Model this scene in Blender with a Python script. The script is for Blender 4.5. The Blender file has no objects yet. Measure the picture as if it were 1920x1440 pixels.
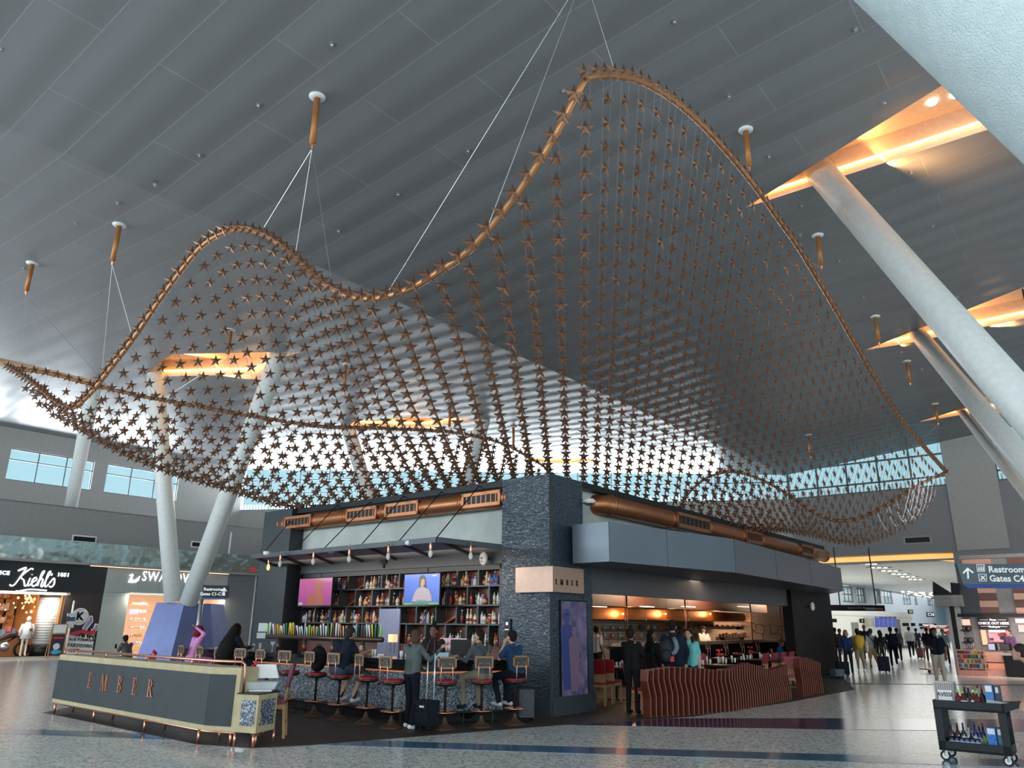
import bpy, bmesh, math, random
import numpy as np
from math import sin, cos, tan, atan, atan2, radians, degrees, pi, hypot
from mathutils import Vector, Matrix, geometry
random.seed(7)
COL = bpy.context.scene.collection
SC = bpy.context.scene

# ------------------------------------------------------------------ camera
F_PX = 1430.0; CAM_H = 1.75
ROLL = radians(0.55)
PITCH = atan((1169.0 - 720.0) * cos(ROLL) / F_PX)
_R0 = Vector((1, 0, 0)); FW = Vector((0, cos(PITCH), sin(PITCH))); _U0 = Vector((0, -sin(PITCH), cos(PITCH)))
RT = _R0 * cos(ROLL) + _U0 * sin(ROLL); UP = -_R0 * sin(ROLL) + _U0 * cos(ROLL)
EYE = Vector((0, 0, CAM_H))
cam_d = bpy.data.cameras.new('camera'); cam = bpy.data.objects.new('camera', cam_d); COL.objects.link(cam)
cam_d.sensor_fit = 'HORIZONTAL'; cam_d.sensor_width = 36.0; cam_d.lens = F_PX / 1920 * 36.0
cam_d.clip_end = 400
m3 = Matrix((RT, UP, -FW)).transposed()
cam.matrix_world = Matrix.Translation(EYE) @ m3.to_4x4()
SC.camera = cam

# ------------------------------------------------------------------ world, exposure
w = bpy.data.worlds.new('sky'); SC.world = w; w.use_nodes = True
nt = w.node_tree; nt.nodes.clear()
wo = nt.nodes.new('ShaderNodeOutputWorld'); bg = nt.nodes.new('ShaderNodeBackground')
tc = nt.nodes.new('ShaderNodeTexCoord'); sx = nt.nodes.new('ShaderNodeSeparateXYZ'); cr = nt.nodes.new('ShaderNodeValToRGB')
nt.links.new(tc.outputs['Generated'], sx.inputs[0]); nt.links.new(sx.outputs['Z'], cr.inputs[0])
cr.color_ramp.elements[0].position = 0.0; cr.color_ramp.elements[0].color = (0.58, 0.88, 0.97, 1)
cr.color_ramp.elements[1].position = 0.5; cr.color_ramp.elements[1].color = (0.34, 0.74, 0.93, 1)
nt.links.new(cr.outputs[0], bg.inputs['Color']); bg.inputs['Strength'].default_value = 0.9
nt.links.new(bg.outputs[0], wo.inputs[0])
SC.view_settings.view_transform = 'Standard'; SC.view_settings.look = 'None'
SC.view_settings.gamma = 1.0; SC.view_settings.use_curve_mapping = False
SC.view_settings.exposure = 0.0
SC.cycles.use_denoising = True
SC.cycles.max_bounces = 7; SC.cycles.diffuse_bounces = 4; SC.cycles.glossy_bounces = 4; SC.cycles.transmission_bounces = 4
SC.cycles.transparent_max_bounces = 8; SC.cycles.sample_clamp_indirect = 4.0

# ------------------------------------------------------------------ survey helpers
def V(*a): return Vector(a)
def ray(x, y): return FW + RT * ((x - 960) / F_PX) - UP * ((y - 720) / F_PX)
def fl(x, y, z=0.0):
    d = ray(x, y); return EYE + d * ((z - CAM_H) / d.z)
def on(x, y, P0, n):
    d = ray(x, y); return EYE + d * ((P0 - EYE).dot(n) / d.dot(n))
def azv(a): return Vector((sin(radians(a)), cos(radians(a)), 0))
def atD(x, y, D):
    "point seen at x,y at horizontal distance Y = D"
    d = ray(x, y); return EYE + d * (D / d.y)
UU = azv(38); NU = Vector((UU.y, -UU.x, 0))          # along the right face / its outward normal
VV = azv(-50.6); RV = -VV; NV = Vector((RV.y, -RV.x, 0))
if NV.y > 0: NV = -NV
class Plane:
    "vertical wall plane: s along r, z up, d outward along n"
    def __init__(self, O, r, n): self.O = Vector((O[0], O[1], 0)); self.r = r.normalized(); self.n = n.normalized()
    def px(self, x, y, d=0):
        P = on(x, y, self.O + self.n * d, self.n); return ((P - self.O).dot(self.r), P.z)
    def P(self, s, z, d=0): return self.O + self.r * s + self.n * d + Vector((0, 0, z))
    def mat(self, s, z, d=0):
        "local x along r, y up, z outward"
        M = Matrix((self.r, Vector((0, 0, 1)), self.n)).transposed().to_4x4()
        if M.to_3x3().determinant() < 0:
            M = Matrix((self.r, Vector((0, 0, 1)), self.n)).transposed().to_4x4()
        M.translation = self.P(s, z, d); return M
K0 = fl(1035, 1345)
LF = Plane(K0, RV, NV); RF = Plane(K0, UU, NU)
SL = Plane(fl(250, 1230), UU, NU)
ZS = 1.75 + 5.75 * 1.25                                   # clerestory sill height
UL = Plane(fl(22, 900, ZS), UU, NU)
ZE = UL.px(0, 798)[1]
RW = Plane(fl(1480, 937, ZS), RV, NV)
ZK = RW.px(1480, 890)[1]; KP = RW.O.copy(); KP.z = ZK
_bl = fl(396, 958, ZS); BKr = (Vector((KP.x, KP.y, 0)) - Vector((_bl.x, _bl.y, 0))).normalized()
BK = Plane(Vector((_bl.x, _bl.y, 0)), BKr, Vector((BKr.y, -BKr.x, 0)))
_S = fl(1830, 1265); RS = Plane(_S, RV, NV)
# ceiling planes (left one falls gently to the valley line, right one rises from it)
_e = UL.P(0, ZE); _n = (UU.cross(KP - _e)).normalized()
CL_P, CL_N = KP, _n
_q = RW.px(1765, 829); _w = RW.P(*_q); CR_P, CR_N = KP, (UU.cross(_w - KP)).normalized()
def ceilL(x, y): return on(x, y, CL_P, CL_N)
def ceilR(x, y): return on(x, y, CR_P, CR_N)
def ceil_z(x, y):
    P = Vector((x, y, 0)); N = CL_N if (P - KP).dot(NU) < 0 else CR_N
    return KP.z - ((x - KP.x) * N.x + (y - KP.y) * N.y) / N.z

# ------------------------------------------------------------------ materials
MATS = {}
def mat(name, col=(0.5, 0.5, 0.5), rough=0.5, metal=0.0, emit=None, es=1.0, bump=None, noise=None, trans=0.0, spec=0.5, alpha=1.0, coat=0.0):
    "procedural principled material; noise=(scale, amount) varies value, bump=(scale, strength, distance)"
    if name in MATS: return MATS[name]
    m = bpy.data.materials.new(name); m.use_nodes = True; MATS[name] = m
    t = m.node_tree; p = t.nodes['Principled BSDF']
    c = (*col, 1)
    p.inputs['Base Color'].default_value = c; p.inputs['Roughness'].default_value = rough; p.inputs['Metallic'].default_value = metal
    p.inputs['Specular IOR Level'].default_value = spec; p.inputs['Transmission Weight'].default_value = trans; p.inputs['Alpha'].default_value = alpha
    p.inputs['Coat Weight'].default_value = coat
    co = t.nodes.new('ShaderNodeTexCoord')
    sc, am = noise if noise else (9.0, 0.06)
    n = t.nodes.new('ShaderNodeTexNoise'); n.inputs['Scale'].default_value = sc; n.inputs['Detail'].default_value = 4
    t.links.new(co.outputs['Object'], n.inputs['Vector'])
    mr = t.nodes.new('ShaderNodeMapRange'); mr.inputs[1].default_value = 0.3; mr.inputs[2].default_value = 0.7
    mr.inputs[3].default_value = 1 - am; mr.inputs[4].default_value = 1 + am
    t.links.new(n.outputs['Fac'], mr.inputs[0])
    mx = t.nodes.new('ShaderNodeVectorMath'); mx.operation = 'SCALE'; mx.inputs[0].default_value = col
    t.links.new(mr.outputs[0], mx.inputs['Scale']); t.links.new(mx.outputs[0], p.inputs['Base Color'])
    if emit:
        p.inputs['Emission Color'].default_value = (*emit, 1); p.inputs['Emission Strength'].default_value = es
    if bump:
        bn = t.nodes.new('ShaderNodeTexNoise'); bn.inputs['Scale'].default_value = bump[0]; bn.inputs['Detail'].default_value = 2
        t.links.new(co.outputs['Object'], bn.inputs['Vector'])
        b = t.nodes.new('ShaderNodeBump'); b.inputs['Strength'].default_value = bump[1]; b.inputs['Distance'].default_value = bump[2]
        t.links.new(bn.outputs['Fac'], b.inputs['Height']); t.links.new(b.outputs[0], p.inputs['Normal'])
    return m
def N(t, ty, **kw):
    n = t.nodes.new(ty)
    for k, v in kw.items(): setattr(n, k, v)
    return n
def brick_mat(name, c1, c2, cm, bw, bh, mortar=0.02, rot=(0, 0, 0), rough=0.5, off=0.5, bump=0.3, dist=0.01, metal=0.0):
    m = mat(name, c1, rough, metal); t = m.node_tree; p = t.nodes['Principled BSDF']
    co = N(t, 'ShaderNodeTexCoord'); mp = N(t, 'ShaderNodeMapping'); mp.inputs['Rotation'].default_value = rot
    b = N(t, 'ShaderNodeTexBrick'); b.offset = off
    b.inputs['Scale'].default_value = 1; b.inputs['Brick Width'].default_value = bw; b.inputs['Row Height'].default_value = bh
    b.inputs['Mortar Size'].default_value = mortar; b.inputs['Color1'].default_value = (*c1, 1); b.inputs['Color2'].default_value = (*c2, 1); b.inputs['Mortar'].default_value = (*cm, 1)
    t.links.new(co.outputs['Object'], mp.inputs[0]); t.links.new(mp.outputs[0], b.inputs['Vector'])
    t.links.new(b.outputs['Color'], p.inputs['Base Color'])
    bp = N(t, 'ShaderNodeBump'); bp.invert = True; bp.inputs['Strength'].default_value = bump; bp.inputs['Distance'].default_value = dist
    t.links.new(b.outputs['Fac'], bp.inputs['Height']); t.links.new(bp.outputs[0], p.inputs['Normal'])
    return m
def speckle_mat(name, base, dark, light, scale, rough=0.3, big=None):
    m = mat(name, base, rough); t = m.node_tree; p = t.nodes['Principled BSDF']
    co = N(t, 'ShaderNodeTexCoord'); v = N(t, 'ShaderNodeTexVoronoi'); v.inputs['Scale'].default_value = scale
    t.links.new(co.outputs['Object'], v.inputs['Vector'])
    r = N(t, 'ShaderNodeValToRGB'); r.color_ramp.interpolation = 'CONSTANT'
    e = r.color_ramp.elements; e[0].color = (*dark, 1); e[1].color = (*base, 1); e[1].position = 0.25
    x = e.new(0.75); x.color = (*light, 1)
    sp = N(t, 'ShaderNodeSeparateColor'); t.links.new(v.outputs['Color'], sp.inputs[0]); t.links.new(sp.outputs[0], r.inputs[0])
    src = r.outputs[0]
    if big:
        n = N(t, 'ShaderNodeTexNoise'); n.inputs['Scale'].default_value = big[0]; t.links.new(co.outputs['Object'], n.inputs['Vector'])
        mx = N(t, 'ShaderNodeMix', data_type='RGBA', blend_type='MULTIPLY'); mx.inputs[0].default_value = big[1]
        t.links.new(src, mx.inputs[6]); t.links.new(n.outputs['Color'], mx.inputs[7]); src = mx.outputs[2]
    t.links.new(src, p.inputs['Base Color'])
    return m
def wave_mat(name, col, rough, scale, rot, strength, dist, brick=None, metal=0.0, profile='SAW', linec=None, band='Y'):
    "ribbed panels: bump from a wave (and optional panel joints)"
    m = mat(name, col, rough, metal); t = m.node_tree; p = t.nodes['Principled BSDF']
    co = N(t, 'ShaderNodeTexCoord'); mp = N(t, 'ShaderNodeMapping'); mp.inputs['Rotation'].default_value = rot
    t.links.new(co.outputs['Object'], mp.inputs[0])
    wv = N(t, 'ShaderNodeTexWave'); wv.bands_direction = band; wv.wave_profile = profile; wv.inputs['Scale'].default_value = scale
    wv.inputs['Distortion'].default_value = 0
    t.links.new(mp.outputs[0], wv.inputs['Vector'])
    b1 = N(t, 'ShaderNodeBump'); b1.inputs['Strength'].default_value = strength; b1.inputs['Distance'].default_value = dist
    t.links.new(wv.outputs['Fac'], b1.inputs['Height']); out = b1.outputs[0]
    if brick:
        b = N(t, 'ShaderNodeTexBrick'); b.offset = 0.5; b.inputs['Scale'].default_value = 1
        b.inputs['Brick Width'].default_value = brick[0]; b.inputs['Row Height'].default_value = brick[1]; b.inputs['Mortar Size'].default_value = brick[2]
        c1 = (*col, 1); c2 = tuple(k * 0.9 for k in col) + (1,)
        b.inputs['Color1'].default_value = c1; b.inputs['Color2'].default_value = c2; b.inputs['Mortar'].default_value = (*(linec or [k * 1.4 for k in col]), 1)
        t.links.new(mp.outputs[0], b.inputs['Vector']); t.links.new(b.outputs['Color'], p.inputs['Base Color'])
    t.links.new(out, p.inputs['Normal'])
    return m

# ------------------------------------------------------------------ mesh helpers
class MB:
    def __init__(self): self.v = []; self.f = []; self.m = []
    def add(self, vs, fs, mi=0):
        o = len(self.v); self.v += [tuple(x) for x in vs]; self.f += [tuple(i + o for i in f) for f in fs]; self.m += [mi] * len(fs); return self
    def hexa(self, c, mi=0):
        "8 corners: bottom 4 ccw then top 4"
        return self.add(c, [(3, 2, 1, 0), (4, 5, 6, 7), (0, 1, 5, 4), (1, 2, 6, 5), (2, 3, 7, 6), (3, 0, 4, 7)], mi)
    def box(self, x0, x1, y0, y1, z0, z1, mi=0, M=None):
        c = [V(x0, y0, z0), V(x1, y0, z0), V(x1, y1, z0), V(x0, y1, z0), V(x0, y0, z1), V(x1, y0, z1), V(x1, y1, z1), V(x0, y1, z1)]
        if M: c = [M @ p for p in c]
        return self.hexa(c, mi)
    def pbox(self, pl, s0, s1, z0, z1, d0, d1, mi=0):
        c = [pl.P(s0, z0, d1), pl.P(s1, z0, d1), pl.P(s1, z0, d0), pl.P(s0, z0, d0), pl.P(s0, z1, d1), pl.P(s1, z1, d1), pl.P(s1, z1, d0), pl.P(s0, z1, d0)]
        return self.hexa(c, mi)
    def prism(self, pts, z0, z1, mi=0):
        "plan polygon extruded"
        n = len(pts); vs = [V(p[0], p[1], z0) for p in pts] + [V(p[0], p[1], z1) for p in pts]
        fs = [tuple(reversed(range(n))), tuple(range(n, 2 * n))] + [(i, (i + 1) % n, (i + 1) % n + n, i + n) for i in range(n)]
        return self.add(vs, fs, mi)
    def ppoly(self, pl, pts, d0, d1, mi=0):
        "polygon in plane coords (s,z) extruded d0..d1"
        n = len(pts); vs = [pl.P(p[0], p[1], d0) for p in pts] + [pl.P(p[0], p[1], d1) for p in pts]
        fs = [tuple(reversed(range(n))), tuple(range(n, 2 * n))] + [(i, (i + 1) % n, (i + 1) % n + n, i + n) for i in range(n)]
        return self.add(vs, fs, mi)
    def tube(self, pts, r, n=8, mi=0, caps=True):
        pts = [Vector(p) for p in pts]; rs = r if isinstance(r, (list, tuple)) else [r] * len(pts)
        rings = []; t0 = None; nx = None
        for i, p in enumerate(pts):
            a = pts[max(0, i - 1)]; b = pts[min(len(pts) - 1, i + 1)]
            t = (b - a).normalized() if (b - a).length > 1e-9 else Vector((0, 0, 1))
            if nx is None:
                nx = t.orthogonal().normalized()
            else:
                nx = (nx - t * nx.dot(t)); nx = nx.normalized() if nx.length > 1e-6 else t.orthogonal().normalized()
            ny = t.cross(nx)
            rings.append([p + (nx * cos(2 * pi * k / n) + ny * sin(2 * pi * k / n)) * rs[i] for k in range(n)])
        vs = [q for rg in rings for q in rg]; fs = []
        for i in range(len(rings) - 1):
            for k in range(n):
                k2 = (k + 1) % n; fs.append((i * n + k, i * n + k2, (i + 1) * n + k2, (i + 1) * n + k))
        if caps:
            fs.append(tuple(reversed(range(n)))); o = (len(rings) - 1) * n; fs.append(tuple(range(o, o + n)))
        return self.add(vs, fs, mi)
    def lathe(self, prof, n=12, mi=0, M=None, c=(0, 0, 0)):
        "prof: list of (r, z)"
        vs = []; fs = []
        for r, z in prof:
            for k in range(n):
                a = 2 * pi * k / n; p = V(c[0] + r * cos(a), c[1] + r * sin(a), c[2] + z); vs.append(M @ p if M else p)
        for i in range(len(prof) - 1):
            for k in range(n):
                k2 = (k + 1) % n; fs.append((i * n + k, i * n + k2, (i + 1) * n + k2, (i + 1) * n + k))
        fs.append(tuple(reversed(range(n)))); o = (len(prof) - 1) * n; fs.append(tuple(range(o, o + n)))
        return self.add(vs, fs, mi)
    def ball(self, c, r, n=12, m=8, mi=0, sc=(1, 1, 1)):
        vs = []; fs = []
        for i in range(m + 1):
            th = pi * i / m
            for k in range(n):
                a = 2 * pi * k / n; vs.append(V(c[0] + r * sc[0] * sin(th) * cos(a), c[1] + r * sc[1] * sin(th) * sin(a), c[2] - r * sc[2] * cos(th)))
        for i in range(m):
            for k in range(n):
                k2 = (k + 1) % n; fs.append((i * n + k, i * n + k2, (i + 1) * n + k2, (i + 1) * n + k))
        return self.add(vs, fs, mi)
    def mesh(self, name, mats, smooth=False):
        me = bpy.data.meshes.new(name); me.from_pydata(self.v, [], self.f)
        for m in (mats if isinstance(mats, (list, tuple)) else [mats]): me.materials.append(m)
        if any(self.m): me.polygons.foreach_set('material_index', self.m)
        if smooth: me.polygons.foreach_set('use_smooth', [True] * len(me.polygons))
        me.validate(); me.update(); return me
    def build(self, name, mats, parent=None, smooth=False, **kw):
        o = bpy.data.objects.new(name, self.mesh(name, mats, smooth)); COL.objects.link(o)
        if parent is not None:
            o.parent = parent; o.matrix_parent_inverse = MW(parent).inverted()
        for k, v in kw.items(): o[k] = v
        if smooth:
            pass
        return o
WM = {}
def MW(o):
    "world matrix without a depsgraph update"
    M = o.matrix_basis.copy()
    while o.parent is not None:
        M = o.parent.matrix_basis @ o.matrix_parent_inverse @ M if False else (o.matrix_parent_inverse @ M); o = o.parent; M = o.matrix_basis @ M
    return M
def tag(o, label=None, cat=None, group=None, kind=None):
    if label: o['label'] = label
    if cat: o['category'] = cat
    if group: o['group'] = group
    if kind: o['kind'] = kind
    return o
def empty(name, loc, label=None, cat=None, group=None, rz=0.0):
    o = bpy.data.objects.new(name, None); COL.objects.link(o); o.location = loc; o.rotation_euler = (0, 0, rz)
    o.empty_display_size = 0.1
    return tag(o, label, cat, group)
def struct(name, mb, m, smooth=False):
    o = mb.build(name, m, None, smooth); o['kind'] = 'structure'; return o
def kids(o): return [c for c in ALLK.get(o.name, [])]
def copy_tree(o, parent=None, loc=None, rz=None, label=None, group=None, name=None):
    "the thing, its parts and their sub-parts"
    c = o.copy(); COL.objects.link(c)
    if parent is not None: c.parent = parent
    if loc is not None: c.location = loc
    if rz is not None: c.rotation_euler = (0, 0, rz)
    if label: c['label'] = label
    if group: c['group'] = group
    for ch in list(o.children): copy_tree(ch, c)
    return c
def text_mb(body, size, depth, M, bold=0.0, shear=0.0, space=1.0, align='CENTER', sx=1.0):
    cu = bpy.data.curves.new('t', 'FONT'); cu.body = body; cu.size = size; cu.extrude = depth / 2; cu.offset = bold; cu.shear = shear
    cu.space_character = space; cu.align_x = align; cu.align_y = 'CENTER'; cu.resolution_u = 2
    o = bpy.data.objects.new('t', cu); COL.objects.link(o)
    dg = bpy.context.evaluated_depsgraph_get(); me = bpy.data.meshes.new_from_object(o.evaluated_get(dg))
    mb = MB(); S = Matrix.Diagonal((sx, 1, 1, 1))
    mb.add([M @ S @ v.co for v in me.vertices], [tuple(p.vertices) for p in me.polygons])
    bpy.data.objects.remove(o); bpy.data.curves.remove(cu); bpy.data.meshes.remove(me)
    return mb
def catmull(P, n=8):
    P = [Vector(p) for p in P]; out = []
    for i in range(len(P) - 1):
        a, b, c, d = P[max(i - 1, 0)], P[i], P[i + 1], P[min(i + 2, len(P) - 1)]
        for k in range(n):
            t = k / n; out.append(0.5 * ((2 * b) + (c - a) * t + (2 * a - 5 * b + 4 * c - d) * t * t + (3 * b - a - 3 * c + d) * t ** 3))
    out.append(P[-1]); return out
def area(name, loc, aim, sx, sy, power, col=(1, 1, 1), spread=180):
    l = bpy.data.lights.new(name, 'AREA'); l.shape = 'RECTANGLE'; l.size = sx; l.size_y = sy; l.energy = power; l.color = col
    l.spread = radians(spread)
    o = bpy.data.objects.new(name, l); COL.objects.link(o); o.location = loc
    d = Vector(aim) - Vector(loc); o.rotation_euler = d.to_track_quat('-Z', 'Y').to_euler(); return o
# ------------------------------------------------------------------ daylight through the clerestories; lamps at the open sides are added fill
def win_light(pl, s0, s1, z0, z1, off, power):
    c = pl.P((s0 + s1) / 2, (z0 + z1) / 2, off); area('daylight', c, c + pl.n * 5 + Vector((0, 0, -1.2)), s1 - s0, z1 - z0, power, (0.80, 0.93, 1.0))

# ------------------------------------------------------------------ shared materials
ANG = (0, 0, radians(38))
M_ceil = wave_mat('ceiling_panels', (0.28, 0.283, 0.296), 0.42, 0.314 / 0.95 , ANG, 0.5, 0.035, brick=(3.8, 0.95, 0.010), profile='SIN', linec=(0.37, 0.38, 0.40))
M_wall = mat('warm_grey_wall', (0.42, 0.41, 0.39), 0.7)
M_walld = mat('grey_wall', (0.26, 0.26, 0.265), 0.65)
M_cream = mat('column_white', (0.78, 0.80, 0.78), 0.45, bump=(14, 0.1, 0.01))
M_white = mat('white_paint', (0.8, 0.8, 0.8), 0.5)
M_frame = mat('window_frame', (0.10, 0.13, 0.15), 0.5)
M_black = mat('black_metal', (0.008, 0.009, 0.011), 0.4, spec=.25)
M_char = mat('charcoal_panel', (0.045, 0.055, 0.066), 0.42, noise=(1.5, 0.12))
M_copper = mat('copper_duct', (0.40, 0.155, 0.07), 0.38, 0.75, noise=(2, 0.08))
M_cop2 = mat('bright_copper', (0.72, 0.33, 0.22), 0.3, 0.9)
M_bronze = mat('bronze_pipe', (0.50, 0.24, 0.11), 0.38, 0.55)
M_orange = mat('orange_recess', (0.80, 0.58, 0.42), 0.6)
M_led = mat('cove_led', (1, 0.7, 0.3), 0.5, emit=(1.0, 0.55, 0.16), es=6.0)
M_conc = mat('pale_concrete', (0.47, 0.50, 0.47), 0.75, noise=(1.3, 0.18))
M_wood = mat('pale_oak', (0.46, 0.38, 0.22), 0.55, noise=(5, 0.12))
M_oak = mat('chair_wood', (0.42, 0.24, 0.11), 0.5, noise=(6, 0.12))
M_red = mat('red_leather', (0.26, 0.018, 0.025), 0.35)
M_darkmet = mat('dark_stool_metal', (0.05, 0.038, 0.033), 0.35, 0.6)
M_glass = mat('clear_glass', (0.9, 0.95, 0.95), 0.05, alpha=0.35, spec=0.8)
M_steel = mat('steel', (0.55, 0.55, 0.56), 0.3, 0.9)
M_text = mat('white_letters', (0.85, 0.86, 0.86), 0.5, emit=(0.8, 0.83, 0.85), es=0.25)
def ripple_metal(name, c, s):
    m = mat(name, c, 0.12, 0.9); t = m.node_tree; p = t.nodes['Principled BSDF']
    co = N(t, 'ShaderNodeTexCoord'); n = N(t, 'ShaderNodeTexNoise'); n.inputs['Scale'].default_value = s
    t.links.new(co.outputs['Object'], n.inputs['Vector']); b = N(t, 'ShaderNodeBump'); b.inputs['Strength'].default_value = 0.35; b.inputs['Distance'].default_value = 0.15
    t.links.new(n.outputs['Fac'], b.inputs['Height']); t.links.new(b.outputs[0], p.inputs['Normal']); return m
M_mirror = ripple_metal('polished_steel_band', (0.42, 0.46, 0.43), 0.9)
def hammered(name, c):
    m = mat(name, c, 0.3); t = m.node_tree; p = t.nodes['Principled BSDF']
    co = N(t, 'ShaderNodeTexCoord'); mp = N(t, 'ShaderNodeMapping'); mp.inputs['Scale'].default_value = (9, 9, 20)
    n = N(t, 'ShaderNodeTexNoise'); n.inputs['Scale'].default_value = 1; n.inputs['Detail'].default_value = 1; n.inputs['Distortion'].default_value = 1.2
    t.links.new(co.outputs['Object'], mp.inputs[0]); t.links.new(mp.outputs[0], n.inputs['Vector'])
    b = N(t, 'ShaderNodeBump'); b.inputs['Strength'].default_value = 0.9; b.inputs['Distance'].default_value = 0.03
    t.links.new(n.outputs['Fac'], b.inputs['Height']); t.links.new(b.outputs[0], p.inputs['Normal']); return m
M_hammer = hammered('hammered_black_plaster', (0.035, 0.05, 0.07))
M_floor = speckle_mat('terrazzo', (0.74, 0.75, 0.71), (0.42, 0.42, 0.40), (0.92, 0.92, 0.88), 30, rough=0.19)
M_blue = speckle_mat('blue_terrazzo', (0.075, 0.17, 0.27), (0.05, 0.12, 0.20), (0.10, 0.22, 0.33), 38, rough=0.15)
M_purp = speckle_mat('dark_violet_terrazzo', (0.05, 0.055, 0.12), (0.03, 0.035, 0.08), (0.07, 0.075, 0.15), 38, rough=0.15)
M_deck = brick_mat('dark_plank_floor', (0.035, 0.027, 0.025), (0.055, 0.036, 0.028), (0.015, 0.012, 0.01), 1.6, 0.16, 0.006, (0, 0, radians(60)), 0.35)
M_deck.node_tree.nodes['Principled BSDF'].inputs['Roughness'].default_value = .5
M_granite = speckle_mat('salt_and_pepper_terrazzo', (0.10, 0.12, 0.15), (0.015, 0.018, 0.025), (0.40, 0.45, 0.50), 60, rough=0.3)

# ------------------------------------------------------------------ floor
g = MB(); g.add([V(-90, -25, 0), V(90, -25, 0), V(90, 120, 0), V(-90, 120, 0)], [(0, 1, 2, 3)]); struct('floor', g, M_floor)
def strip(name, pts, m, z=0.004):
    g = MB(); q = [fl(*p) for p in pts]; g.prism([(p.x, p.y) for p in q], -0.02, z); return struct(name, g, m)
strip('trim_1', [(-150, 1361), (960, 1397), (1990, 1427), (1990, 1441), (960, 1409), (-150, 1371)], M_blue)
strip('trim_2', [(900, 1347), (1560, 1347), (2000, 1350), (2000, 1372), (1560, 1368), (900, 1357)], M_purp)
strip('trim_3', [(81, 1337), (97, 1340), (171, 1355), (265, 1375), (366, 1396), (473, 1403), (575, 1398), (900, 1372), (1067, 1359), (1156, 1353), (1300, 1344), (1485, 1316), (1603, 1293), (1565, 1255), (1100, 1255), (480, 1290), (300, 1290)], M_deck, 0.008)
strip('trim_4', [(1570, 1281), (1990, 1285), (1990, 1286.2), (1570, 1282)], M_black, 0.005)

# ------------------------------------------------------------------ ceilings with lit recesses
def plane_hole(name, outer, holes, m, Nrm, thick=0.0):
    loops = [[p for p in outer]] + holes
    tri = geometry.tessellate_polygon([[Vector(p) for p in l] for l in loops])
    vs = [p for l in loops for p in l]
    g = MB(); g.add(vs, tri); return struct(name, g, m)
def onp(x, y, P0, Nn): return Vector((x, y, P0.z - ((x - P0.x) * Nn.x + (y - P0.y) * Nn.y) / Nn.z))
far = BK.P(0, 0); UX, UY = UU.x, UU.y
def Lp(x, y): return onp(x, y, CL_P, CL_N)
def Rp(x, y): return onp(x, y, CR_P, CR_N)
LH = [[ceilL(*p) for p in h] for h in (
    [(268, 703), (322, 664), (568, 659), (540, 667), (478, 702), (300, 706)],
    [(648, 799), (668, 790), (760, 783), (925, 786), (880, 789), (800, 801)],
    [(975, 863), (1000, 859), (1112, 861), (1120, 863), (1060, 869)],
    [(-60, 655), (-10, 668), (95, 697), (188, 716), (215, 722), (170, 713), (60, 676), (-60, 640)][:0] or [(-40, 662), (40, 680), (178, 713), (216, 728), (150, 716), (20, 690), (-40, 680)])]
RH = [[ceilR(*p) for p in h] for h in (
    [(1398, 389), (1773, 156), (1905, 120), (1980, 205), (1874, 236)],
    [(1624, 656), (1920, 538), (2010, 503), (2060, 560), (1920, 597), (1700, 644)],
    [(1722, 791), (1800, 768), (1930, 742), (1980, 745), (1900, 762)])]
uE = far + NU * 0; e_far = Lp(far.x, far.y)
O1 = UL.P(-75, 0); O1 = Lp(O1.x, O1.y)
# far end of the eave: where the left wall meets the back wall
cK1 = KP - UU * 75; cK1 = Vector((cK1.x, cK1.y, KP.z))
def lineint(p, r, q, s):
    d = r.x * s.y - r.y * s.x; t = ((q.x - p.x) * s.y - (q.y - p.y) * s.x) / d; return Vector((p.x + r.x * t, p.y + r.y * t, 0))
CN = lineint(UL.O, UU, BK.O, BK.r)                         # corner of left and back walls
eF = Lp(CN.x, CN.y)
plane_hole('ceiling_left', [O1, cK1, KP, eF], LH, M_ceil, CL_N)
w1 = RW.P(34, 0); w2 = w1 - UU * 75
plane_hole('ceiling_right', [cK1, Rp(w2.x, w2.y), Rp(w1.x, w1.y), KP], RH, M_ceil, CR_N)
hn = 0
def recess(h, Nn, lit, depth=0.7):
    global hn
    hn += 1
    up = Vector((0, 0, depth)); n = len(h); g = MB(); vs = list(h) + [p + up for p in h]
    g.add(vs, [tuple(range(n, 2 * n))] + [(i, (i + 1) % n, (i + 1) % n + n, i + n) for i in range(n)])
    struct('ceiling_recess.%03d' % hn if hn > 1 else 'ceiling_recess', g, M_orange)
    for j, (i, k) in enumerate(lit):
        a, b = h[i], h[k]; c = sum(h, Vector()) / n; d = (c - (a + b) / 2); d.z = 0; d.normalize()
        g = MB(); p = [a + d * .10 + up * .30, b + d * .10 + up * .30]; g.tube(p, 0.035, 6)
        o = g.build('cove_emitter', M_led); tag(o, ['warm strip light in the long ceiling recess'][0], 'light')
        COVES.append(o)
        q = (a + b) / 2 + d * .25 + up * .4; L = (b - a).length
        l = area('cove_glow', q, q + d * 1 + Vector((0, 0, .45)), min(L * .95, 14), .12, 16 * L, (1, .50, .17)); l.rotation_euler = (d + Vector((0, 0, .6))).to_track_quat('-Z', 'X').to_euler()
        l.data.size, l.data.size_y = .12, L * .95
        # turn long axis along the edge
        zax = -(d + Vector((0, 0, .6))).normalized(); yax = (b - a).normalized(); xax = yax.cross(zax).normalized(); yax = zax.cross(xax)
        l.matrix_world = Matrix.Translation(q) @ Matrix((xax, yax, zax)).transposed().to_4x4()
COVES = []
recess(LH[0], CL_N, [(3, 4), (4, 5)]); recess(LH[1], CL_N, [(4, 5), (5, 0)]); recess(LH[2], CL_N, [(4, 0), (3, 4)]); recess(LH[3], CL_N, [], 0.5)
recess(RH[0], CR_N, [(4, 0)]); recess(RH[1], CR_N, [(4, 5), (5, 0)]); recess(RH[2], CR_N, [(4, 0)])
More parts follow.
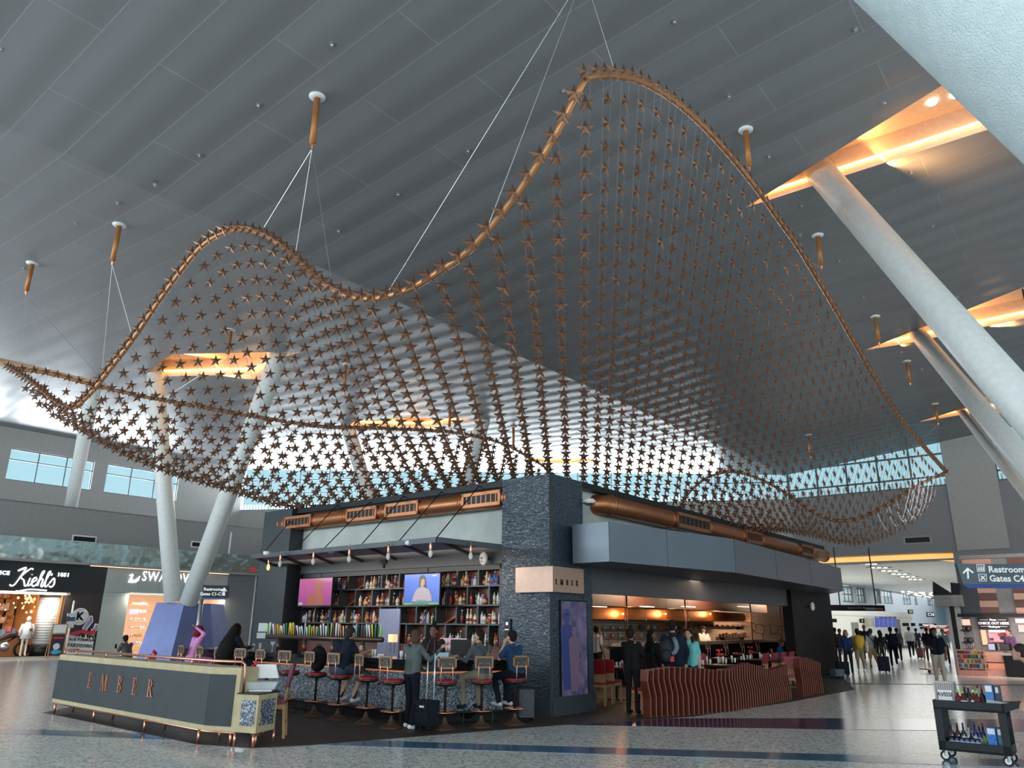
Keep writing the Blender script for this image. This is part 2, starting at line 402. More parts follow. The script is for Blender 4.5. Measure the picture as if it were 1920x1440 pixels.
lb = ['warm strip on the angled end of the left recess above the forked columns', 'warm strip on the straight front of the left recess above the forked columns',
      'warm strip on the right half of the middle ceiling recess behind the stars', 'warm strip on the left half of the middle ceiling recess behind the stars',
      'warm strip on the left of the farthest recess over the black corner pillar', 'warm strip on the right of the farthest recess over the black corner pillar',
      'long warm strip in the biggest wedge recess at top right', 'warm strip on the right part of the second wedge recess at right', 'warm strip on the thin tip of the second wedge recess at right',
      'warm strip in the small third wedge recess above the right wall']
for o, l in zip(COVES, lb): o['label'] = l
# ------------------------------------------------------------------ walls
def wallbox(name, pl, s0, s1, z0, z1, m, d0=-0.3, d1=0.0):
    g = MB(); g.pbox(pl, s0, s1, z0, z1, d0, d1); return struct(name, g, m)
# left upper wall with windows
sF = (CN - UL.O).dot(UU)
zt1 = UL.px(22, 840)[1]
wins = []
for a, b in (((22, 840), (178, 868)), ((203, 872), (336, 895))):
    s0 = UL.px(*a)[0]; s1 = UL.px(*b)[0]; wins.append((s0, s1))
per = wins[1][0] - wins[0][0]
wl = [(wins[0][0] - per * k, wins[0][1] - per * k) for k in (4, 3, 2, 1)] + wins
g = MB(); g.pbox(UL, -75, sF, 0, ZS, -0.3, 0); g.pbox(UL, -75, sF, zt1, ZE + 0.4, -0.3, 0)
e = -75
for s0, s1 in wl: g.pbox(UL, e, s0, ZS, zt1, -0.3, 0); e = s1
g.pbox(UL, e, sF, ZS, zt1, -0.3, 0); struct('wall_left', g, M_wall)
M_pane = mat('window_pane', (0.75, 0.95, 1.0), 0.03, alpha=0.12, spec=0.5)
wn = 0
def window(pl, s0, s1, z0, z1, nx, rails, fr=0.05, dd=-0.2):
    global wn
    wn += 1; g = MB()
    g.pbox(pl, s0, s1, z0, z0 + fr, dd, dd + .08); g.pbox(pl, s0, s1, z1 - fr, z1, dd, dd + .08)
    for k in range(nx + 1):
        s = s0 + (s1 - s0) * k / nx; g.pbox(pl, s - fr / 2, s + fr / 2, z0, z1, dd, dd + .08)
    for z in rails: g.pbox(pl, s0, s1, z - fr / 2, z + fr / 2, dd, dd + .08)
    o = struct('window_%d' % wn, g, M_frame)
    p = MB(); p.pbox(pl, s0, s1, z0, z1, dd + .03, dd + .04); p.build('window_pane', M_pane, o)
    return o
for s0, s1 in wl: window(UL, s0, s1, ZS, zt1, 3 if s0 < wins[1][0] - .1 else 3, [ZS + (zt1 - ZS) * .66])
# back wall: glazed clerestory
LB = (KP - BK.O); LB.z = 0; LB = LB.length
sC = (CN - BK.O).dot(BK.r)
g = MB(); g.pbox(BK, sC, LB, 0, ZS, -0.3, 0); g.pbox(BK, sC, 0, ZS, ZE + 1, -.3, 0); struct('wall_back', g, M_wall)
window(BK, 0, LB, ZS, ZE + .6, 18, [ZS + 1.1, ZS + 2.0])
# right wall with opening to the far hall
so0, zo = RW.px(1500, 1052); so1 = RW.px(1788, 1045)[0]; ZO = RW.px(1760, 1034)[1]
sp0, sp1 = RW.px(1766, 850)[0], RW.px(1862, 850)[0]
g = MB(); g.pbox(RW, 0, so0, 0, ZS, -.35, 0); g.pbox(RW, so0, so1, ZO, ZS, -.35, 0); g.pbox(RW, so1, 34, 0, ZS, -.35, 0)
struct('wall_right', g, M_walld)
g = MB(); g.pbox(RW, sp0, sp1, ZO - .0, Rp(*RW.P(sp1, 0)[:2]).z + .15, -.3, .12); struct('wall_pier', g, M_wall)
window(RW, 0, sp0, ZS, Rp(*RW.P(sp0, 0)[:2]).z + .2, 5, [ZS + .55, ZS + 1.75], .09)
window(RW, sp1, 34, ZS, Rp(*RW.P(34, 0)[:2]).z + .2, 9, [ZS + .55, ZS + 1.75], .09)
# louvres outside the lower lights
g = MB()
for pl, s0, s1 in ((RW, 0, 34), (BK, 0, LB)):
    s = s0
    while s < s1: g.pbox(pl, s, s + .09, ZS, ZS + .5, -.9, -.85); s += .22
struct('trim_5', g, M_white)
def day_or_fill(name, loc, aim, sx, sy, p, c=(.86, .94, 1.0)): return area(name, loc, aim, sx, sy, p, c)
q = UL.P(-14, 8.0, -5); day_or_fill('daylight_left', q, q + NU * 10 + V(0, 0, 1.5), 50, 2.0, 16000)
q = BK.P(LB * .45, ZS + .5, -1.8); day_or_fill('daylight_back', q, q + BK.n * 10 + V(0, 0, 2.2), LB - 4, 2.0, 7500)
day_or_fill('fill_near_left', V(-31, 7, 5.5), V(-6, 14, 11), 22, 5, 4600, (.78, .92, 1.0))  # added fill lamp standing inside the hall, lifts the left ceiling
day_or_fill('fill_front', V(-4, -24, 8.0), V(-2, 6, 0), 60, 7, 8000, (.93, .96, 1.0))  # added fill lamp behind the camera, aimed down to brighten the floor
day_or_fill('fill_side', V(36, 2, 5.0), V(4, 16, 2.0), 26, 6, 1600, (.95, .97, 1.0))  # added fill lamp out of view on the right

# ------------------------------------------------------------------ white tilted columns
def column(pt, pb, wt, wb, plane, label, down=True, z_end=1.0, grp=None):
    T = plane(*pt); dT = (T - EYE).length; R = wt / 2 * dT / F_PX
    dB = dT * wt / wb; r = ray(*pb); Bp = EYE + r * (dB / r.length)
    if down:
        k = (z_end - T.z) / (Bp.z - T.z); Bp = T + (Bp - T) * k
    T2 = T + (T - Bp).normalized() * .5
    g = MB(); g.tube([Bp, T2], R, 28); o = g.build('tilted_column', M_cream, None, True); tag(o, label, 'column', grp); return Bp, T, R
column((1545, 330), (1920, 762), 46, 64, ceilR, 'thick white tilted column rising to the biggest orange wedge recess at right')
column((1720, 625), (1896, 836), 25, 34, ceilR, 'middle white tilted column at right rising to the second orange recess')
column((1803, 772), (1934, 937), 13, 19, ceilR, 'thinnest white tilted column at far right in front of the pier')
def column2(pts, R, label, name='tilted_column', taper=1.0):
    g = MB(); g.tube(pts, [R * taper, R], 28); o = g.build(name, M_cream, None, True); tag(o, label, 'column'); return o
T = ceilL(174, 733); b = SL.P(*SL.px(131, 961, -2.5), -2.5); b2 = T + (b - T) * (T.z / (T.z - b.z)); column2([b2, T + (T - b) * .05], .30, 'slender cream column standing behind the shop fascia at far left')
PLY = 30.0
T = ceilL(291, 703); b = atD(325, 1128, PLY); column2([b, T + (T - b) * .05], .315, 'left leg of the forked white columns on the blue tapered plinth')
T = ceilL(521, 672); b = atD(354, 1128, PLY); column2([b, T + (T - b) * .05], .33, 'right leaning leg of the forked white columns on the blue tapered plinth')
# two far columns seen through the star mesh
for (tx, ty, bx, by, Rr, lb) in ((652, 800, 700, 960, .33, 'far cream column under the left end of the middle recess'), (905, 790, 868, 930, .33, 'far cream column under the right end of the middle recess')):
    T = ceilL(tx, ty); b = atD(bx, by, T.y * 1.04); b2 = T + (b - T) * (T.z / (T.z - b.z)); column2([b2, T + (T - b) * .05], Rr, lb)
# very close column crossing the top right corner
a = atD(1700, -90, 3.9); b = atD(2010, 205, 3.9)
nearN = (b - a).normalized(); off = (nearN.cross(FW)).normalized()
if off.x < 0: off = -off
pa = atD(1605, 0, 4.6); pb = atD(1920, 303, 4.3); ax = (pb - pa).normalized()
sidev = ax.cross(((pa + pb) / 2 - EYE)).normalized()
if sidev.dot(RT) < 0: sidev = -sidev
Rn = .62; c0 = pa + sidev * Rn * .98; g = MB(); g.tube([c0 - ax * 8, c0 + ax * 9], Rn, 64)
M_near = mat('textured_white_column', (0.62, 0.72, 0.74), 0.55, bump=(75, 0.8, 0.012))
o = g.build('tilted_column', M_near, None, True); tag(o, 'huge pale blue-white textured column crossing the top right corner', 'column')
# plinth
g = MB(); P = [atD(x, y, PLY) for x, y in ((274, 1130), (296, 1129), (348, 1129), (381, 1130))]; zt = P[0].z
Pb = [atD(x, 1250, PLY) for x in (240, 264, 329, 390)]
dp = Vector((0, 2.2, 0)); top = [P[0] + dp * .5, P[1] - dp * .05, P[2] - dp * .05, P[3] + dp * .35, P[3] + dp, P[0] + dp]
bot = [Pb[0] + dp * .4, Pb[1] - dp * .3, Pb[2] - dp * .3, Pb[3] + dp * .3, Pb[3] + dp * 1.3, Pb[0] + dp * 1.3]
top = [Vector((p.x, p.y, zt)) for p in top]; bot = [Vector((p.x, p.y, 0)) for p in bot]
g.add(bot + top, [(5, 4, 3, 2, 1, 0), (6, 7, 8, 9, 10, 11)] + [(i, (i + 1) % 6, (i + 1) % 6 + 6, i + 6) for i in range(6)])
o = g.build('column_plinth', mat('blue_metallic_panels', (0.20, 0.24, 0.48), 0.35, 0.35, noise=(1.2, .1))); tag(o, 'faceted blue-violet tapered plinth under the forked white columns', 'plinth')
# ------------------------------------------------------------------ hanging star sculpture
SCL = 0.95
B3 = EYE + (on(1100, 145, V(0, 8.8, 0), V(0, 1, 0)) - EYE) * SCL
B2 = V(B3.x, B3.y, 0)
def flat(P): return Vector((P.x, P.y, 0))
def edge_pts(P, d, pxs):
    n = V(d.y, -d.x, 0); return [on(x, y, P, n) for x, y in pxs]
A_ = on(17, 688, B2, V(VV.y, -VV.x, 0)); C_ = on(1773, 885, B2, V(UU.y, -UU.x, 0))
D2 = V(2.6, 32.5, 0)
AB = edge_pts(B2, VV, [(17, 688), (62, 717), (125, 765), (165, 742), (200, 700), (250, 635), (310, 548), (370, 470), (410, 440), (445, 431), (490, 438), (540, 470), (580, 508), (620, 540), (660, 557), (700, 560), (740, 552), (780, 536), (830, 505), (880, 470), (950, 390), (1000, 320), (1035, 265), (1060, 220), (1080, 180), (1098, 146)])
BC = edge_pts(B2, UU, [(1102, 145), (1130, 141), (1160, 143), (1200, 152), (1250, 180), (1295, 215), (1340, 260), (1385, 312), (1430, 370), (1465, 420), (1500, 470), (1560, 570), (1600, 640), (1640, 710), (1670, 758), (1700, 800), (1740, 848), (1773, 885)])
CD = edge_pts(C_, flat(D2 - C_), [(1773, 887), (1730, 905), (1690, 930), (1640, 960), (1600, 975), (1560, 975), (1520, 958), (1483, 931), (1447, 909), (1411, 893), (1371, 884), (1327, 895), (1290, 925), (1240, 985)])
AD = edge_pts(A_, flat(D2 - A_), [(22, 690), (41, 693), (100, 702), (177, 723), (260, 742), (292, 748), (396, 767), (470, 780), (600, 800), (700, 803), (812, 808), (869, 814), (934, 829), (985, 854), (1040, 895)])
DD = V(D2.x, D2.y, 5.6); CD.append(DD); AD.append(DD)
def resample(P, step):
    P = catmull(P, 6); L = [0]
    for i in range(1, len(P)): L.append(L[-1] + (P[i] - P[i - 1]).length)
    out = []; k = 0; n = max(2, int(L[-1] / step)); st = L[-1] / n
    for j in range(n + 1):
        s = j * st
        while k < len(L) - 2 and L[k + 1] < s: k += 1
        t = (s - L[k]) / max(1e-9, L[k + 1] - L[k]); out.append(P[k].lerp(P[k + 1], min(1, t)))
    return out
loopP = resample(AB, .3) + resample(BC, .3)[1:] + resample(CD, .3)[1:] + list(reversed(resample(AD, .3)))[1:]
sculpt = empty('star_sculpture', V(2, 20, 5.2), 'huge hanging wave of copper stars strung inside a wavy bronze pipe loop above the bar', 'sculpture')
g = MB(); g.tube(loopP, .052, 10); g.build('frame_pipe', M_bronze, sculpt, True)
M_star = mat('copper_star', (0.31, 0.165, 0.105), 0.30, 0.8)
def star_verts(r=.152, ri=.056, h=.045):
    v = []
    for k in range(10):
        a = pi / 2 + pi * k / 5; q = r if k % 2 == 0 else ri; v.append(V(q * cos(a), 0, q * sin(a)))
    return v + [V(0, -h, 0), V(0, h * .25, 0)]
SV = star_verts(); SF = [((k + 1) % 10, k, 10) for k in range(10)] + [(k, (k + 1) % 10, 11) for k in range(10)]
def star_M(P, az, tilt=0.0, roll=0.0, s=1.0):
    "plane of the star contains azimuth az"
    return Matrix.Translation(P) @ Matrix.Rotation(radians(90 - az), 4, 'Z') @ Matrix.Rotation(tilt, 4, 'X') @ Matrix.Rotation(roll, 4, 'Y') @ Matrix.Diagonal((s, s, s, 1))
DAZ = 4.8; DV = azv(DAZ)
def backpt(P):
    "first crossing of the back edges going along DV"
    best = None
    for poly in (AD, CD):
        for i in range(len(poly) - 1):
            a, b = flat(poly[i]), flat(poly[i + 1]); r = b - a; d = DV.x * r.y - DV.y * r.x
            if abs(d) < 1e-9: continue
            t = ((a.x - P.x) * r.y - (a.y - P.y) * r.x) / d; u = ((a.x - P.x) * DV.y - (a.y - P.y) * DV.x) / d
            if -1e-6 <= u <= 1 + 1e-6 and t > .3 and (best is None or t < best[0]): best = (t, poly[i].lerp(poly[i + 1], u))
    return best
ZLX = [(-16, 6.7), (-12, 6.3), (-9.5, 5.4), (-7, 4.95), (-4, 4.9), (0, 4.95), (4, 5.0), (9, 4.95), (12, 4.65), (16, 4.7)]
def zlow(x):
    for (a, za), (b, zb) in zip(ZLX, ZLX[1:]):
        if x <= b: return za + (zb - za) * max(0, (x - a) / (b - a))
    return ZLX[-1][1]
stars = []
SP = .52
for edge, E0 in ((0, AB), (1, BC)):
    pts = resample(E0, .05); acc = [0]
    for i in range(1, len(pts)): acc.append(acc[-1] + flat(pts[i] - pts[i - 1]).length)
    ns = int(acc[-1] / SP)
    for j in range(1, ns + (1 if edge == 0 else 0)):
        s = j * acc[-1] / ns; i = min(range(len(acc)), key=lambda q: abs(acc[q] - s)); Pf = pts[i]
        bb = backpt(Pf)
        if not bb or bb[0] < 1.2: continue
        L, Pb = bb; mean = (Pf.z + Pb.z) / 2; zm = min(mean - .25, zlow((Pf.x + Pb.x) / 2)); zm = mean - (mean - zm) * (1 - math.exp(-L / 3.0)); sag = mean - zm
        q = []; M_ = 60
        for k in range(M_ + 1):
            t = k / M_; P = Pf.lerp(Pb, t); u = t ** 1.35; P.z = Pf.z * (1 - t) + Pb.z * t - sag * (4 * u * (1 - u)) ** .9; q.append(P)
        side = NU if False else V(DV.y, -DV.x, 0)
        g = MB()
        for sg in (-1, 1):
            w = [p + side * .055 * sg for p in q[::3]]; g.tube(w, .0042, 3, caps=False)
        g.build('strand_wires', M_steel, sculpt)
        ln = [0]
        for k in range(M_): ln.append(ln[-1] + (q[k + 1] - q[k]).length)
        n = int(ln[-1] / .40)
        for c in range(1, n):
            d = c * ln[-1] / n; k = 0
            while ln[k + 1] < d: k += 1
            P = q[k].lerp(q[k + 1], (d - ln[k]) / (ln[k + 1] - ln[k])); t = P.y / 1; fr = d / ln[-1]
            if edge == 0: az = 88 + random.uniform(-7, 7)
            else: az = 38 + min(1, fr * 2.6) * 38 * (1 - .85 * max(0, min(1, (Pf.x - 2.5) / 7))) + random.uniform(-4, 4)
            stars.append((P, az, random.uniform(-.1, .1), random.uniform(-.09, .09), 1))
n_net = len(stars)
for k, P in enumerate(loopP[:-1]):
    t = flat(loopP[k + 1] - P)
    if t.length < 1e-4: continue
    az = degrees(atan2(t.x, t.y)); inAB = k * .3 < 27
    stars.append((P + V(-.02, -.065, .02), 80 if az < 0 or az > 90 else az + 18, 0, random.uniform(-.15, .15), 1.08))
stars.sort(key=lambda s: (s[0] - EYE).length * (1 if True else 1))
def vis(P):
    q = P - EYE; x = 960 + F_PX * q.dot(RT) / q.dot(FW); y = 720 - F_PX * q.dot(UP) / q.dot(FW); return 0 < x < 1920 and 0 < y < 1440
near = [s for s in stars if vis(s[0])][:100]; nid = set(id(s) for s in near)
sme = MB().add(SV, SF).mesh('star', M_star)
for s in near:
    o = bpy.data.objects.new('star', sme); COL.objects.link(o); o.parent = sculpt; o.matrix_parent_inverse = Matrix.Translation(sculpt.location).inverted(); o.matrix_basis = star_M(*s)
g = MB()
for s in stars:
    if id(s) in nid: continue
    M = star_M(*s); g.add([M @ v for v in SV], SF)
g.build('stars', M_star, sculpt, kind='stuff')
print('stars', len(stars))

# ceiling rods with suspension cables
def frame_at(x, y):
    best = min(loopP, key=lambda P: (lambda q: (960 + F_PX * q.dot(RT) / q.dot(FW) - x) ** 2 + (720 - F_PX * q.dot(UP) / q.dot(FW) - y) ** 2)(P - EYE)); return best
rods = [((595, 181), (583, 270), ceilR, [(490, 433), (553, 480), (618, 538)], 'copper ceiling rod with three cables right of the valley line at upper left'),
        ((224, 421), (214, 489), ceilL, [(193, 705), (255, 630)], 'copper ceiling rod over the left hump of the star frame, second from the left'),
        ((61, 493), (52, 545), ceilL, [(49, 694), (88, 699), (185, 720), (101, 700)], 'leftmost copper ceiling rod with cables fanning to the corner of the star frame'),
        ((1398, 243), (1405, 311), ceilR, [(1400, 330)], 'copper ceiling rod beside the right side of the star frame, nearest of the right row'),
        ((1533, 441), (1540, 497), ceilR, [(1515, 490), (1555, 560)], 'second copper ceiling rod of the right row, above the thick column'),
        ((1641, 593), (1647, 641), ceilR, [(1665, 750), (1620, 680)], 'third copper ceiling rod of the right row, by the tip of the second recess'),
        ((1700, 677), (1705, 717), ceilR, [(1700, 800), (1725, 830)], 'fourth copper ceiling rod of the right row'),
        ((1753, 757), (1757, 792), ceilR, [(1757, 868), (1725, 830), (1700, 800)], 'last copper ceiling rod of the right row, near the pier'),
        ((433, 618), (429, 664), ceilL, [(300, 748), (396, 767), (470, 780)], 'copper ceiling rod in front of the left ceiling recess'),
        ((649, 682), (646, 735), ceilL, [(600, 800), (700, 803)], 'dark ceiling rod behind the middle of the star mesh, left of the middle recess'),
        ((844, 763), (842, 800), ceilL, [(812, 808), (869, 814)], 'dark ceiling rod in front of the middle recess behind the stars'),
        ((963, 800), (961, 838), ceilL, [(985, 850)], 'dark ceiling rod between the middle and far recess behind the stars'),
        ((1516, 815), (1515, 855), ceilR, [(1483, 931), (1560, 970)], 'ceiling rod behind the right part of the star mesh above the far windows'),
        ((1093, -140), (1088, -60), ceilR, [(735, 553), (905, 440), (1160, 143)], 'ceiling rod above the picture whose long cables run down to the star frame')]
M_rod = mat('rod_copper', (0.42, 0.17, 0.05), 0.45, 0.35)
for t, b, pl, cs, lb in rods:
    T = pl(*t); Bt = on(b[0], b[1], V(0, T.y, 0), V(0, 1, 0)); Bt = V(T.x, T.y, Bt.z)
    r = empty('ceiling_rod', T, lb, 'ceiling rod')
    g = MB(); g.tube([T, Bt], .058, 12); g.build('rod', M_rod, r, True)
    g = MB(); g.lathe([(.15, 0), (.15, -.02), (.09, -.05), (.06, -.05)], 20, c=T); g.build('cover_plate', M_white, r, True)
    g = MB(); g.lathe([(.02, 0), (.035, -.03), (.02, -.12)], 8, c=Bt); g.build('eye_bolt', M_cop2, r)
    for c in cs:
        P = frame_at(*c); g = MB(); g.tube([Bt - V(0, 0, .1), P + V(0, 0, .05)], .0048, 5); g.build('cable', M_steel, r)
# small recessed sprinklers / spots dotted over the ceilings
sp = [(1264, 40), (1366, 180), (1656, 192), (1441, 293), (1603, 55), (878, 283), (1056, 170), (1708, 322), (1748, 423), (1573, 489), (624, 83), (486, 197), (375, 291), (292, 346), (222, 380), (187, 550), (143, 418), (46, 503), (747, 364), (636, 433), (1502, 386), (1795, 557), (1730, 640), (1500, 440), (2, 92), (1618, 556), (1690, 660), (1728, 692)]
for i, p in enumerate(sp):
    L = p[0] < 320 or (p[1] > .49 * p[0] + 172); T = (ceilL if L else ceilR)(*p)
    g = MB(); g.lathe([(.06, .01), (.06, -.012), (.03, -.02), (.03, -.05), (.012, -.06)], 10, c=T); o = g.build('sprinkler', M_steel)
    tag(o, ('small steel sprinkler on the pale left ceiling' if L else 'small steel sprinkler on the dark right ceiling'), 'sprinkler', 'sprinklers on the left ceiling' if L else 'sprinklers on the right ceiling')
for i, p in enumerate([(1757, 243), (1801, 229), (1844, 215)]):
    T = ceilR(*p) + V(0, 0, .66); g = MB(); g.lathe([(.09, .03), (.09, -.01), (.06, -.015)], 14, c=T); o = g.build('downlight', mat('lamp_white', (1, 1, 1), .4, emit=(1, .95, .9), es=8)); tag(o, ['left', 'middle', 'right'][i] + ' one of the three white downlights in the big wedge recess', 'downlight')
# ------------------------------------------------------------------ the bar building
def sx_(pl, x, y, d=0): return pl.px(x, y, d)[0]
sL = sx_(LF, 497, 960); s540 = sx_(LF, 530, 1150); s945 = sx_(LF, 941, 1000)
t1092 = sx_(RF, 1092, 940); t1113 = sx_(RF, 1112, 1200); tEnd = sx_(RF, 1548, 1040); t1490 = sx_(RF, 1492, 1180)
ZR = 4.86; KD = -6.4; sKE = RF.px(1512, 1180, KD)[0]
bld = empty('bar_building', K0, 'dark free-standing bar and kitchen building with a hammered black corner pillar', 'building')
def part(name, fn, m, par=None, smooth=False, **kw):
    g = MB(); fn(g); return g.build(name, m, par or bld, smooth, **kw)
def pillar(g):
    a = LF.P(s945, 0); b = LF.P(s945, 0, -1.0); c = RF.P(t1092, 0, -1.0); d = RF.P(t1092, 0)
    g.prism([(p.x, p.y) for p in (a, LF.P(0, 0), d, c, b)], 0, ZR - .02)
    g.pbox(RF, t1092 - .05, t1113, 0, 3.0, -.6, 0)
pil = part('corner_pillar', pillar, M_hammer)
def base(g):
    e = .035; g.pbox(LF, s945, .0, 0, .36, -.2, e); g.pbox(RF, -.0, t1113 + .03, 0, .36, -.2, e)
part('pillar_base', base, M_char, pil)
part('corner_trim', lambda g: g.prism([(K0.x - .03, K0.y - .03), (K0.x + .03, K0.y - .03), (K0.x + .03, K0.y + .03), (K0.x - .03, K0.y + .03)], 0.3, ZR), M_steel if False else M_black, pil)
part('left_pillar', lambda g: g.pbox(LF, sL, s540, 0, ZR, -1.2, 0), mat('smooth_black_panel', (0.022, 0.027, 0.034), .4))
part('parapet_cap', lambda g: (g.pbox(LF, sL - .05, s945, ZR - .14, ZR, -.5, -.12), g.pbox(RF, t1092, tEnd + .1, ZR - .14, ZR, -.5, -.05)), M_black)
ZA = 3.32                                                 # awning level
part('concrete_panel', lambda g: g.pbox(LF, s540, s945, ZA + .06, ZR - .1, -.65, -.45), M_conc)
part('concrete_panel', lambda g: g.pbox(RF, t1092, tEnd, 3.6, ZR - .1, -.5, -.28), M_conc)
part('header_panel', lambda g: g.pbox(LF, s540, s945, LF.px(760, 1066, -.5)[1], ZA + .06, -.9, -.46), M_char)
part('roof_slab', lambda g: g.prism([(p.x, p.y) for p in (LF.P(sL, 0, -.6), LF.P(s945, 0, -.6), RF.P(t1092, 0, -.6), RF.P(tEnd, 0, -.6), RF.P(tEnd, 0, -9), LF.P(sL, 0, -9))], 3.7, 3.95), M_black)
# canopy on the right side
ZB, ZT = 2.98, 3.79
cf = [fl(1073, 984, ZT), fl(1141, 978, ZT), fl(1375, 1010.5, ZT), fl(1576, 1065, ZT)]
def canopy(g):
    e = RF.P(tEnd + .3, 0, -.2); q = cf + [V(cf[3].x + .25, cf[3].y + .9, 0), e, RF.P(t1092, 0, -.2)]
    g.prism([(p.x, p.y) for p in q], ZB, ZT)
can = part('canopy', canopy, mat('graphite_canopy_metal', (0.13, 0.155, 0.185), .38, .3, noise=(.8, .06)))
part('canopy_joint', lambda g: [g.tube([cf[1].lerp(cf[2], t) + V(0, 0, ZB - cf[1].z) , cf[1].lerp(cf[2], t)], .006, 4) for t in (.0, .42, 1)] + [g.tube([cf[2].lerp(cf[3], t) + V(0, 0, ZB - cf[1].z), cf[2].lerp(cf[3], t)], .006, 4) for t in (.3, .62)], M_black, can)
part('header_panel', lambda g: g.pbox(RF, t1113, t1490, 2.42, 3.0, -.35, -.2), mat('slate_header', (0.085, 0.09, 0.10), .5))
part('soffit', lambda g: g.prism([(p.x, p.y) for p in (RF.P(t1092, 0, 0), RF.P(tEnd, 0, 0), RF.P(sKE, 0, -8.5), RF.P(t1092, 0, -8.5))], 3.0, 3.1), mat('dark_ceiling', (0.02, 0.017, 0.015), .6))
part('end_pillar', lambda g: g.pbox(RF, t1490, tEnd + .1, 0, 3.0, -.4, -.05), M_black)
M_tile = brick_mat('kitchen_tile', (0.62, 0.48, 0.38), (0.55, 0.42, 0.33), (0.25, 0.18, 0.14), .3, .1, .006, (pi / 2, 0, 0), .3)
# interior back walls (kitchen)

def kwall(g): g.pbox(RF, -1.5, tEnd + .1, 0, 3.0, KD - .2, KD)
kb = MB(); kb.box(3.3, sKE, 0, 3.0, -.2, 0); ko = kb.build('kitchen_back_wall', brick_mat('kitchen_tile_wall', (0.60, 0.47, 0.38), (0.52, 0.40, 0.32), (0.20, 0.15, 0.12), .30, .10, .008, (0, 0, 0), .3))
ko.matrix_basis = RF.mat(0, 0, KD); ko.parent = bld; ko.matrix_parent_inverse = MW(bld).inverted()
part('end_wall', lambda g: g.prism([(p.x, p.y) for p in (RF.P(tEnd - .1, 0, -.35), RF.P(tEnd + .1, 0, -.35), RF.P(sKE + .2, 0, KD), RF.P(sKE, 0, KD))], 0, 3.0), mat('dark_side_wall', (0.03, 0.027, 0.025), .5))
# back-bar wall
BD = -.60
part('back_bar_wall', lambda g: g.pbox(LF, sL + .2, s945, 0, 3.3, BD - .45, BD - .35), mat('red_brown_backing', (0.12, 0.03, 0.018), .35))
part('side_wall', lambda g: g.pbox(LF, s540 - .15, s540, 0, 3.3, BD, -.05), M_black)
part('side_wall', lambda g: g.pbox(LF, s945, s945 + .1, 0, 3.3, BD, -.05), M_black)
area('bar_light', LF.P((s540 + s945) / 2, 3.0, .9), LF.P((s540 + s945) / 2, 1.9, -.9), 8, .2, 55, (1, .88, .76))

# ------------------------------------------------------------------ copper ducts
def duct(pl, xa, ya, xb, yb, R, d, vents, label, elbow=False):
    s0 = sx_(pl, xa, ya, d); s1 = sx_(pl, xb, yb, d); z = (pl.px(xa, ya, d)[1] + pl.px(xb, yb, d)[1]) / 2
    D = empty('copper_duct', pl.P(s0, z, d), label, 'duct')
    g = MB(); pts = [pl.P(s0 + (s1 - s0) * k / 12, z, d) for k in range(13)]
    if elbow: pts = [pl.P(s0 - .25, z, d - .6), pl.P(s0 - .2, z, d - .25), pl.P(s0 - .08, z, d - .07)] + pts
    g.tube(pts, R, 28); g.build('pipe', M_copper, D, True)
    for q in vents:
        a = sx_(pl, q[0], ya, d + R); b = sx_(pl, q[1], ya, d + R); zc = z; h = R * .82
        g = MB(); f = d + R * 1.12
        g.pbox(pl, a, b, zc + h * .55, zc + h, d, f); g.pbox(pl, a, b, zc - h, zc - h * .55, d, f)
        g.pbox(pl, a, a + .07, zc - h, zc + h, d, f); g.pbox(pl, b - .07, b, zc - h, zc + h, d, f)
        v = g.build('vent_frame', M_copper, D)
        g = MB(); g.pbox(pl, a + .05, b - .05, zc - h * .6, zc + h * .6, d, d + R * 1.01); g.build('vent_throat', M_black, v)
        for k in range(1, 8):
            s = a + (b - a) * k / 8; g = MB(); g.pbox(pl, s - .012, s + .012, zc - h * .55, zc + h * .55, d + R * .8, f - .02); g.build('vane', M_copper, v)
        for s in (a - .12, b + .12):
            if not s0 < s < s1: continue
            g = MB(); g.tube([pl.P(s - .03, zc, d), pl.P(s + .03, zc, d)], R * 1.07, 28); g.build('collar', M_copper, D, True)
    for s in (s0, s1):
        g = MB(); g.tube([pl.P(s - .025, z, d), pl.P(s + .025, z, d)], R * 1.06, 28); g.build('collar', M_copper, D, True)
    return D
duct(LF, 531, 984, 957, 933, .205, -.2, [(533, 583), (648, 705), (720, 783), (865, 938)], 'copper duct with four louvred vents above the bar awning')
duct(RF, 1141, 949, 1544, 1041, .235, -.02, [(1268, 1329), (1394, 1425), (1494, 1516)], 'long copper duct above the grey canopy on the right side', True)

# ------------------------------------------------------------------ awning with tie rods and pendant bulbs
aw = empty('awning', LF.P(s540, ZA, 0), 'thin black metal awning hung over the bar by slanting rods', 'awning')
fr = [fl(474, 1040, ZA), fl(819, 1007, ZA), fl(941, 1021, ZA)]
bk = [LF.P(sx_(LF, 500, 1040), ZA, -.4), LF.P(s945, ZA, -.4)]
def beam(g, a, b, w=.04, h=.07): 
    d = (b - a).normalized(); n = V(-d.y, d.x, 0) * w
    g.hexa([a - n - V(0, 0, h), b - n - V(0, 0, h), b + n - V(0, 0, h), a + n - V(0, 0, h), a - n, b - n, b + n, a + n])
g = MB(); beam(g, fr[0], fr[1], .03, .10); beam(g, fr[1], fr[2], .03, .10); beam(g, fr[0], bk[0]); g.build('edge_beam', M_char, aw)
for k in range(1, 7):
    g = MB(); beam(g, fr[0].lerp(fr[1], k / 6), bk[0].lerp(bk[1], k / 7), .03, .07); g.build('cross_beam', M_black, aw)
g = MB(); q = [fr[0], fr[1], fr[2], bk[1], bk[0]]; g.prism([(p.x, p.y) for p in q], ZA - .02, ZA + .005); g.build('awning_sheet', mat('awning_grey_sheet', (0.30, 0.31, 0.31), .6), aw)
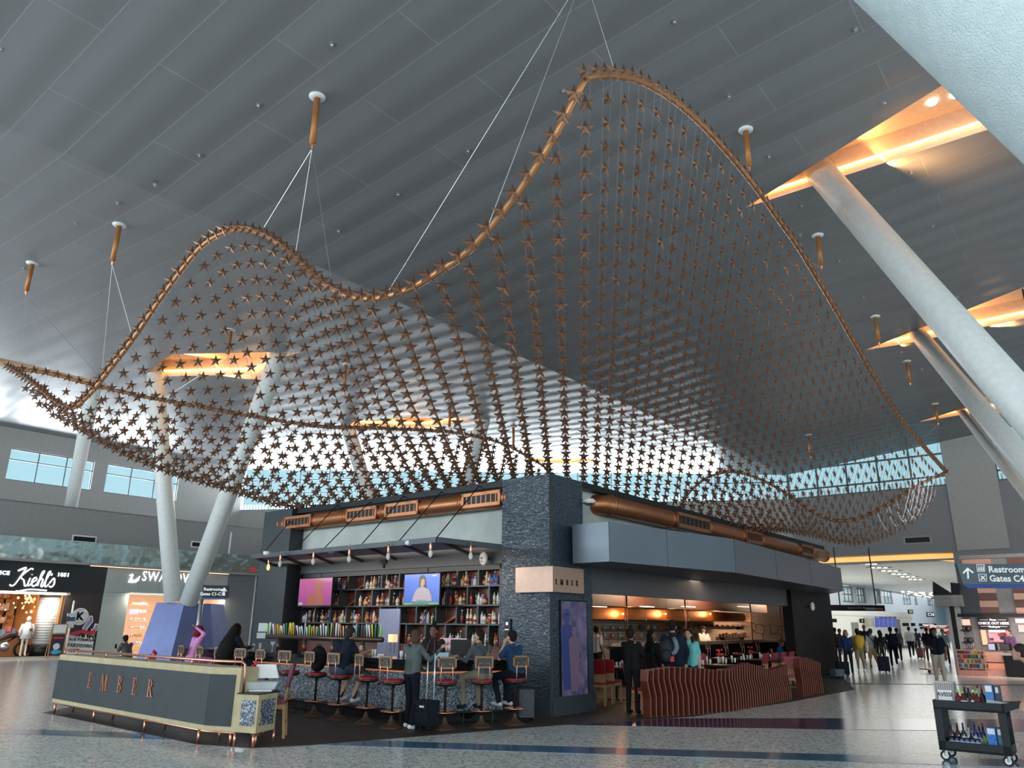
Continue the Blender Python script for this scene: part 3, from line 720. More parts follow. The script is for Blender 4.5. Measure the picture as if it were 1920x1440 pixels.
for (a, b, c, d) in ((549, 1026, 632, 946), (609, 1020.6, 692, 941), (675, 1015, 756, 929), (748, 1009, 826, 922), (823, 1004, 897, 911), (490, 1031, 545, 975)):
    P = min((fr[0].lerp(fr[1], k / 60) for k in range(61)), key=lambda p: abs(960 + F_PX * (p - EYE).dot(RT) / (p - EYE).dot(FW) - a))
    s, z = LF.px(c, d, -.1); g = MB(); g.tube([P + V(0, 0, -.01), LF.P(s, min(z, ZR - .05), -.12)], .013, 6); g.build('tie_rod', M_black, aw)
M_bulb = mat('bulb_glass', (.95, .9, .85), .05, alpha=.5); M_amber = mat('amber_bulb', (1, .6, .25), .2, emit=(1, .5, .15), es=1.6)
bl = [(505, 1046, 1), (527, 1038, 0), (589, 1033, 0), (656, 1027, 0), (729, 1021, 0), (808, 1015, 0), (883, 1020, 0)]
nm = ['lit amber pendant bulb at the left tip of the awning', 'pendant bulb second from the left tip of the awning', 'pendant bulb third from the left under the awning, above the left screen',
      'pendant bulb in the middle of the awning edge', 'pendant bulb left of the blue screen under the awning', 'pendant bulb at the kink of the awning', 'last pendant bulb at the right end of the awning']
for (x, y, lit), l in zip(bl, nm):
    P = fl(x, y - 2, ZA - .05); b = empty('pendant_bulb', P, l, 'lamp')
    g = MB(); g.tube([P + V(0, 0, .06), P - V(0, 0, .03)], .006, 6); g.lathe([(.012, -.02), (.022, -.05), (.028, -.17), (.024, -.18)], 12, c=P); g.build('socket', M_cop2, b, True)
    g = MB(); g.lathe([(.018, -.17), (.035, -.22), (.042, -.27), (.03, -.31), (.006, -.33)], 12, c=P); g.build('bulb', M_amber if lit else M_bulb, b, True)
# ------------------------------------------------------------------ small fittings
def fitting(name, label, cat, pl, x, y, d, fn):
    s, z = pl.px(x, y, d); o = empty(name, pl.P(s, z, d), label, cat); fn(o, pl, s, z, d); return o
def spk(o, pl, s, z, d):
    g = MB(); g.ball((0, 0, 0), .5, 20, 12); 
    M = pl.mat(s, z, d) @ Matrix.Diagonal((.22, .32, .16, 1)); g.v = [tuple(M @ Vector(v)) for v in g.v]; g.build('housing', M_white, o, True)
    for dz, r in ((.0, .035), (-.07, .025)):
        g = MB(); g.tube([pl.P(s, z + dz, d + .07), pl.P(s, z + dz, d + .09)], r, 12); g.build('cone', mat('speaker_grey', (.3, .32, .34), .5), o)
    g = MB(); g.tube([pl.P(s, z, d - .2), pl.P(s, z, d)], .02, 8); g.build('bracket', M_black, o)
fitting('wall_speaker', 'white oval speaker on the dark header right of the blue screen', 'speaker', LF, 907, 1047, -.3, spk)
fitting('wall_speaker', 'white oval speaker on the black end pillar of the kitchen side', 'speaker', RF, 1523, 1137, .12, spk)
def camd(o, pl, s, z, d):
    g = MB(); g.ball((0, 0, 0), .5, 18, 12); M = pl.mat(s, z, d) @ Matrix.Rotation(.35, 4, 'Z') @ Matrix.Diagonal((.34, .2, .2, 1)); g.v = [tuple(M @ Vector(v)) for v in g.v]; g.build('housing', mat('camera_grey', (.55, .53, .5), .4), o, True)
    g = MB(); g.ball(pl.P(s - .02, z, d + .07), .06, 12, 8); g.build('lens', M_steel, o, True)
    g = MB(); g.pbox(pl, s + .15, s + .27, z - .08, z + .12, d - .2, d); g.build('bracket', M_black, o)
fitting('security_camera', 'grey dome camera on the left end of the bar header', 'camera', LF, 545, 1066, -.3, camd)
def camw(o, pl, s, z, d):
    g = MB(); g.tube([pl.P(s, z - .03, d), pl.P(s, z + .05, d)], [.17, .12], 20); g.build('base', M_white, o, True)
    g = MB(); g.lathe([(.15, -.03), (.13, -.06), (.06, -.1), (.01, -.11)], 18, c=pl.P(s, z, d)); g.build('dome', M_steel, o, True)
    g = MB(); g.pbox(pl, s - .02, s + .02, z + .02, z + .06, d - .35, d); g.build('arm', M_white, o)
fitting('security_camera', 'white dome camera on an arm beside the hammered corner pillar', 'camera', RF, 1104, 940, .12, camw)
def det(o, pl, s, z, d):
    g = MB(); g.lathe([(.09, 0), (.09, -.03), (.05, -.06), (.01, -.065)], 16, c=pl.P(s, z, d)); g.build('body', M_white, o, True)
for x, y, l in ((500, 1038, 'left'), (620, 1034, 'middle'), (767, 1019, 'right')):
    P = fl(x, y, ZA - .07); o = empty('smoke_detector', P, 'white round detector under the awning, ' + l + ' of three', 'detector'); g = MB(); g.lathe([(.08, .05), (.08, -.01), (.045, -.04), (.01, -.045)], 16, c=P); g.build('body', M_white, o, True)
# copper EMBER box sign wrapped round the corner
sgA = LF.px(971, 1086, .06)[0]; sgB = RF.px(1089, 1095, .06)[0]; z0 = LF.px(1033, 1110, .06)[1]; z1 = LF.px(1033, 1062, .06)[1]
M_sign = mat('brushed_copper_sign', (0.46, 0.29, 0.215), .4, .35)
sg = empty('box_sign', K0 + V(0, 0, z0), 'copper box sign reading EMBER wrapped round the black corner pillar', 'sign')
g = MB(); a = LF.P(sgA, 0, .0); b = LF.P(sgA, 0, .14); c = lineint(LF.P(0, 0, .14), LF.r, RF.P(0, 0, .14), RF.r); d = RF.P(sgB, 0, .14); e = RF.P(sgB, 0, 0)
g.prism([(p.x, p.y) for p in (a, b, c, d, e, LF.P(0, 0))], z0, z1); g.build('box', M_sign, sg)
# serif letters, unit height, drawn as strokes
def ltr(ch):
    t = .13; th = .05
    Bx = lambda x0, y0, x1, y1: [(x0, y0), (x1, y0), (x1, y1), (x0, y1)]
    S = []
    if ch == 'E':
        S = [Bx(.1, 0, .1 + t, 1), Bx(0, 0, .55, th), Bx(0, 1 - th, .55, 1), Bx(.1, .5, .42, .5 + th), Bx(.5, 0, .56, .2), Bx(.49, .82, .54, 1), Bx(.39, .42, .43, .63)]
    if ch == 'M':
        S = [Bx(.08, 0, .14, 1), Bx(0, 0, .24, th), [(.02, 1), (.22, 1), (.56, -.12), (.47, -.12)], [(.47, -.12), (.53, -.12), (.86, 1), (.78, 1)], Bx(.78, 0, .92, .93), Bx(.68, 0, 1.02, th), Bx(.74, .95, 1.0, 1)]
    if ch in 'BR':
        S = [Bx(.1, 0, .1 + t, 1), Bx(0, 0, .34, th), Bx(0, 1 - th, .3, 1)]
        def bowl(cy, ry, rx):
            for k in range(8):
                a0 = -pi / 2 + pi * k / 8; a1 = a0 + pi / 8
                o = lambda a, f: (.26 + (rx + (0 if f else -.12)) * cos(a) * 1.0, cy + (ry - (0 if f else .05)) * sin(a))
                S.append([o(a0, 1), o(a1, 1), o(a1, 0), o(a0, 0)])
        bowl(.755, .245, .33)
        if ch == 'B': bowl(.255, .255, .38)
        else: S += [[(.28, .5), (.42, .5), (.74, 0), (.58, 0)], Bx(.5, 0, .8, th)]
    return S
LW = {'E': .56, 'M': 1.02, 'B': .64, 'R': .78}
def ember(pl, s0, s1, zc, h, d, m, parent, depth=.02, wx=.85):
    word = 'EMBER'; tot = sum(LW[c] for c in word) * h * wx; gap = ((s1 - s0) - tot) / 4; s = s0
    for c in word:
        g = MB()
        for st in ltr(c):
            pts = [(s + x * h * wx, zc - h / 2 + y * h) for x, y in st]; g.ppoly(pl, pts, d, d + depth)
        g.build('letter', m, parent); s += LW[c] * h * wx + gap
ember(RF, RF.px(1042, 1090, .15)[0], RF.px(1084, 1092, .15)[0], RF.px(1063, 1092, .15)[1], .11, .142, M_black, sg, .012)
# poster screen on the right face of the pillar
pa = RF.px(1049, 1128, .0); pb = RF.px(1101, 1311, .0); zt_ = RF.px(1049, 1127)[1]; zb_ = RF.px(1100, 1312)[1]
ps = empty('display_screen', RF.P(pa[0], zb_), 'tall dark violet display screen on the right face of the corner pillar', 'screen')
g = MB(); g.pbox(RF, pa[0] - .02, pb[0] + .02, zb_ - .03, zt_ + .03, -.02, .03); g.build('bezel', M_black, ps)
def screen_mat():
    m = mat('violet_screen', (0.05, 0.045, 0.09), .08, emit=(.10, .09, .2), es=.28); t = m.node_tree; p = t.nodes['Principled BSDF']
    co = N(t, 'ShaderNodeTexCoord'); n = N(t, 'ShaderNodeTexNoise'); n.inputs['Scale'].default_value = 3.5; n.inputs['Detail'].default_value = 3
    r = N(t, 'ShaderNodeValToRGB'); e = r.color_ramp.elements; e[0].position = .35; e[0].color = (.05, .06, .14, 1); e[1].position = .65; e[1].color = (.28, .22, .36, 1)
    t.links.new(co.outputs['Object'], n.inputs['Vector']); t.links.new(n.outputs['Fac'], r.inputs[0]); t.links.new(r.outputs[0], p.inputs['Emission Color']); return m
g = MB(); g.pbox(RF, pa[0] + .02, pb[0] - .02, zb_, zt_, .03, .034); g.build('picture', screen_mat(), ps)
def figure(pl, s, z, h, d, m, par, hat=False):
    "flat picture of a person on a screen"
    g = MB(); O = lambda pts: g.ppoly(pl, [(s + x * h, z + y * h) for x, y in pts], d, d + .002)
    O([(-.10, 0), (.10, 0), (.13, .45), (.16, .78), (.06, .83), (-.06, .83), (-.16, .78), (-.13, .45)])
    O([(.06 * cos(a), .90 + .08 * sin(a)) for a in [2 * pi * k / 12 for k in range(12)]])
    if hat: O([(-.12, .93), (.12, .95), (.07, .97), (.05, 1.03), (-.05, 1.03), (-.07, .96)])
    g.build('picture_figure', m, par)
M_fig = mat('picture_dark_blue', (.02, .03, .1), .2, emit=(.03, .04, .11), es=.5); M_fig2 = mat('picture_mauve', (.10, .07, .11), .2, emit=(.22, .16, .24), es=.2)
hh = zt_ - zb_
figure(RF, pa[0] + .22, zb_ + .12 * hh, hh * .78, .035, M_fig, ps, True); figure(RF, pa[0] + .48, zb_ + .1 * hh, hh * .66, .037, M_fig2, ps)
# keypad plate left of the pillar
sg2 = LF.px(953, 1172, .0); o = empty('wall_panel', LF.P(sg2[0], sg2[1]), 'small black control panel with a white lamp on the hammered pillar', 'panel')
g = MB(); g.pbox(LF, sg2[0] - .07, sg2[0] + .09, sg2[1] - .3, sg2[1] + .13, 0, .04); g.build('plate', M_black, o)
g = MB(); g.pbox(LF, sg2[0] - .03, sg2[0] + .03, sg2[1] - .0, sg2[1] + .06, .04, .05); g.pbox(LF, sg2[0] - .06, sg2[0] + .05, sg2[1] - .1, sg2[1] - .08, .04, .05); g.build('buttons', M_text, o)

# ------------------------------------------------------------------ back bar shelving
pw = lambda x, y, d=BD: LF.px(x, y, d)
zr = [pw(937, y)[1] for y in (1064, 1096, 1133, 1170, 1213)]
sa, sb = pw(541, 1100)[0], pw(938, 1100)[0]
unit = empty('back_bar_shelf', LF.P(sa, 0, BD), 'tall black open shelving full of bottles behind the bar', 'shelving')
M_shelf = mat('shelf_black', (.035, .037, .04), .45)
for z in zr:
    g = MB(); g.pbox(LF, sa, sb, z - .035, z + .0, BD - .32, BD); g.build('shelf_board', M_shelf, unit)
SW = sb - sa; nb = 12; divs = []
for r in range(4):
    z1, z0 = zr[r], zr[r + 1]; off = .5 if r % 2 else 0
    ks = [k + off for k in range(nb + 1) if k + off <= nb]; ks = sorted(set([0] + ks + [nb])); divs.append([sa + SW * k / nb for k in ks])
    for k in ks:
        s = sa + SW * k / nb
        g = MB(); g.pbox(LF, s - .02, s + .02, z0, z1 - .03, BD - .32, BD); g.build('divider', M_shelf, unit)
g = MB(); g.pbox(LF, sa - .05, sb, zr[0] - .0, zr[0] + .08, BD - .32, BD + .02); g.build('crown', M_shelf, unit)
# the copper coloured diagonals inside some bays
for r, bi in ((0, 4), (1, 4), (2, 3), (2, 9), (3, 9)):
    s0, s1 = divs[r][bi], divs[r][bi + 1]; g = MB(); g.ppoly(LF, [(s0, zr[r + 1]), (s0 + .12, zr[r + 1]), (s1, zr[r] - .04), (s1 - .0, zr[r] - .2)][:4], BD - .3, BD - .24); g.build('diagonal_brace', mat('rust_red', (.35, .08, .03), .5), unit)
g = MB(); g.pbox(LF, sa, sb, .0, zr[4] - .035, BD - .3, BD - .02); g.build('lower_cabinet', mat('red_brown_cabinet', (.12, .03, .02), .4), unit)
# mirror panel, violet plinth reflection painted into its colour
m0, z0 = pw(708, 1230); m1, z1 = pw(752, 1139)
mir = empty('mirror', LF.P(m0, z0, BD), 'mirror in the middle of the back bar with a pale violet reflection painted in', 'mirror'); g = MB(); g.pbox(LF, m0, m1, z0, z1 - .03, BD - .01, BD + .03); g.build('glass', mat('mirror_painted_reflection', (.34, .36, .52), .12, .4), mir)
lp, lz = pw(736, 1208, BD + .3); tl = empty('table_lamp', LF.P(lp, lz - .1, BD + .3), 'small table lamp with a glowing orange square shade by the mirror', 'lamp')
g = MB(); g.pbox(LF, lp - .08, lp + .08, lz + .05, lz + .23, BD + .22, BD + .38); g.build('lamp_shade', mat('lamp_shade_orange', (1, .6, .35), .5, emit=(1, .48, .22), es=1.1), tl)
for sgn in (-.07, .07):
    g = MB(); g.tube([LF.P(lp + sgn, lz - .2, BD + .3), LF.P(lp + sgn, lz + .06, BD + .3)], .006, 6); g.build('leg', M_black, tl)
# bottles
def bottle_proto(kind, cb, cl, cc):
    g = MB(); H, R, n1 = {0: (.29, .037, .62), 1: (.31, .033, .7), 2: (.25, .045, .6), 3: (.33, .036, .55), 4: (.22, .05, .66)}[kind]
    g.lathe([(R * .9, 0), (R, .01), (R, H * n1), (R * .75, H * (n1 + .06)), (.014, H * (n1 + .16)), (.013, H * .92)], 10, 0)
    g.lathe([(R * 1.03, H * .17), (R * 1.03, H * n1 * .68)], 10, 1); g.lathe([(.016, H * .9), (.016, H)], 8, 2)
    ms = [mat('bottle_' + cb[0], cb[1], .12, coat=.5), mat('label_' + cl[0], cl[1], .6), mat('cap_' + cc[0], cc[1], .4)]
    return g.mesh('bottle', ms, True), cb[0] + ' bottle with ' + cl[0] + ' label'
CB = [('amber', (.35, .12, .03)), ('clear', (.50, .53, .52)), ('dark', (.03, .025, .02)), ('green', (.03, .16, .06)), ('blue', (.05, .16, .45)), ('red', (.22, .02, .02)), ('pale', (.62, .52, .36))]
CLb = [('white', (.50, .49, .47)), ('cream', (.42, .34, .2)), ('black', (.03, .03, .03)), ('red', (.28, .03, .03)), ('gold', (.4, .26, .07))]
CC = [('black', (.02, .02, .02)), ('gold', (.6, .45, .15)), ('white', (.7, .7, .7)), ('red', (.5, .04, .03))]
R1 = random.Random(3)
protos = [bottle_proto(R1.randrange(5), R1.choice(CB[:2] + CB), R1.choice(CLb), R1.choice(CC)) for _ in range(26)]
rowname = ['top', 'second', 'third', 'lowest']
ordn = ['first', 'second', 'third', 'fourth', 'fifth', 'sixth', 'seventh', 'eighth', 'ninth', 'tenth', 'eleventh', 'twelfth', 'thirteenth', 'last']
def put_bottle(me, P, label, grp, rz=0, name='bottle', cat='bottle'):
    o = bpy.data.objects.new(name, me); COL.objects.link(o); o.location = P; o.rotation_euler = (0, 0, rz); return tag(o, label, cat, grp)
nbt = 0
hide = set()
tvr = [((562, 1083), (626, 1137)), ((758, 1075), (831, 1136))]
for r in range(4):
    dv = divs[r]
    for bi in range(len(dv) - 1):
        s0, s1 = dv[bi] + .03, dv[bi + 1] - .03
        if (r, bi) in ((0, 4), (1, 4), (2, 9), (3, 9)): continue
        if s1 > m0 and s0 < m1 and r >= 2: continue
        if r == 3 and bi < 6: continue
        n = max(1, int((s1 - s0) / .072)); 
        for k in range(n):
            if R1.random() < .1: continue
            s = s0 + (k + .5) * (s1 - s0) / n + R1.uniform(-.008, .008); z = zr[r + 1]
            P = LF.P(s, z, BD - .12 + R1.uniform(-.05, .07)); me, lb = protos[R1.randrange(26)]
            q = P - EYE; X = 960 + F_PX * q.dot(RT) / q.dot(FW); Y = 720 - F_PX * (q + V(0, 0, .12)).dot(UP) / q.dot(FW)
            if nbt >= 300 or any(a[0] + 2 < X < b[0] - 2 and a[1] < Y < b[1] for a, b in tvr): continue
            put_bottle(me, P, lb + ', ' + ordn[bi] + ' bay from left on the ' + rowname[r] + ' back-bar shelf', 'bottles in the %s bay of the %s back-bar shelf' % (ordn[bi], rowname[r]), R1.random() * 6); nbt += 1
print('bottles', nbt)
# TVs
def tv(cs, label, bgcol, scene):
    d = -.1; s0 = LF.px(*cs[0], d)[0]; s1 = LF.px(*cs[1], d)[0]; z1 = LF.px(*cs[0], d)[1]; z0 = LF.px(*cs[2], d)[1]; zc = (z0 + z1) / 2; 
    T = empty('television', LF.P((s0 + s1) / 2, zc, d), label, 'television')
    g = MB(); g.pbox(LF, s0, s1, z0, z1, d - .05, d); g.build('casing', M_black, T)
    g = MB(); g.pbox(LF, s0 + .015, s1 - .015, z0 + .02, z1 - .015, d, d + .004); g.build('screen', bgcol, T)
    g = MB(); sc = (s0 + s1) / 2 + .1; g.tube([LF.P(sc, z1 - .1, d - .08), LF.P(sc, 3.0, d - .08)], .018, 8); g.build('pole', M_black, T)
    scene(T, s0, s1, z0, z1, d + .005); return T
def tvgrad(name, c1, c2, ax):
    m = mat(name, c1, .2, emit=c1, es=.42, spec=.3); t = m.node_tree; p = t.nodes['Principled BSDF']; co = N(t, 'ShaderNodeTexCoord'); s = N(t, 'ShaderNodeSeparateXYZ'); r = N(t, 'ShaderNodeValToRGB')
    r.color_ramp.elements[0].color = (*c1, 1); r.color_ramp.elements[1].color = (*c2, 1)
    t.links.new(co.outputs['Generated'], s.inputs[0]); t.links.new(s.outputs[ax], r.inputs[0]); t.links.new(r.outputs[0], p.inputs['Emission Color']); return m
def em(name, c, s=.9): return mat(name, tuple(k * .3 for k in c), .4, emit=c, es=s * .6)
def sc1(T, s0, s1, z0, z1, d):
    W = s1 - s0; H = z1 - z0; g = MB(); q = lambda pts, mb: mb.ppoly(LF, [(s0 + x * W, z0 + y * H) for x, y in pts], d, d + .002)
    q([(.28, .03), (.74, .03), (.80, .25), (.70, .5), (.74, .8), (.62, .93), (.50, .90), (.46, .7), (.50, .52), (.40, .45), (.28, .38)], g); g.build('picture_figure', em('screen_salmon', (.45, .10, .07), .6), T)
    g = MB(); q([(.03, .05), (.15, .05), (.15, .14), (.03, .14)], g); g.build('picture_logo', em('screen_pale', (.6, .5, .6), .6), T)
tv([(562.5, 1085), (624.5, 1083), (562, 1137)], 'television showing a glowing pink and red figure, left of the bar shelves', tvgrad('pink_screen', (.20, .04, .16), (.55, .13, .17), 'Z'), sc1)
def sc2(T, s0, s1, z0, z1, d):
    W = s1 - s0; H = z1 - z0
    def q(pts, m, nm='picture_shape', k=0): g = MB(); g.ppoly(LF, [(s0 + x * W, z0 + y * H) for x, y in pts], d + k * .002, d + k * .002 + .002); g.build(nm, m, T)
    q([(.02, .015), (.98, .015), (.98, .08), (.02, .08)], em('ticker_green', (.16, .5, .12), .8), 'ticker'); q([(.25, .035), (.7, .035), (.7, .06), (.25, .06)], em('ticker_text', (.03, .1, .03), .5), 'ticker_text', 1)
    q([(.42, .62), (.44, .9), (.52, .96), (.60, .88), (.63, .6), (.67, .45), (.58, .42), (.5, .5)], em('hair_brown', (.06, .03, .02), .8), 'picture_hair', 1)
    q([(.25, .12), (.80, .12), (.78, .3), (.70, .5), (.58, .56), (.47, .56), (.35, .48), (.29, .3)], em('blouse', (.55, .45, .50), .8), 'picture_blouse', 2)
    q([(.47, .62), (.49, .80), (.54, .84), (.59, .80), (.59, .66), (.55, .56), (.50, .56)], em('skin_screen', (.62, .35, .25), .8), 'picture_face', 3)
    q([(.36, .11), (.66, .11), (.64, .17), (.38, .17)], em('laptop_screen', (.25, .3, .35), .8), 'picture_laptop', 3)
    q([(.78, .90), (.92, .90), (.92, .95), (.78, .95)], em('screen_logo', (.6, .65, .8), .8), 'picture_logo', 1)
tv([(758.8, 1077), (826, 1076.5), (758.6, 1135)], 'television showing a newsreader on blue above the middle of the bar', tvgrad('blue_screen', (.015, .05, .32), (.02, .14, .65), 'Z'), sc2)
# monitor bracket
s_, z_ = LF.px(723, 1052, -.5); o = empty('wall_bracket', LF.P(s_, z_, -.5), 'small black bracket on the header between the two televisions', 'bracket'); g = MB(); g.pbox(LF, s_ - .1, s_ + .1, z_ - .07, z_ + .08, -.5, -.42); g.tube([LF.P(s_, z_ - .18, -.44), LF.P(s_, z_, -.44)], .03, 8); g.build('plate', M_black, o)

# ------------------------------------------------------------------ bar counter
Q2 = fl(790, 1358); Q3 = fl(942, 1352); Q0 = Q2 + VV * 8.2; Q4 = LF.P(s945 - .1, 0, 0)
Qe = Q3 + (Q4 - Q3) * .9
def offset_poly(pts, d):
    "shift an open plan polyline towards the viewer by d"
    out = []
    for i, p in enumerate(pts):
        ns = []
        for a, b in ((i - 1, i), (i, i + 1)):
            if a >= 0 and b < len(pts):
                t = (pts[b] - pts[a]).normalized(); n = V(t.y, -t.x, 0); ns.append(n)
        n = sum(ns, Vector()); n = n / max(.3, n.length_squared) * len(ns) if len(ns) == 1 else n.normalized() / max(.5, n.normalized().dot(ns[0]))
        out.append(p + n * d)
    return out
bar = empty('bar_counter', Q2, 'long angled bar counter with a black top and speckled terrazzo front', 'bar')
line = [Q0, Q2, Q3]
def slab(g, d0, d1, z0, z1):
    a = offset_poly(line, d0); b = offset_poly(line, d1)
    for i in range(len(line) - 1): g.hexa([V(a[i].x, a[i].y, z0), V(a[i + 1].x, a[i + 1].y, z0), V(b[i + 1].x, b[i + 1].y, z0), V(b[i].x, b[i].y, z0)] + [V(a[i].x, a[i].y, z1), V(a[i + 1].x, a[i + 1].y, z1), V(b[i + 1].x, b[i + 1].y, z1), V(b[i].x, b[i].y, z1)])
g = MB(); slab(g, .30, -.55, 1.02, 1.10); slab(g, .22, .18, .90, 1.02); g.build('counter_top', mat('polished_black_granite', (.012, .012, .014), .12), bar)
g = MB(); slab(g, .02, -.1, .2, .92); g.build('terrazzo_front', M_granite, bar)
g = MB(); slab(g, -.12, -.3, 0, .2); g.build('kick_base', M_black, bar)
g = MB(); slab(g, .05, .0, .86, .90); g.build('glow_strip', mat('amber_glow_strip', (1, .4, .15), .4, emit=(1, .30, .10), es=.35), bar)
g = MB(); ft = offset_poly(line, .22); g.tube([p + V(0, 0, .2) for p in ft], .022, 8); g.build('foot_rail', M_darkmet, bar, True)
for a, b, n in ((ft[0], ft[1], 9), (ft[1], ft[2], 3)):
    for k in range(n):
        p = a.lerp(b, (k + .5) / n); g = MB(); g.tube([p, p + V(0, 0, .2)], .012, 6); g.build('rail_post', M_darkmet, bar)
# back counter with wells
g = MB(); slab(g, -1.5, -2.1, 0, .95); o = g.build('back_counter', mat('dark_back_counter', (.03, .02, .018), .3)); tag(o, 'low dark counter running behind the bartender', 'counter')
# tap rail with handles
tr0 = Q2 + V(0, 0, 0); 
def tapP(x, z=1.42): 
    n = V(VV.y, -VV.x, 0); P0 = Q2 + NV * -.95; d = ray(x, 1195); t = (P0 - EYE).dot(NV) / d.dot(NV); P = EYE + d * t; return V(P.x, P.y, z)
zt0 = (EYE + ray(600, 1196) * (((Q2 + NV * -.95) - EYE).dot(NV) / ray(600, 1196).dot(NV))).z
TA, TB = tapP(500, zt0), tapP(717, zt0)
tap = empty('beer_tap_rail', (TA + TB) / 2, 'long dark pipe rail crowded with colourful beer tap handles behind the bar', 'tap rail')
g = MB(); g.tube([TA, TB], .055, 14); g.build('pipe', mat('brown_pipe', (.10, .06, .045), .3, .5), tap, True)
for k in range(4):
    p = TA.lerp(TB, .12 + .245 * k); g = MB(); g.tube([V(p.x, p.y, .95), V(p.x, p.y, zt0)], .05, 12); g.build('support', MATS['brown_pipe'], tap, True)
hc = [(.35, .7, .08), (.85, .85, .83), (.05, .07, .2), (.85, .85, .83), (.7, .2, .05), (.8, .6, .08), (.85, .5, .05), (.75, .75, .75), (.6, .62, .62), (.05, .25, .12), (.85, .85, .83), (.08, .1, .1), (.75, .78, .8), (.8, .8, .75), (.65, .5, .3), (.3, .5, .65), (.02, .02, .02), (.85, .7, .1)]
R2 = random.Random(5); nH = 48
for k in range(nH):
    p = TA.lerp(TB, (k + .5) / nH); c = hc[k % len(hc)] if k < 10 else R2.choice(hc); h = R2.uniform(.19, .29); wd = R2.uniform(.014, .024)
    if k in (0, nH - 1): c = (.25, .75, .08)
    g = MB(); lean = V(R2.uniform(-.02, .02), -.05, 0); b = p + V(0, -.06, .05); g.tube([b, b + V(0, 0, .05), b + lean * .4 + V(0, 0, h * .5), b + lean + V(0, 0, h * .9), b + lean + V(0, 0, h)], [wd * .5, wd * .7, wd, wd * 1.15, wd * .6], 8)
    g.build('tap_handle', mat('tap_%d' % (int(c[0] * 20) * 10000 + int(c[1] * 20) * 100 + int(c[2] * 20)), c, .35), tap, True)
# menus standing at the left end of the rail
p = TA + V(-.1, -.05, .05); g = MB(); g.box(p.x - .11, p.x + .1, p.y - .01, p.y + .01, p.z + .06, p.z + .26); g.box(p.x - .13, p.x + .08, p.y - .01, p.y + .01, p.z - .1, p.z + .03); tag(g.build('menu_card', mat('card_white', (.6, .64, .66), .5)), 'pair of pale menu cards at the left end of the tap rail', 'card')
# glassware and clutter on the bar
def on_bar(x, d=-.1, z=1.10):
    for a, b in ((Q0, Q2), (Q2, Q3)):
        t = (b - a).normalized(); n = V(t.y, -t.x, 0); P0 = a + n * d; r = ray(x, 1200); q = EYE + r * ((P0 - EYE).dot(n) / r.dot(n)); k = (q - a).dot(t) / (b - a).length
        if -.02 <= k <= 1.02: return V(q.x, q.y, z)
    return V(Q3.x, Q3.y, z)
def tumbler(P, r, h, m, label, name='drinking_glass', cat='glass', grp=None):
    g = MB(); g.lathe([(r * .8, 0), (r, h), (r * .9, h), (r * .7, .01)], 14, c=P); o = g.build(name, m, None, True); return tag(o, label, cat, grp)
tumbler(on_bar(477), .035, .15, M_glass, 'clear pint glass on the bar right of the white mug'); tumbler(on_bar(489), .033, .17, M_glass, 'tall clear glass on the bar, second right of the white mug')
tumbler(on_bar(449, -.4), .03, .12, M_glass, 'small clear glass on the bar beside the black-haired customer')
P = on_bar(458); mg = empty('coffee_mug', P, 'white coffee mug on the bar right of the black-haired customer', 'mug'); g = MB(); g.lathe([(.045, 0), (.048, .1), (.04, .1), (.036, .012)], 16, c=P); g.build('cup', M_white, mg, True)
g = MB(); g.tube([P + V(.045, 0, .08), P + V(.08, 0, .07), P + V(.08, 0, .035), P + V(.045, 0, .02)], .008, 6); g.build('handle', M_white, mg)
P = on_bar(512, -.35); cp = empty('coupe_glass', P, 'stemmed coupe glass on the bar at the left end of the taps', 'glass'); g = MB(); g.lathe([(.035, 0), (.006, .01), (.006, .1), (.05, .16), (.055, .2), (.05, .2)], 14, c=P); g.build('bowl', M_glass, cp, True)
P = on_bar(678, -.05); bg_ = empty('beer_glass', P, 'tall beer glass in front of the man in the navy shirt', 'glass'); g = MB(); g.lathe([(.028, 0), (.035, .2), (.03, .2), (.025, .01)], 14, c=P); g.build('glass', M_glass, bg_, True); g = MB(); g.lathe([(.024, .01), (.031, .17)], 12, c=P); g.build('beer', mat('beer', (.8, .5, .08), .2), bg_)
for i, x in enumerate((695, 700, 705)):
    tumbler(on_bar(x, -.25), .022, .13, mat('sauce_yellow', (.65, .55, .12), .3) if i == 0 else M_white, ['yellow', 'white middle', 'white right'][i] + ' condiment bottle on the bar right of the beer glass', 'condiment_bottle', 'bottle')
P = on_bar(716, -.25); g = MB(); g.box(P.x - .14, P.x + .14, P.y - .1, P.y + .1, P.z, P.z + .01); g.box(P.x - .06, P.x + .06, P.y - .04, P.y + .04, P.z + .01, P.z + .05); tag(g.build('napkin_tray', M_white), 'white tray with napkins on the bar right of the condiments', 'tray')
for x, l in ((754, 'left'), (764, 'right')): tumbler(on_bar(x, -.3), .04, .12, M_white, l + ' white paper cup stack on the bar behind the standing woman', 'paper_cup', 'cup')
P = on_bar(829, -.2); g = MB(); M = Matrix.Translation(P + V(0, 0, .06)) @ Matrix.Rotation(.5, 4, 'X'); g.box(-.13, .13, -.09, .09, -.01, .01, 0, M); tag(g.build('tablet_computer', mat('tablet_screen', (.3, .42, .5), .15, emit=(.2, .3, .36), es=.5)), 'tablet computer propped on the bar between the woman and the bartender', 'tablet')
P = on_bar(865, -.5); ps_ = empty('till_monitor', P, 'black till screen on a stand between bartender and seated man', 'monitor'); g = MB(); g.box(P.x - .2, P.x + .2, P.y - .03, P.y + .02, P.z + .06, P.z + .34); g.build('screen', M_black, ps_); g = MB(); g.tube([P, P + V(0, 0, .1)], .03, 8); g.build('stand', M_black, ps_)
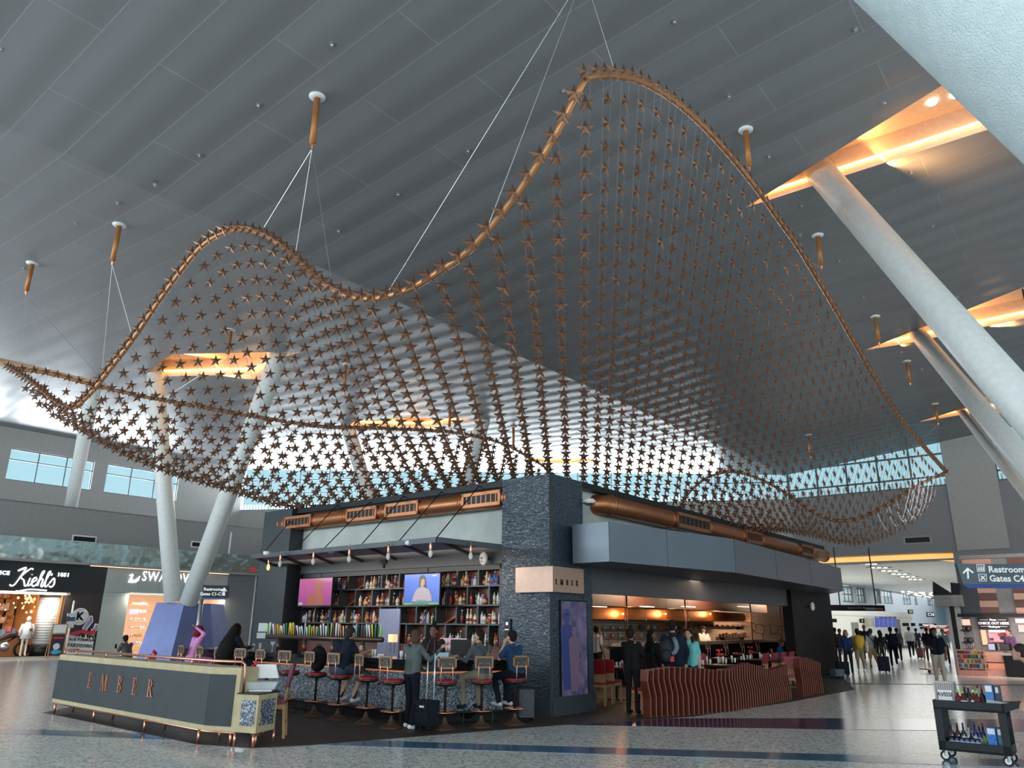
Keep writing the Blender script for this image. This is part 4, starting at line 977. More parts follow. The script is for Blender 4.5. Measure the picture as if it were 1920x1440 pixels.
# crates of pink rimmed glasses on the back counter
gi = 0
for x0, x1, rr in ((828, 878, 0), (828, 878, 1), (880, 888, 0)):
    xs = list(range(x0, x1, 5))
    for x in xs:
        n = NV; P0 = Q2 - n * 1.75; r = ray(x, 1205); q = EYE + r * ((P0 - EYE).dot(n) / r.dot(n)); gi += 1
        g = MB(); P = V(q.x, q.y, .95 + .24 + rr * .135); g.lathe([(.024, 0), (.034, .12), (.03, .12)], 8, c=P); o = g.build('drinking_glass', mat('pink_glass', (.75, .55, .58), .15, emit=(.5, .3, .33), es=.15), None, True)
        tag(o, ('upper' if rr else 'lower') + ' row glass of the lit pinkish glassware rack right of the bartender' if x0 == 828 else 'lone stack of pinkish glasses beside the shelf divider', 'glass', 'glassware rack behind the bartender')
P0 = Q2 - NV * 1.75; r = ray(853, 1205); q = EYE + r * ((P0 - EYE).dot(NV) / r.dot(NV)); 
g = MB(); M = Plane(P0, RV, NV); s = (V(q.x, q.y, 0) - M.O).dot(RV); g.pbox(M, s - .32, s + .32, .95, 1.18, -.12, .12); tag(g.build('glass_rack', mat('rack_wood', (.14, .07, .04), .5)), 'low wooden rack under the pinkish glasses on the back counter', 'rack')
# ------------------------------------------------------------------ bar stools
def make_stool():
    o = empty('bar_stool', V(0, 0, 0), 'x', 'bar stool', 'round bar stools along the counter')
    g = MB(); g.lathe([(.20, 0), (.20, .012), (.15, .03), (.06, .09), (.03, .16), (.022, .2)], 24); g.build('base', mat('aged_bronze', (.12, .07, .045), .4, .5), o, True)
    g = MB(); g.lathe([(.022, .18), (.022, .62), (.03, .64), (.03, .68), (.12, .70)], 14); g.build('column', M_darkmet, o, True)
    g = MB(); R = .19; g.tube([V(R * cos(a), R * sin(a), .27) for a in [2 * pi * k / 24 for k in range(25)]], .011, 8, caps=False)
    for k in range(4): a = pi / 4 + k * pi / 2; g.tube([V(0, 0, .27), V(R * cos(a), R * sin(a), .27)], .008, 6)
    g.build('foot_ring', M_cop2, o, True)
    g = MB(); g.lathe([(.12, .69), (.19, .71), (.2, .745), (.19, .75)], 24); g.build('seat_pan', M_darkmet, o, True)
    g = MB(); g.lathe([(.19, .745), (.195, .765), (.17, .79), (.06, .80)], 24); g.build('seat', M_red, o, True)
    b = MB(); w, h, z0 = .165, .20, .98
    for (x0, x1, za, zb) in ((-w, w, z0 + h - .028, z0 + h), (-w, w, z0, z0 + .028), (-w, -w + .028, z0, z0 + h), (w - .028, w, z0, z0 + h)): b.box(x0, x1, -.215, -.19, za, zb)
    bo = b.build('back_frame', mat('light_brown_wood', (.30, .15, .07), .45), o)
    g = MB(); g.box(-w + .02, w - .02, -.208, -.195, z0 + .02, z0 + h - .02); g.build('back_panel', mat('dark_grey_upholstery', (.05, .052, .048), .6), bo)
    for s in (-1, 1):
        g = MB(); g.tube([V(s * .10, -.12, .735), V(s * .105, -.20, .745), V(s * .105, -.232, .79), V(s * .10, -.228, .95), V(s * .085, -.222, 1.13)], .0085, 8); g.tube([V(s * .085, -.222, 1.06), V(s * .03, -.222, 1.06)], .006, 6); g.build('back_rod', M_cop2, o, True)
    return o
def faz(d): return -atan2(d.x, d.y)                 # rotation z that turns local +y to direction d
stools = []
LBLS = ['first bar stool from the left, beside the customer in the pink hoodie', 'second bar stool from the left, between the pink and black-haired customers', 'third bar stool from the left, below the long black hair',
        'fourth bar stool from the left, just right of the black-haired customer', 'bar stool above the white tray, fifth from the left', 'empty bar stool behind the red chair, sixth from the left',
        'bar stool holding a black bag, seventh from the left', 'bar stool the man in the navy T-shirt sits on', 'empty bar stool just right of the man in the navy T-shirt', 'empty bar stool left of the standing woman',
        'empty bar stool between the suitcase and the man in the grey jacket', 'bar stool the man in the grey jacket sits on', 'rightmost bar stool, under the man in the blue polo']
bp = [fl(537, 1337), fl(588, 1343), fl(632, 1350), fl(685, 1357), fl(733, 1366)]
stp = [bp[0] + VV * .8 * k for k in (5, 4, 3, 2, 1)] + bp + [fl(833, 1368), fl(902, 1364), fl(965, 1359)]
stp = [stp[k] for k in (0, 1, 2, 3, 4, 5, 6, 7, 8, 9, 10, 11, 12)]
s0_ = make_stool()
face1 = -NV; t2 = (Q3 - Q2).normalized(); face2 = V(-t2.y, t2.x, 0)
for i, p in enumerate(stp):
    o = s0_ if i == 0 else copy_tree(s0_)
    o.location = (p.x, p.y, .008); o.rotation_euler = (0, 0, faz(face1 if i < 10 else face2) + random.uniform(-.25, .25)); o['label'] = LBLS[i]; stools.append(o)

# ------------------------------------------------------------------ people
def to_ball(g, c, r, sc=(1, 1, 1), n=14, m=10): return g.ball(c, r, n, m, 0, sc)
DEF = dict(pel=(0, 0, .93), che=(0, 0, 1.27), nek=(0, .0, 1.44), hed=(0, .02, 1.585), sl=(-.175, 0, 1.385), sr=(.175, 0, 1.385), el=(-.225, -.02, 1.12), er=(.225, -.02, 1.12), wl=(-.235, .06, .88), wr=(.235, .06, .88),
           hl=(-.09, 0, .90), hr=(.09, 0, .90), kl=(-.10, .02, .49), kr=(.10, .02, .49), al=(-.105, -.02, .08), ar=(.105, -.02, .08))
def P_(**k): return k
SIT = P_(pel=(0, -.05, .87), che=(0, .03, 1.2), nek=(0, .07, 1.36), hed=(0, .12, 1.49), sl=(-.18, .04, 1.31), sr=(.18, .04, 1.31), el=(-.24, .17, 1.08), er=(.24, .17, 1.08), wl=(-.12, .40, 1.12), wr=(.14, .38, 1.12), hl=(-.09, -.03, .87), hr=(.09, -.03, .87),
           kl=(-.14, .40, .84), kr=(.14, .40, .84), al=(-.12, .30, .40), ar=(.14, .22, .38))
WALK = P_(kl=(-.10, .16, .50), al=(-.10, .20, .09), kr=(.10, .04, .47), ar=(.10, -.30, .20), el=(-.24, -.10, 1.13), wl=(-.24, -.08, .90), er=(.24, .04, 1.13), wr=(.23, .20, .92))
WALK2 = P_(kr=(.10, .16, .50), ar=(.10, .20, .09), kl=(-.10, .04, .47), al=(-.10, -.30, .20), er=(.24, -.10, 1.13), wr=(.24, -.08, .90), el=(-.24, .04, 1.13), wl=(-.23, .20, .92))
PEOPLE = []
def remesh(g, vox, it=4, name='body'):
    me = g.mesh('tmp', []); o = bpy.data.objects.new('tmp', me); COL.objects.link(o)
    m = o.modifiers.new('r', 'REMESH'); m.mode = 'VOXEL'; m.voxel_size = vox; s = o.modifiers.new('s', 'SMOOTH'); s.iterations = it; s.factor = .5
    dg = bpy.context.evaluated_depsgraph_get(); out = bpy.data.meshes.new_from_object(o.evaluated_get(dg)); out.name = name
    bpy.data.objects.remove(o); bpy.data.meshes.remove(me); return out
def person(loc, az, pose, cl, label, h=1.7, hair='short', sleeves='long', legs='long', vox=.017, face=False, group=None, extra=None, hands=False, fat=1.0, turn=0.0):
    J = dict(DEF); J.update(pose); J = {k: Vector(v) for k, v in J.items()}; S = h / 1.7
    caps = []                                                # a, ra, b, rb, region
    def cp(a, ra, b, rb, reg): caps.append((Vector(a), ra, Vector(b), rb, reg))
    up = (J['che'] - J['pel']).normalized()
    w = (J['sr'] - J['sl']).normalized(); f = fat
    for s in (-1, 1):
        cp(J['pel'] + w * .065 * s * f, .105 * f, J['che'] + w * .075 * s * f, .105 * f, 'shirt')
        cp(J['che'] + w * .075 * s, .10 * f, (J['sl'] if s < 0 else J['sr']) - up * .02, .068, 'shirt')
        cp(J['pel'] + w * .07 * s - up * .03, .105 * f, J['hl' if s < 0 else 'hr'] , .10 * f, 'pants')
    cp(J['che'] + up * .1, .075, J['nek'], .056, 'shirt'); cp(J['nek'] - up * .01, .052, J['hed'] - V(0, .01, .05), .05, 'skin')
    sk_f = 'shirt' if sleeves == 'long' else 'skin'
    for s, e, wr, sg in (('sl', 'el', 'wl', -1), ('sr', 'er', 'wr', 1)):
        cp(J[s], .056, J[e], .045, 'shirt'); cp(J[e], .043, J[wr], .030, sk_f)
        if sleeves == 'short': caps[-2] = (J[s], .058, J[s].lerp(J[e], .75), .056, 'shirt'); cp(J[s].lerp(J[e], .7), .042, J[e], .04, 'skin')
        d = (J[wr] - J[e]).normalized(); side = (Vector((0, 0, 1)).cross(d)); side = side.normalized() if side.length > .1 else V(1, 0, 0)
        if hands:
            cp(J[wr], .024, J[wr] + d * .07, .033, 'skin')
            for q, (o2, L) in enumerate(((-.027, .062), (-.009, .072), (.009, .068), (.027, .052))):
                a = J[wr] + d * .075 + side * o2; bnd = V(0, 0, -.012 - .006 * q); b = a + d * L * .55 + bnd * .4; c = a + d * L + bnd * 2; cp(a, .0125, b, .0115, 'skin'); cp(b, .0115, c, .010, 'skin')
            a = J[wr] + d * .02 - side * sg * .025; cp(a, .014, a + d * .045 - side * sg * .03, .0125, 'skin')
        else:
            cp(J[wr], .026, J[wr] + d * .09, .034, 'skin'); cp(J[wr] + d * .09, .03, J[wr] + d * .15 + V(0, 0, -.015), .018, 'skin')
            a = J[wr] + d * .03 - side * sg * .02; cp(a, .016, a + d * .05 - side * sg * .03, .013, 'skin')
    for hp, k, a, sg in (('hl', 'kl', 'al', -1), ('hr', 'kr', 'ar', 1)):
        r = 1.0 if legs != 'shorts' else .92
        if legs == 'long': cp(J[hp], .092 * f, J[k], .066, 'pants'); cp(J[k], .064, J[a] + V(0, 0, .02), .052, 'pants')
        elif legs == 'shorts':
            cp(J[hp], .095 * f, J[hp].lerp(J[k], .9), .082, 'pants'); cp(J[k], .056, J[a] + V(0, 0, .03), .036, 'skin'); cp(J[hp].lerp(J[k], .6), .06, J[k], .056, 'skin'); cp(J[a].lerp(J[k], .28), .04, J[a], .04, 'sock')
        fd = V(0, 1, 0) if (J[k] - J[a]).length == 0 else V(0, 1, 0)
        d = (J[k] - J[a]); ft = V(0, 1, -.15 if d.normalized().y < .3 else .1).normalized()
        cp(J[a] + V(0, -.03, -.03), .042, J[a] + ft * .15 + V(0, 0, -.035), .034, 'shoe')
    hd = J['hed']; Rh = Matrix.Rotation(turn, 3, 'Z')
    g = MB()
    def capsule(a, ra, b, rb):
        n = 12; d = b - a; L = max(d.length, 1e-5); t = d / L; x = t.orthogonal().normalized(); y = t.cross(x); rings = []
        for k in range(5): th = pi / 2 * (1 - k / 4 * .999); rings.append((a - t * ra * sin(th), ra * cos(th)))
        for k in range(5): th = pi / 2 * (k / 4 * .999); rings.append((b + t * rb * sin(th), rb * cos(th)))
        o = len(g.v)
        for c, r in rings:
            for k in range(n): an = 2 * pi * k / n; g.v.append(tuple(c + (x * cos(an) + y * sin(an)) * max(r, .0008)))
        for i in range(len(rings) - 1):
            for k in range(n): k2 = (k + 1) % n; g.f.append((o + i * n + k, o + i * n + k2, o + (i + 1) * n + k2, o + (i + 1) * n + k)); g.m.append(0)
        g.f.append(tuple(o + k for k in reversed(range(n)))); g.m.append(0); q = o + (len(rings) - 1) * n; g.f.append(tuple(q + k for k in range(n))); g.m.append(0)
    for a, ra, b, rb, _ in caps: capsule(a, ra, b, rb)
    # head with brow, nose, chin and ears
    hc = [(hd + V(0, -.012, .02), .088, (.86, 1.02, 1.02)), (hd + Rh @ V(0, .022, -.04), .066, (.88, 1.0, 1.12))]
    for c, r, sc in hc: g.ball(c, r, 16, 12, 0, sc)
    hx = [(hd + Rh @ V(0, .082, -.012), hd + Rh @ V(0, .098, -.035), .012), (hd + Rh @ V(-.03, .074, .012), hd + Rh @ V(.03, .074, .012), .014), (hd + Rh @ V(0, .072, -.085), hd + Rh @ V(0, .066, -.095), .024),
          (hd + Rh @ V(-.078, -.005, -.01), hd + Rh @ V(-.082, -.01, -.035), .015), (hd + Rh @ V(.078, -.005, -.01), hd + Rh @ V(.082, -.01, -.035), .015), (hd + Rh @ V(-.02, .076, -.062), hd + Rh @ V(.02, .076, -.062), .010)]
    for a, b, r in hx: capsule(a, r, b, r)
    me = remesh(g, vox, 3)
    co = np.empty(len(me.polygons) * 3); me.polygons.foreach_get('center', co); co = co.reshape(-1, 3)
    best = np.full(len(co), 1e9); idx = np.zeros(len(co), int); regs = ['skin', 'shirt', 'pants', 'shoe', 'sock']
    for a, ra, b, rb, reg in caps:
        A = np.array(a); d = np.array(b) - A; L2 = max((d @ d), 1e-9); t = np.clip(((co - A) @ d) / L2, 0, 1); ds = np.linalg.norm(co - A - t[:, None] * d, axis=1) - (ra + (rb - ra) * t)
        k = ds < best; best[k] = ds[k]; idx[k] = regs.index(reg)
    hs = np.linalg.norm(co - np.array(hd), axis=1) < .112; hs &= co[:, 2] > hd.z - .13; idx[hs] = 0
    wz = J['pel'].z + .03
    for r in regs:
        c = cl.get(r, cl.get('shoe')) if r != 'sock' else cl.get('sock', (.03, .03, .03))
        me.materials.append(mat('%s_%02d%02d%02d' % ('skin' if r == 'skin' else 'cloth', int(c[0] * 99), int(c[1] * 99), int(c[2] * 99)), c, .5 if r == 'skin' else .85, spec=.4 if r == 'skin' else .15))
    me.polygons.foreach_set('material_index', idx.tolist()); me.polygons.foreach_set('use_smooth', [True] * len(me.polygons))
    root = bpy.data.objects.new('person', me); COL.objects.link(root)
    M = Matrix.Translation(loc) @ Matrix.Rotation(-radians(az), 4, 'Z') @ Matrix.Scale(S, 4); root.matrix_basis = M
    tag(root, label, 'person', group)
    def child(gb, name, m, vx=None, smooth=True):
        if vx: me = remesh(gb, vx, 3, name); me.materials.append(m); me.polygons.foreach_set('use_smooth', [True] * len(me.polygons))
        else: me = gb.mesh(name, m, smooth)
        o = bpy.data.objects.new(name, me); COL.objects.link(o); o.parent = root; return o
    hm = mat('hair_%02d%02d%02d' % tuple(int(k * 99) for k in cl['hair']), cl['hair'], .8, spec=.2, noise=(60, .35), bump=(60, .6, .01))
    g2 = MB(); c = hd + Rh @ V(0, -.03, .035)
    if hair != 'bald':
        g2.ball(c, .098, 16, 12, 0, (.90, 1.0, .96)); g2.ball(hd + Rh @ V(0, -.05, -.02), .075, 12, 8, 0, (1, .9, 1))
    if hair == 'bun': g2.ball(hd + Rh @ V(0, -.02, .15), .05, 12, 8)
    if hair == 'long':
        for q in range(5): g2.ball(hd + V(random.uniform(-.03, .03), -.07 - .008 * q, -.05 - .07 * q), .09 - .004 * q, 12, 8, 0, (1.05, .75, 1))
    if hair == 'huge':
        for q in range(7): g2.ball(hd + V(0, -.06 - .03 * q, -.02 - .085 * q), .115 + .022 * min(q, 4), 14, 9, 0, (1.1, .9, 1))
    if hair == 'bob':
        for sg in (-1, 1): g2.ball(hd + V(.045 * sg, -.03, -.05), .065, 12, 8, 0, (1, 1, 1.3))
        g2.ball(hd + V(0, -.06, -.06), .075, 12, 8, 0, (1.1, .8, 1.2))
    if hair == 'hood': g2.ball(hd + V(0, -.06, -.04), .11, 14, 9, 0, (1, 1, 1))
    if g2.v: child(g2, 'hair' if hair != 'hood' else 'hood', hm, .016)
    if hair in ('cap', 'beanie'):
        g3 = MB(); g3.ball(hd + Rh @ V(0, -.01, .06), .095, 14, 8, 0, (.95, 1.05, .75 if hair == 'cap' else 1.0))
        if hair == 'cap': g3.box(-.06, .06, .06, .16, -.006, .006, 0, Matrix.Translation(hd + V(0, 0, .05)))
        child(g3, 'hat', mat('hat_dark', cl.get('hat', (.02, .02, .02)), .8))
    if face:
        g4 = MB()
        for sg in (-1, 1): g4.ball(hd + Rh @ V(.03 * sg, .083, 0), .009, 8, 6, 0, (1.2, .6, .7))
        child(g4, 'eyes', mat('eye_dark', (.02, .015, .012), .3)); g5 = MB(); g5.ball(hd + Rh @ V(0, .088, -.058), .016, 10, 6, 0, (1.3, .4, .35)); child(g5, 'mouth', mat('lips', (.3, .09, .08), .5))
        g6 = MB()
        for sg in (-1, 1): g6.ball(hd + Rh @ V(.03 * sg, .086, .02), .014, 8, 5, 0, (1.2, .4, .3))
        child(g6, 'eyebrows', hm)
    if extra: extra(root, child, J)
    PEOPLE.append(root); return root
BK_ = (.012, .012, .014); SK1 = (.50, .29, .20); SK2 = (.17, .085, .055); SK3 = (.42, .24, .15); HB = (.012, .009, .008)
def C_l(shirt, pants=(.02, .02, .025), skin=SK3, hair=HB, shoe=(.03, .03, .03), **k): d = dict(shirt=shirt, pants=pants, skin=skin, hair=hair, shoe=shoe); d.update(k); return d
def facing(d): return degrees(atan2(d.x, d.y))
fz1, fz2 = facing(face1), facing(face2)
Z0 = .008
def seatpos(i, b=.0): o = stools[i]; return V(o.location.x, o.location.y, Z0)
# man in navy T-shirt
ms = dict(SIT); ms.update(kl=(-.10, .40, .80), kr=(.16, .40, .82), al=(-.14, .16, .36), ar=(.12, .24, .34), hed=(.02, .18, 1.47), nek=(0, .12, 1.36), che=(0, .06, 1.2), wr=(.20, .42, 1.14), wl=(-.10, .44, 1.13))
def glasses(root, child, J): g = MB(); [g.tube([J['hed'] + V(.03 * s + .02 * cos(a), .095, .02 * sin(a)) for a in [2 * pi * k / 10 for k in range(11)]], .003, 4) for s in (-1, 1)]; g.tube([J['hed'] + V(.05, .095, 0), J['hed'] + V(.085, 0, 0)], .003, 4); child(g, 'eyeglasses', M_black)
person(seatpos(7), fz1 - 4, ms, C_l((.012, .016, .026), (.05, .065, .10), SK3, (.03, .025, .02), (.62, .6, .62), sock=(.02, .02, .02)), 'seated man with glasses in navy T-shirt, shorts and white trainers at the bar', 1.78, 'short', 'short', 'shorts', .0125, extra=glasses, hands=True, fat=1.18)
# standing woman
def suit_hair(root, child, J): pass
person(fl(768, 1367) + V(0, 0, Z0), 38, P_(er=(.30, .14, 1.16), wr=(.36, .36, 1.36), el=(-.20, .12, 1.14), wl=(-.10, .36, 1.02), che=(0, .04, 1.27), nek=(0, .05, 1.44), hed=(0, .08, 1.575), kl=(-.09, .05, .49), al=(-.12, .04, .08), ar=(.12, -.10, .08)),
       C_l((.10, .12, .115), (.008, .009, .016), SK1, (.075, .045, .028), (.75, .76, .76)), 'standing woman with brown bob, grey blazer and black trousers gesturing at the bartender', 1.63, 'bob', 'long', 'long', .0125, hands=True)
def tee_hem(root, child, J): pass
def bartender_x(root, child, J):
    g = MB(); g.box(-.15, .15, .10, .135, .80, 1.12); 
    for s in (-1, 1): g.tube([V(.10 * s, .12, 1.12), V(.07 * s, .12, 1.30), V(.05 * s, .05, 1.42)], .012, 6)
    child(g, 'apron', mat('maroon_apron', (.16, .03, .05), .7), None, False)
bpos = Q2 + face1 * .62 + (Q0 - Q2).normalized() * -.15
rr = ray(812, 1230); n_ = NV; P0_ = Q2 - NV * 1.0; q_ = EYE + rr * ((P0_ - EYE).dot(n_) / rr.dot(n_))
person(V(q_.x, q_.y, Z0), 196, P_(er=(.22, .06, 1.12), wr=(.14, .30, 1.06), el=(-.24, .04, 1.12), wl=(-.26, .26, 1.10)), C_l((.012, .011, .012), (.01, .01, .01), SK2, HB), 'bartender with a hair bun, black shirt and maroon apron behind the bar', 1.70, 'bun', 'long', 'long', .0125, True, extra=bartender_x, hands=True)
# man in grey jacket, man in blue polo
mg_ = dict(SIT); mg_.update(kl=(-.12, .38, .80), kr=(.15, .34, .78), al=(-.16, .30, .36), ar=(.10, .16, .34), wl=(-.2, .42, 1.13), wr=(.1, .42, 1.13))
def strap(root, child, J):
    g = MB(); g.tube([V(.15, .04, 1.40), V(.08, -.10, 1.30), V(-.06, -.13, 1.08), V(-.16, -.10, .92)], .012, 6); child(g, 'shoulder_strap', mat('strap_olive', (.16, .13, .08), .7))
    g = MB(); g.tube([V(.02 + .022 * cos(a), -.145, 1.19 + .022 * sin(a)) for a in [2 * pi * k / 10 for k in range(11)]], .005, 5); child(g, 'strap_ring', mat('brass', (.6, .45, .15), .3, .9))
person(seatpos(11), fz2 - 22, mg_, C_l((.075, .085, .095), (.17, .145, .115), SK3, HB, (.02, .02, .025), sock=(.03, .04, .06)), 'seated man in grey jacket and khaki trousers with a strap across his back', 1.72, 'short', 'long', 'long', .0125, hands=True, extra=strap, turn=.5)
mb_ = dict(SIT); mb_.update(kl=(-.12, .40, .80), kr=(.14, .36, .78), al=(-.14, .26, .36), ar=(.10, .20, .36), el=(-.22, .20, 1.12), wl=(-.10, .18, 1.38), er=(.16, .26, 1.08), wr=(-.02, .40, 1.08), hed=(-.0, .10, 1.50), che=(0, .05, 1.2))
person(seatpos(12), fz2 - 30, mb_, C_l((.02, .055, .12), (.008, .01, .018), SK1, HB, (.5, .48, .48), sock=(.02, .02, .02)), 'seated man in blue polo shirt resting his head on his hand by the black pillar', 1.70, 'short', 'short', 'long', .0125, hands=True)
# left customers
ml = dict(SIT); ml.update(el=(-.28, .12, 1.30), wl=(-.12, .06, 1.52), er=(.26, .10, 1.42), wr=(.06, -.03, 1.56), hed=(0, .10, 1.48))
person(seatpos(0) + face1 * .05 + VV * -.10, fz1 + 10, ml, C_l((.62, .26, .52), (.55, .22, .46), SK2, (.20, .012, .02)), 'seated customer in a pink hoodie with red hair and both arms raised', 1.72, 'hood', 'long', 'long', .015)
person(seatpos(2) + VV * -.12, fz1, SIT, C_l((.02, .02, .022), (.02, .03, .06), SK2, (.006, .005, .005)), 'seated customer with very long curly black hair, seen from behind', 1.78, 'huge', 'long', 'long', .015, fat=1.1)
person(seatpos(1) + VV * -.30 + face1 * .35, fz1 + 12, SIT, C_l((.42, .55, .62), (.03, .03, .04), SK2, (.006, .005, .005)), 'customer in a pale blue top and dark beanie half hidden by the long black hair', 1.72, 'beanie', 'long', 'long', .017)
# man far left looking at his phone, sitting on the plinth bench
mp = P_(pel=(0, -.05, .52), che=(0, .06, .84), nek=(0, .12, 1.0), hed=(0, .19, 1.11), sl=(-.18, .08, .95), sr=(.18, .08, .95), el=(-.24, .16, .72), er=(.24, .16, .72), wl=(-.08, .38, .78), wr=(.08, .38, .78), hl=(-.09, -.03, .52), hr=(.09, -.03, .52), kl=(-.14, .42, .50), kr=(.14, .42, .50), al=(-.14, .44, .08), ar=(.14, .40, .08))
def phone(root, child, J): g = MB(); g.box(-.04, .04, .50, .51, .82, .95); child(g, 'phone', M_black, None, False)
pm = atD(236, 1240, 26.5); pm = V(pm.x, pm.y, 0)
person(pm, -70, mp, C_l((.09, .085, .08), (.12, .012, .02), SK3, HB, (.5, .48, .48)), 'young man in grey T-shirt and red shorts sitting with a phone by the plinth', 1.75, 'short', 'short', 'shorts', .015, extra=phone)
g = MB(); g.box(pm.x - .45, pm.x + .5, pm.y - .3, pm.y + .25, .38, .44); bn = g.build('bench', M_char); tag(bn, 'low dark bench beside the blue plinth under the man with the phone', 'bench')
for sx2 in (-.38, .42):
    for sy2 in (-.24, .18): g = MB(); g.box(pm.x + sx2, pm.x + sx2 + .05, pm.y + sy2, pm.y + sy2 + .05, 0, .38); g.build('leg', M_black, bn)
# luggage near the bar
def case(P, az, w, h, d, m, label, handle=.0, name='suitcase', hm=None):
    o = empty(name, V(P.x, P.y, Z0), label, 'suitcase', None, -radians(az))
    def bb(nm, f, mm, sm=False): g = MB(); f(g); q = bpy.data.objects.new(nm, g.mesh(nm, mm, sm)); COL.objects.link(q); q.parent = o; return q
    bb('shell', lambda g: (g.box(-w / 2, w / 2, -d / 2, d / 2, .07, h), g.box(-w / 2 + .03, w / 2 - .03, -d / 2 - .03, -d / 2, .12, h * .62), g.box(-w / 2 + .05, w / 2 - .05, -d / 2 - .02, -d / 2, h * .66, h - .05)), m)
    for a in (-1, 1):
        for b in (-1, 1): bb('wheel', lambda g: g.tube([V(a * w * .4 - .012, b * d * .36, .035), V(a * w * .4 + .012, b * d * .36, .035)], .035, 12), M_black, True)
    if handle:
        bb('telescopic_handle', lambda g: (g.tube([V(-w * .22, d * .3, h), V(-w * .22, d * .3, h + handle)], .012, 8), g.tube([V(w * .22, d * .3, h), V(w * .22, d * .3, h + handle)], .012, 8)), mat('bright_aluminium', (.85, .86, .88), .25, .4), True)
        bb('grip', lambda g: g.box(-w * .28, w * .28, d * .3 - .02, d * .3 + .02, h + handle, h + handle + .03), M_black)
    return o
M_case = mat('navy_black_nylon', (.010, .012, .02), .8, spec=.2, bump=(60, .3, .01))
case(fl(799, 1369), 35, .37, .47, .24, M_case, 'black cabin suitcase with raised silver handle beside the standing woman', .76)
bag = [o for o in bpy.data.objects if o.name == 'suitcase'][0]; g = MB(); g.box(-.04, .06, -.156, -.149, .36, .39); q = bpy.data.objects.new('name_tag', g.mesh('name_tag', M_white)); COL.objects.link(q); q.parent = bag
def soft(P, sz, m, label, name, rz=0, cat='bag', z=Z0):
    g = MB(); sx, sy, szz = sz; g.ball((0, 0, szz / 2), .5, 16, 10, 0, (sx, sy, szz)); g.ball((0, -sy * .3, szz * .35), .5, 14, 8, 0, (sx * .7, sy * .6, szz * .55)); me = remesh(g, .02, 2, name); me.materials.append(m); me.polygons.foreach_set('use_smooth', [True] * len(me.polygons))
    o = bpy.data.objects.new(name, me); COL.objects.link(o); o.location = (P.x, P.y, z); o.rotation_euler = (0, 0, rz); tag(o, label, cat); 
    g = MB(); g.tube([V(-.04, 0, szz * .96), V(-.03, 0, szz * 1.04), V(.03, 0, szz * 1.04), V(.04, 0, szz * .96)], .008, 6); q = bpy.data.objects.new('loop', g.mesh('loop', m)); COL.objects.link(q); q.parent = o
    return o
soft(stools[6].location + V(.0, .0, 0), (.34, .26, .50), mat('black_cloth_bag', (.008, .008, .01), .8, spec=.15), 'black backpack standing on the seat of a bar stool left of the navy T-shirt', 'backpack', z=.80)
soft(fl(874, 1352) , (.40, .30, .52), mat('black_cloth_bag', (.008, .008, .01), .8, spec=.15), 'black backpack on the floor under the grey-jacketed man', 'backpack')
case(fl(985, 1352), -10, .28, .55, .3, mat('grey_backpack', (.06, .065, .075), .7), 'grey travel bag on wheels against the pillar behind the rightmost stool')

# ------------------------------------------------------------------ EMBER barrier with copper rail
L = [fl(98, 1338), fl(171, 1353), fl(266, 1373.5), fl(367, 1395), fl(427, 1399.5), fl(474, 1402), fl(508, 1393)]
a0 = L[0]; a1 = fl(380, 1397); a2 = fl(437, 1401); dn = (a1 - a0).normalized(); nn = V(-dn.y, dn.x, 0)
if nn.y < 0: nn = -nn
dn2 = (a2 - a1).normalized(); nn2 = V(-dn2.y, dn2.x, 0)
br = empty('counter_barrier', a1, 'long slate barrier framed in pale oak with EMBER in copper letters on copper legs', 'barrier')
zb0, zb1 = .20, 1.08; th = .42
a0 = a0 - dn * .12
def prism3(pts, z0, z1, m, nm, par=br): g = MB(); g.prism([(p.x, p.y) for p in pts], z0, z1); return g.build(nm, m, par)
bk0 = a0 + nn * th; bk1 = a1 + nn * th * 1.02; bk2 = a2 + nn2 * th
prism3([a0, a1, a2, bk2, bk1, bk0], zb0, zb1, M_wood, 'oak_body')
BP = Plane(a0, dn, -nn); BP2 = Plane(a1, dn2, -nn2); L1 = (a1 - a0).length; L2 = (a2 - a1).length
g = MB(); g.pbox(BP, 0, L1, zb0 + .07, zb1 - .10, 0, .012); g.build('slate_panel', mat('slate_panel', (.026, .033, .038), .5, spec=.35, noise=(3, .15)), br)
g = MB(); g.pbox(BP2, 0, L2 - .08, zb0 + .07, zb1 - .10, 0, .012); g.build('slate_panel', MATS['slate_panel'], br)
sE = BP.px(166, 1277, .02); sR = BP.px(288, 1290, .02); zc = (BP.px(170, 1276, .02)[1] + BP.px(280, 1290, .02)[1]) / 2
ember(BP, sE[0], sR[0], zc, .265, .012, M_cop2, br, .02, .95)
for i, p in enumerate(L[:6]): g = MB(); q = p + nn * .03; g.tube([V(q.x, q.y, Z0), V(q.x, q.y, zb0)], .021, 10); g.build('leg', M_cop2, br, True)
for i, p in enumerate(L[:4]): g = MB(); q = p + nn * (th - .05); g.tube([V(q.x, q.y, Z0), V(q.x, q.y, zb0)], .021, 10); g.build('leg', M_cop2, br, True)
g = MB(); g.tube([a0 + nn * .03 + V(0, 0, zb0 - .015), a1 + nn * .03 + V(0, 0, zb0 - .015), a2 + nn2 * .03 + V(0, 0, zb0 - .015)], .016, 8); g.build('bottom_tube', M_cop2, br, True)
zr_ = BP.px(250, 1228, -.06)[1]
o1 = nn * .08; r0 = a0 + o1 + V(0, 0, zr_); r1 = a1 + o1 + V(0, 0, zr_); r2 = a2 + nn2 * .08 + V(0, 0, zr_)
g = MB(); g.tube([bk0 - nn * .08 + V(0, 0, zr_ - .0), r0, r1, r2 - dn2 * .05, r2 + V(0, 0, -.04), r2 + V(.01, 0, -.45)], .021, 10); g.build('rail', M_cop2, br, True)
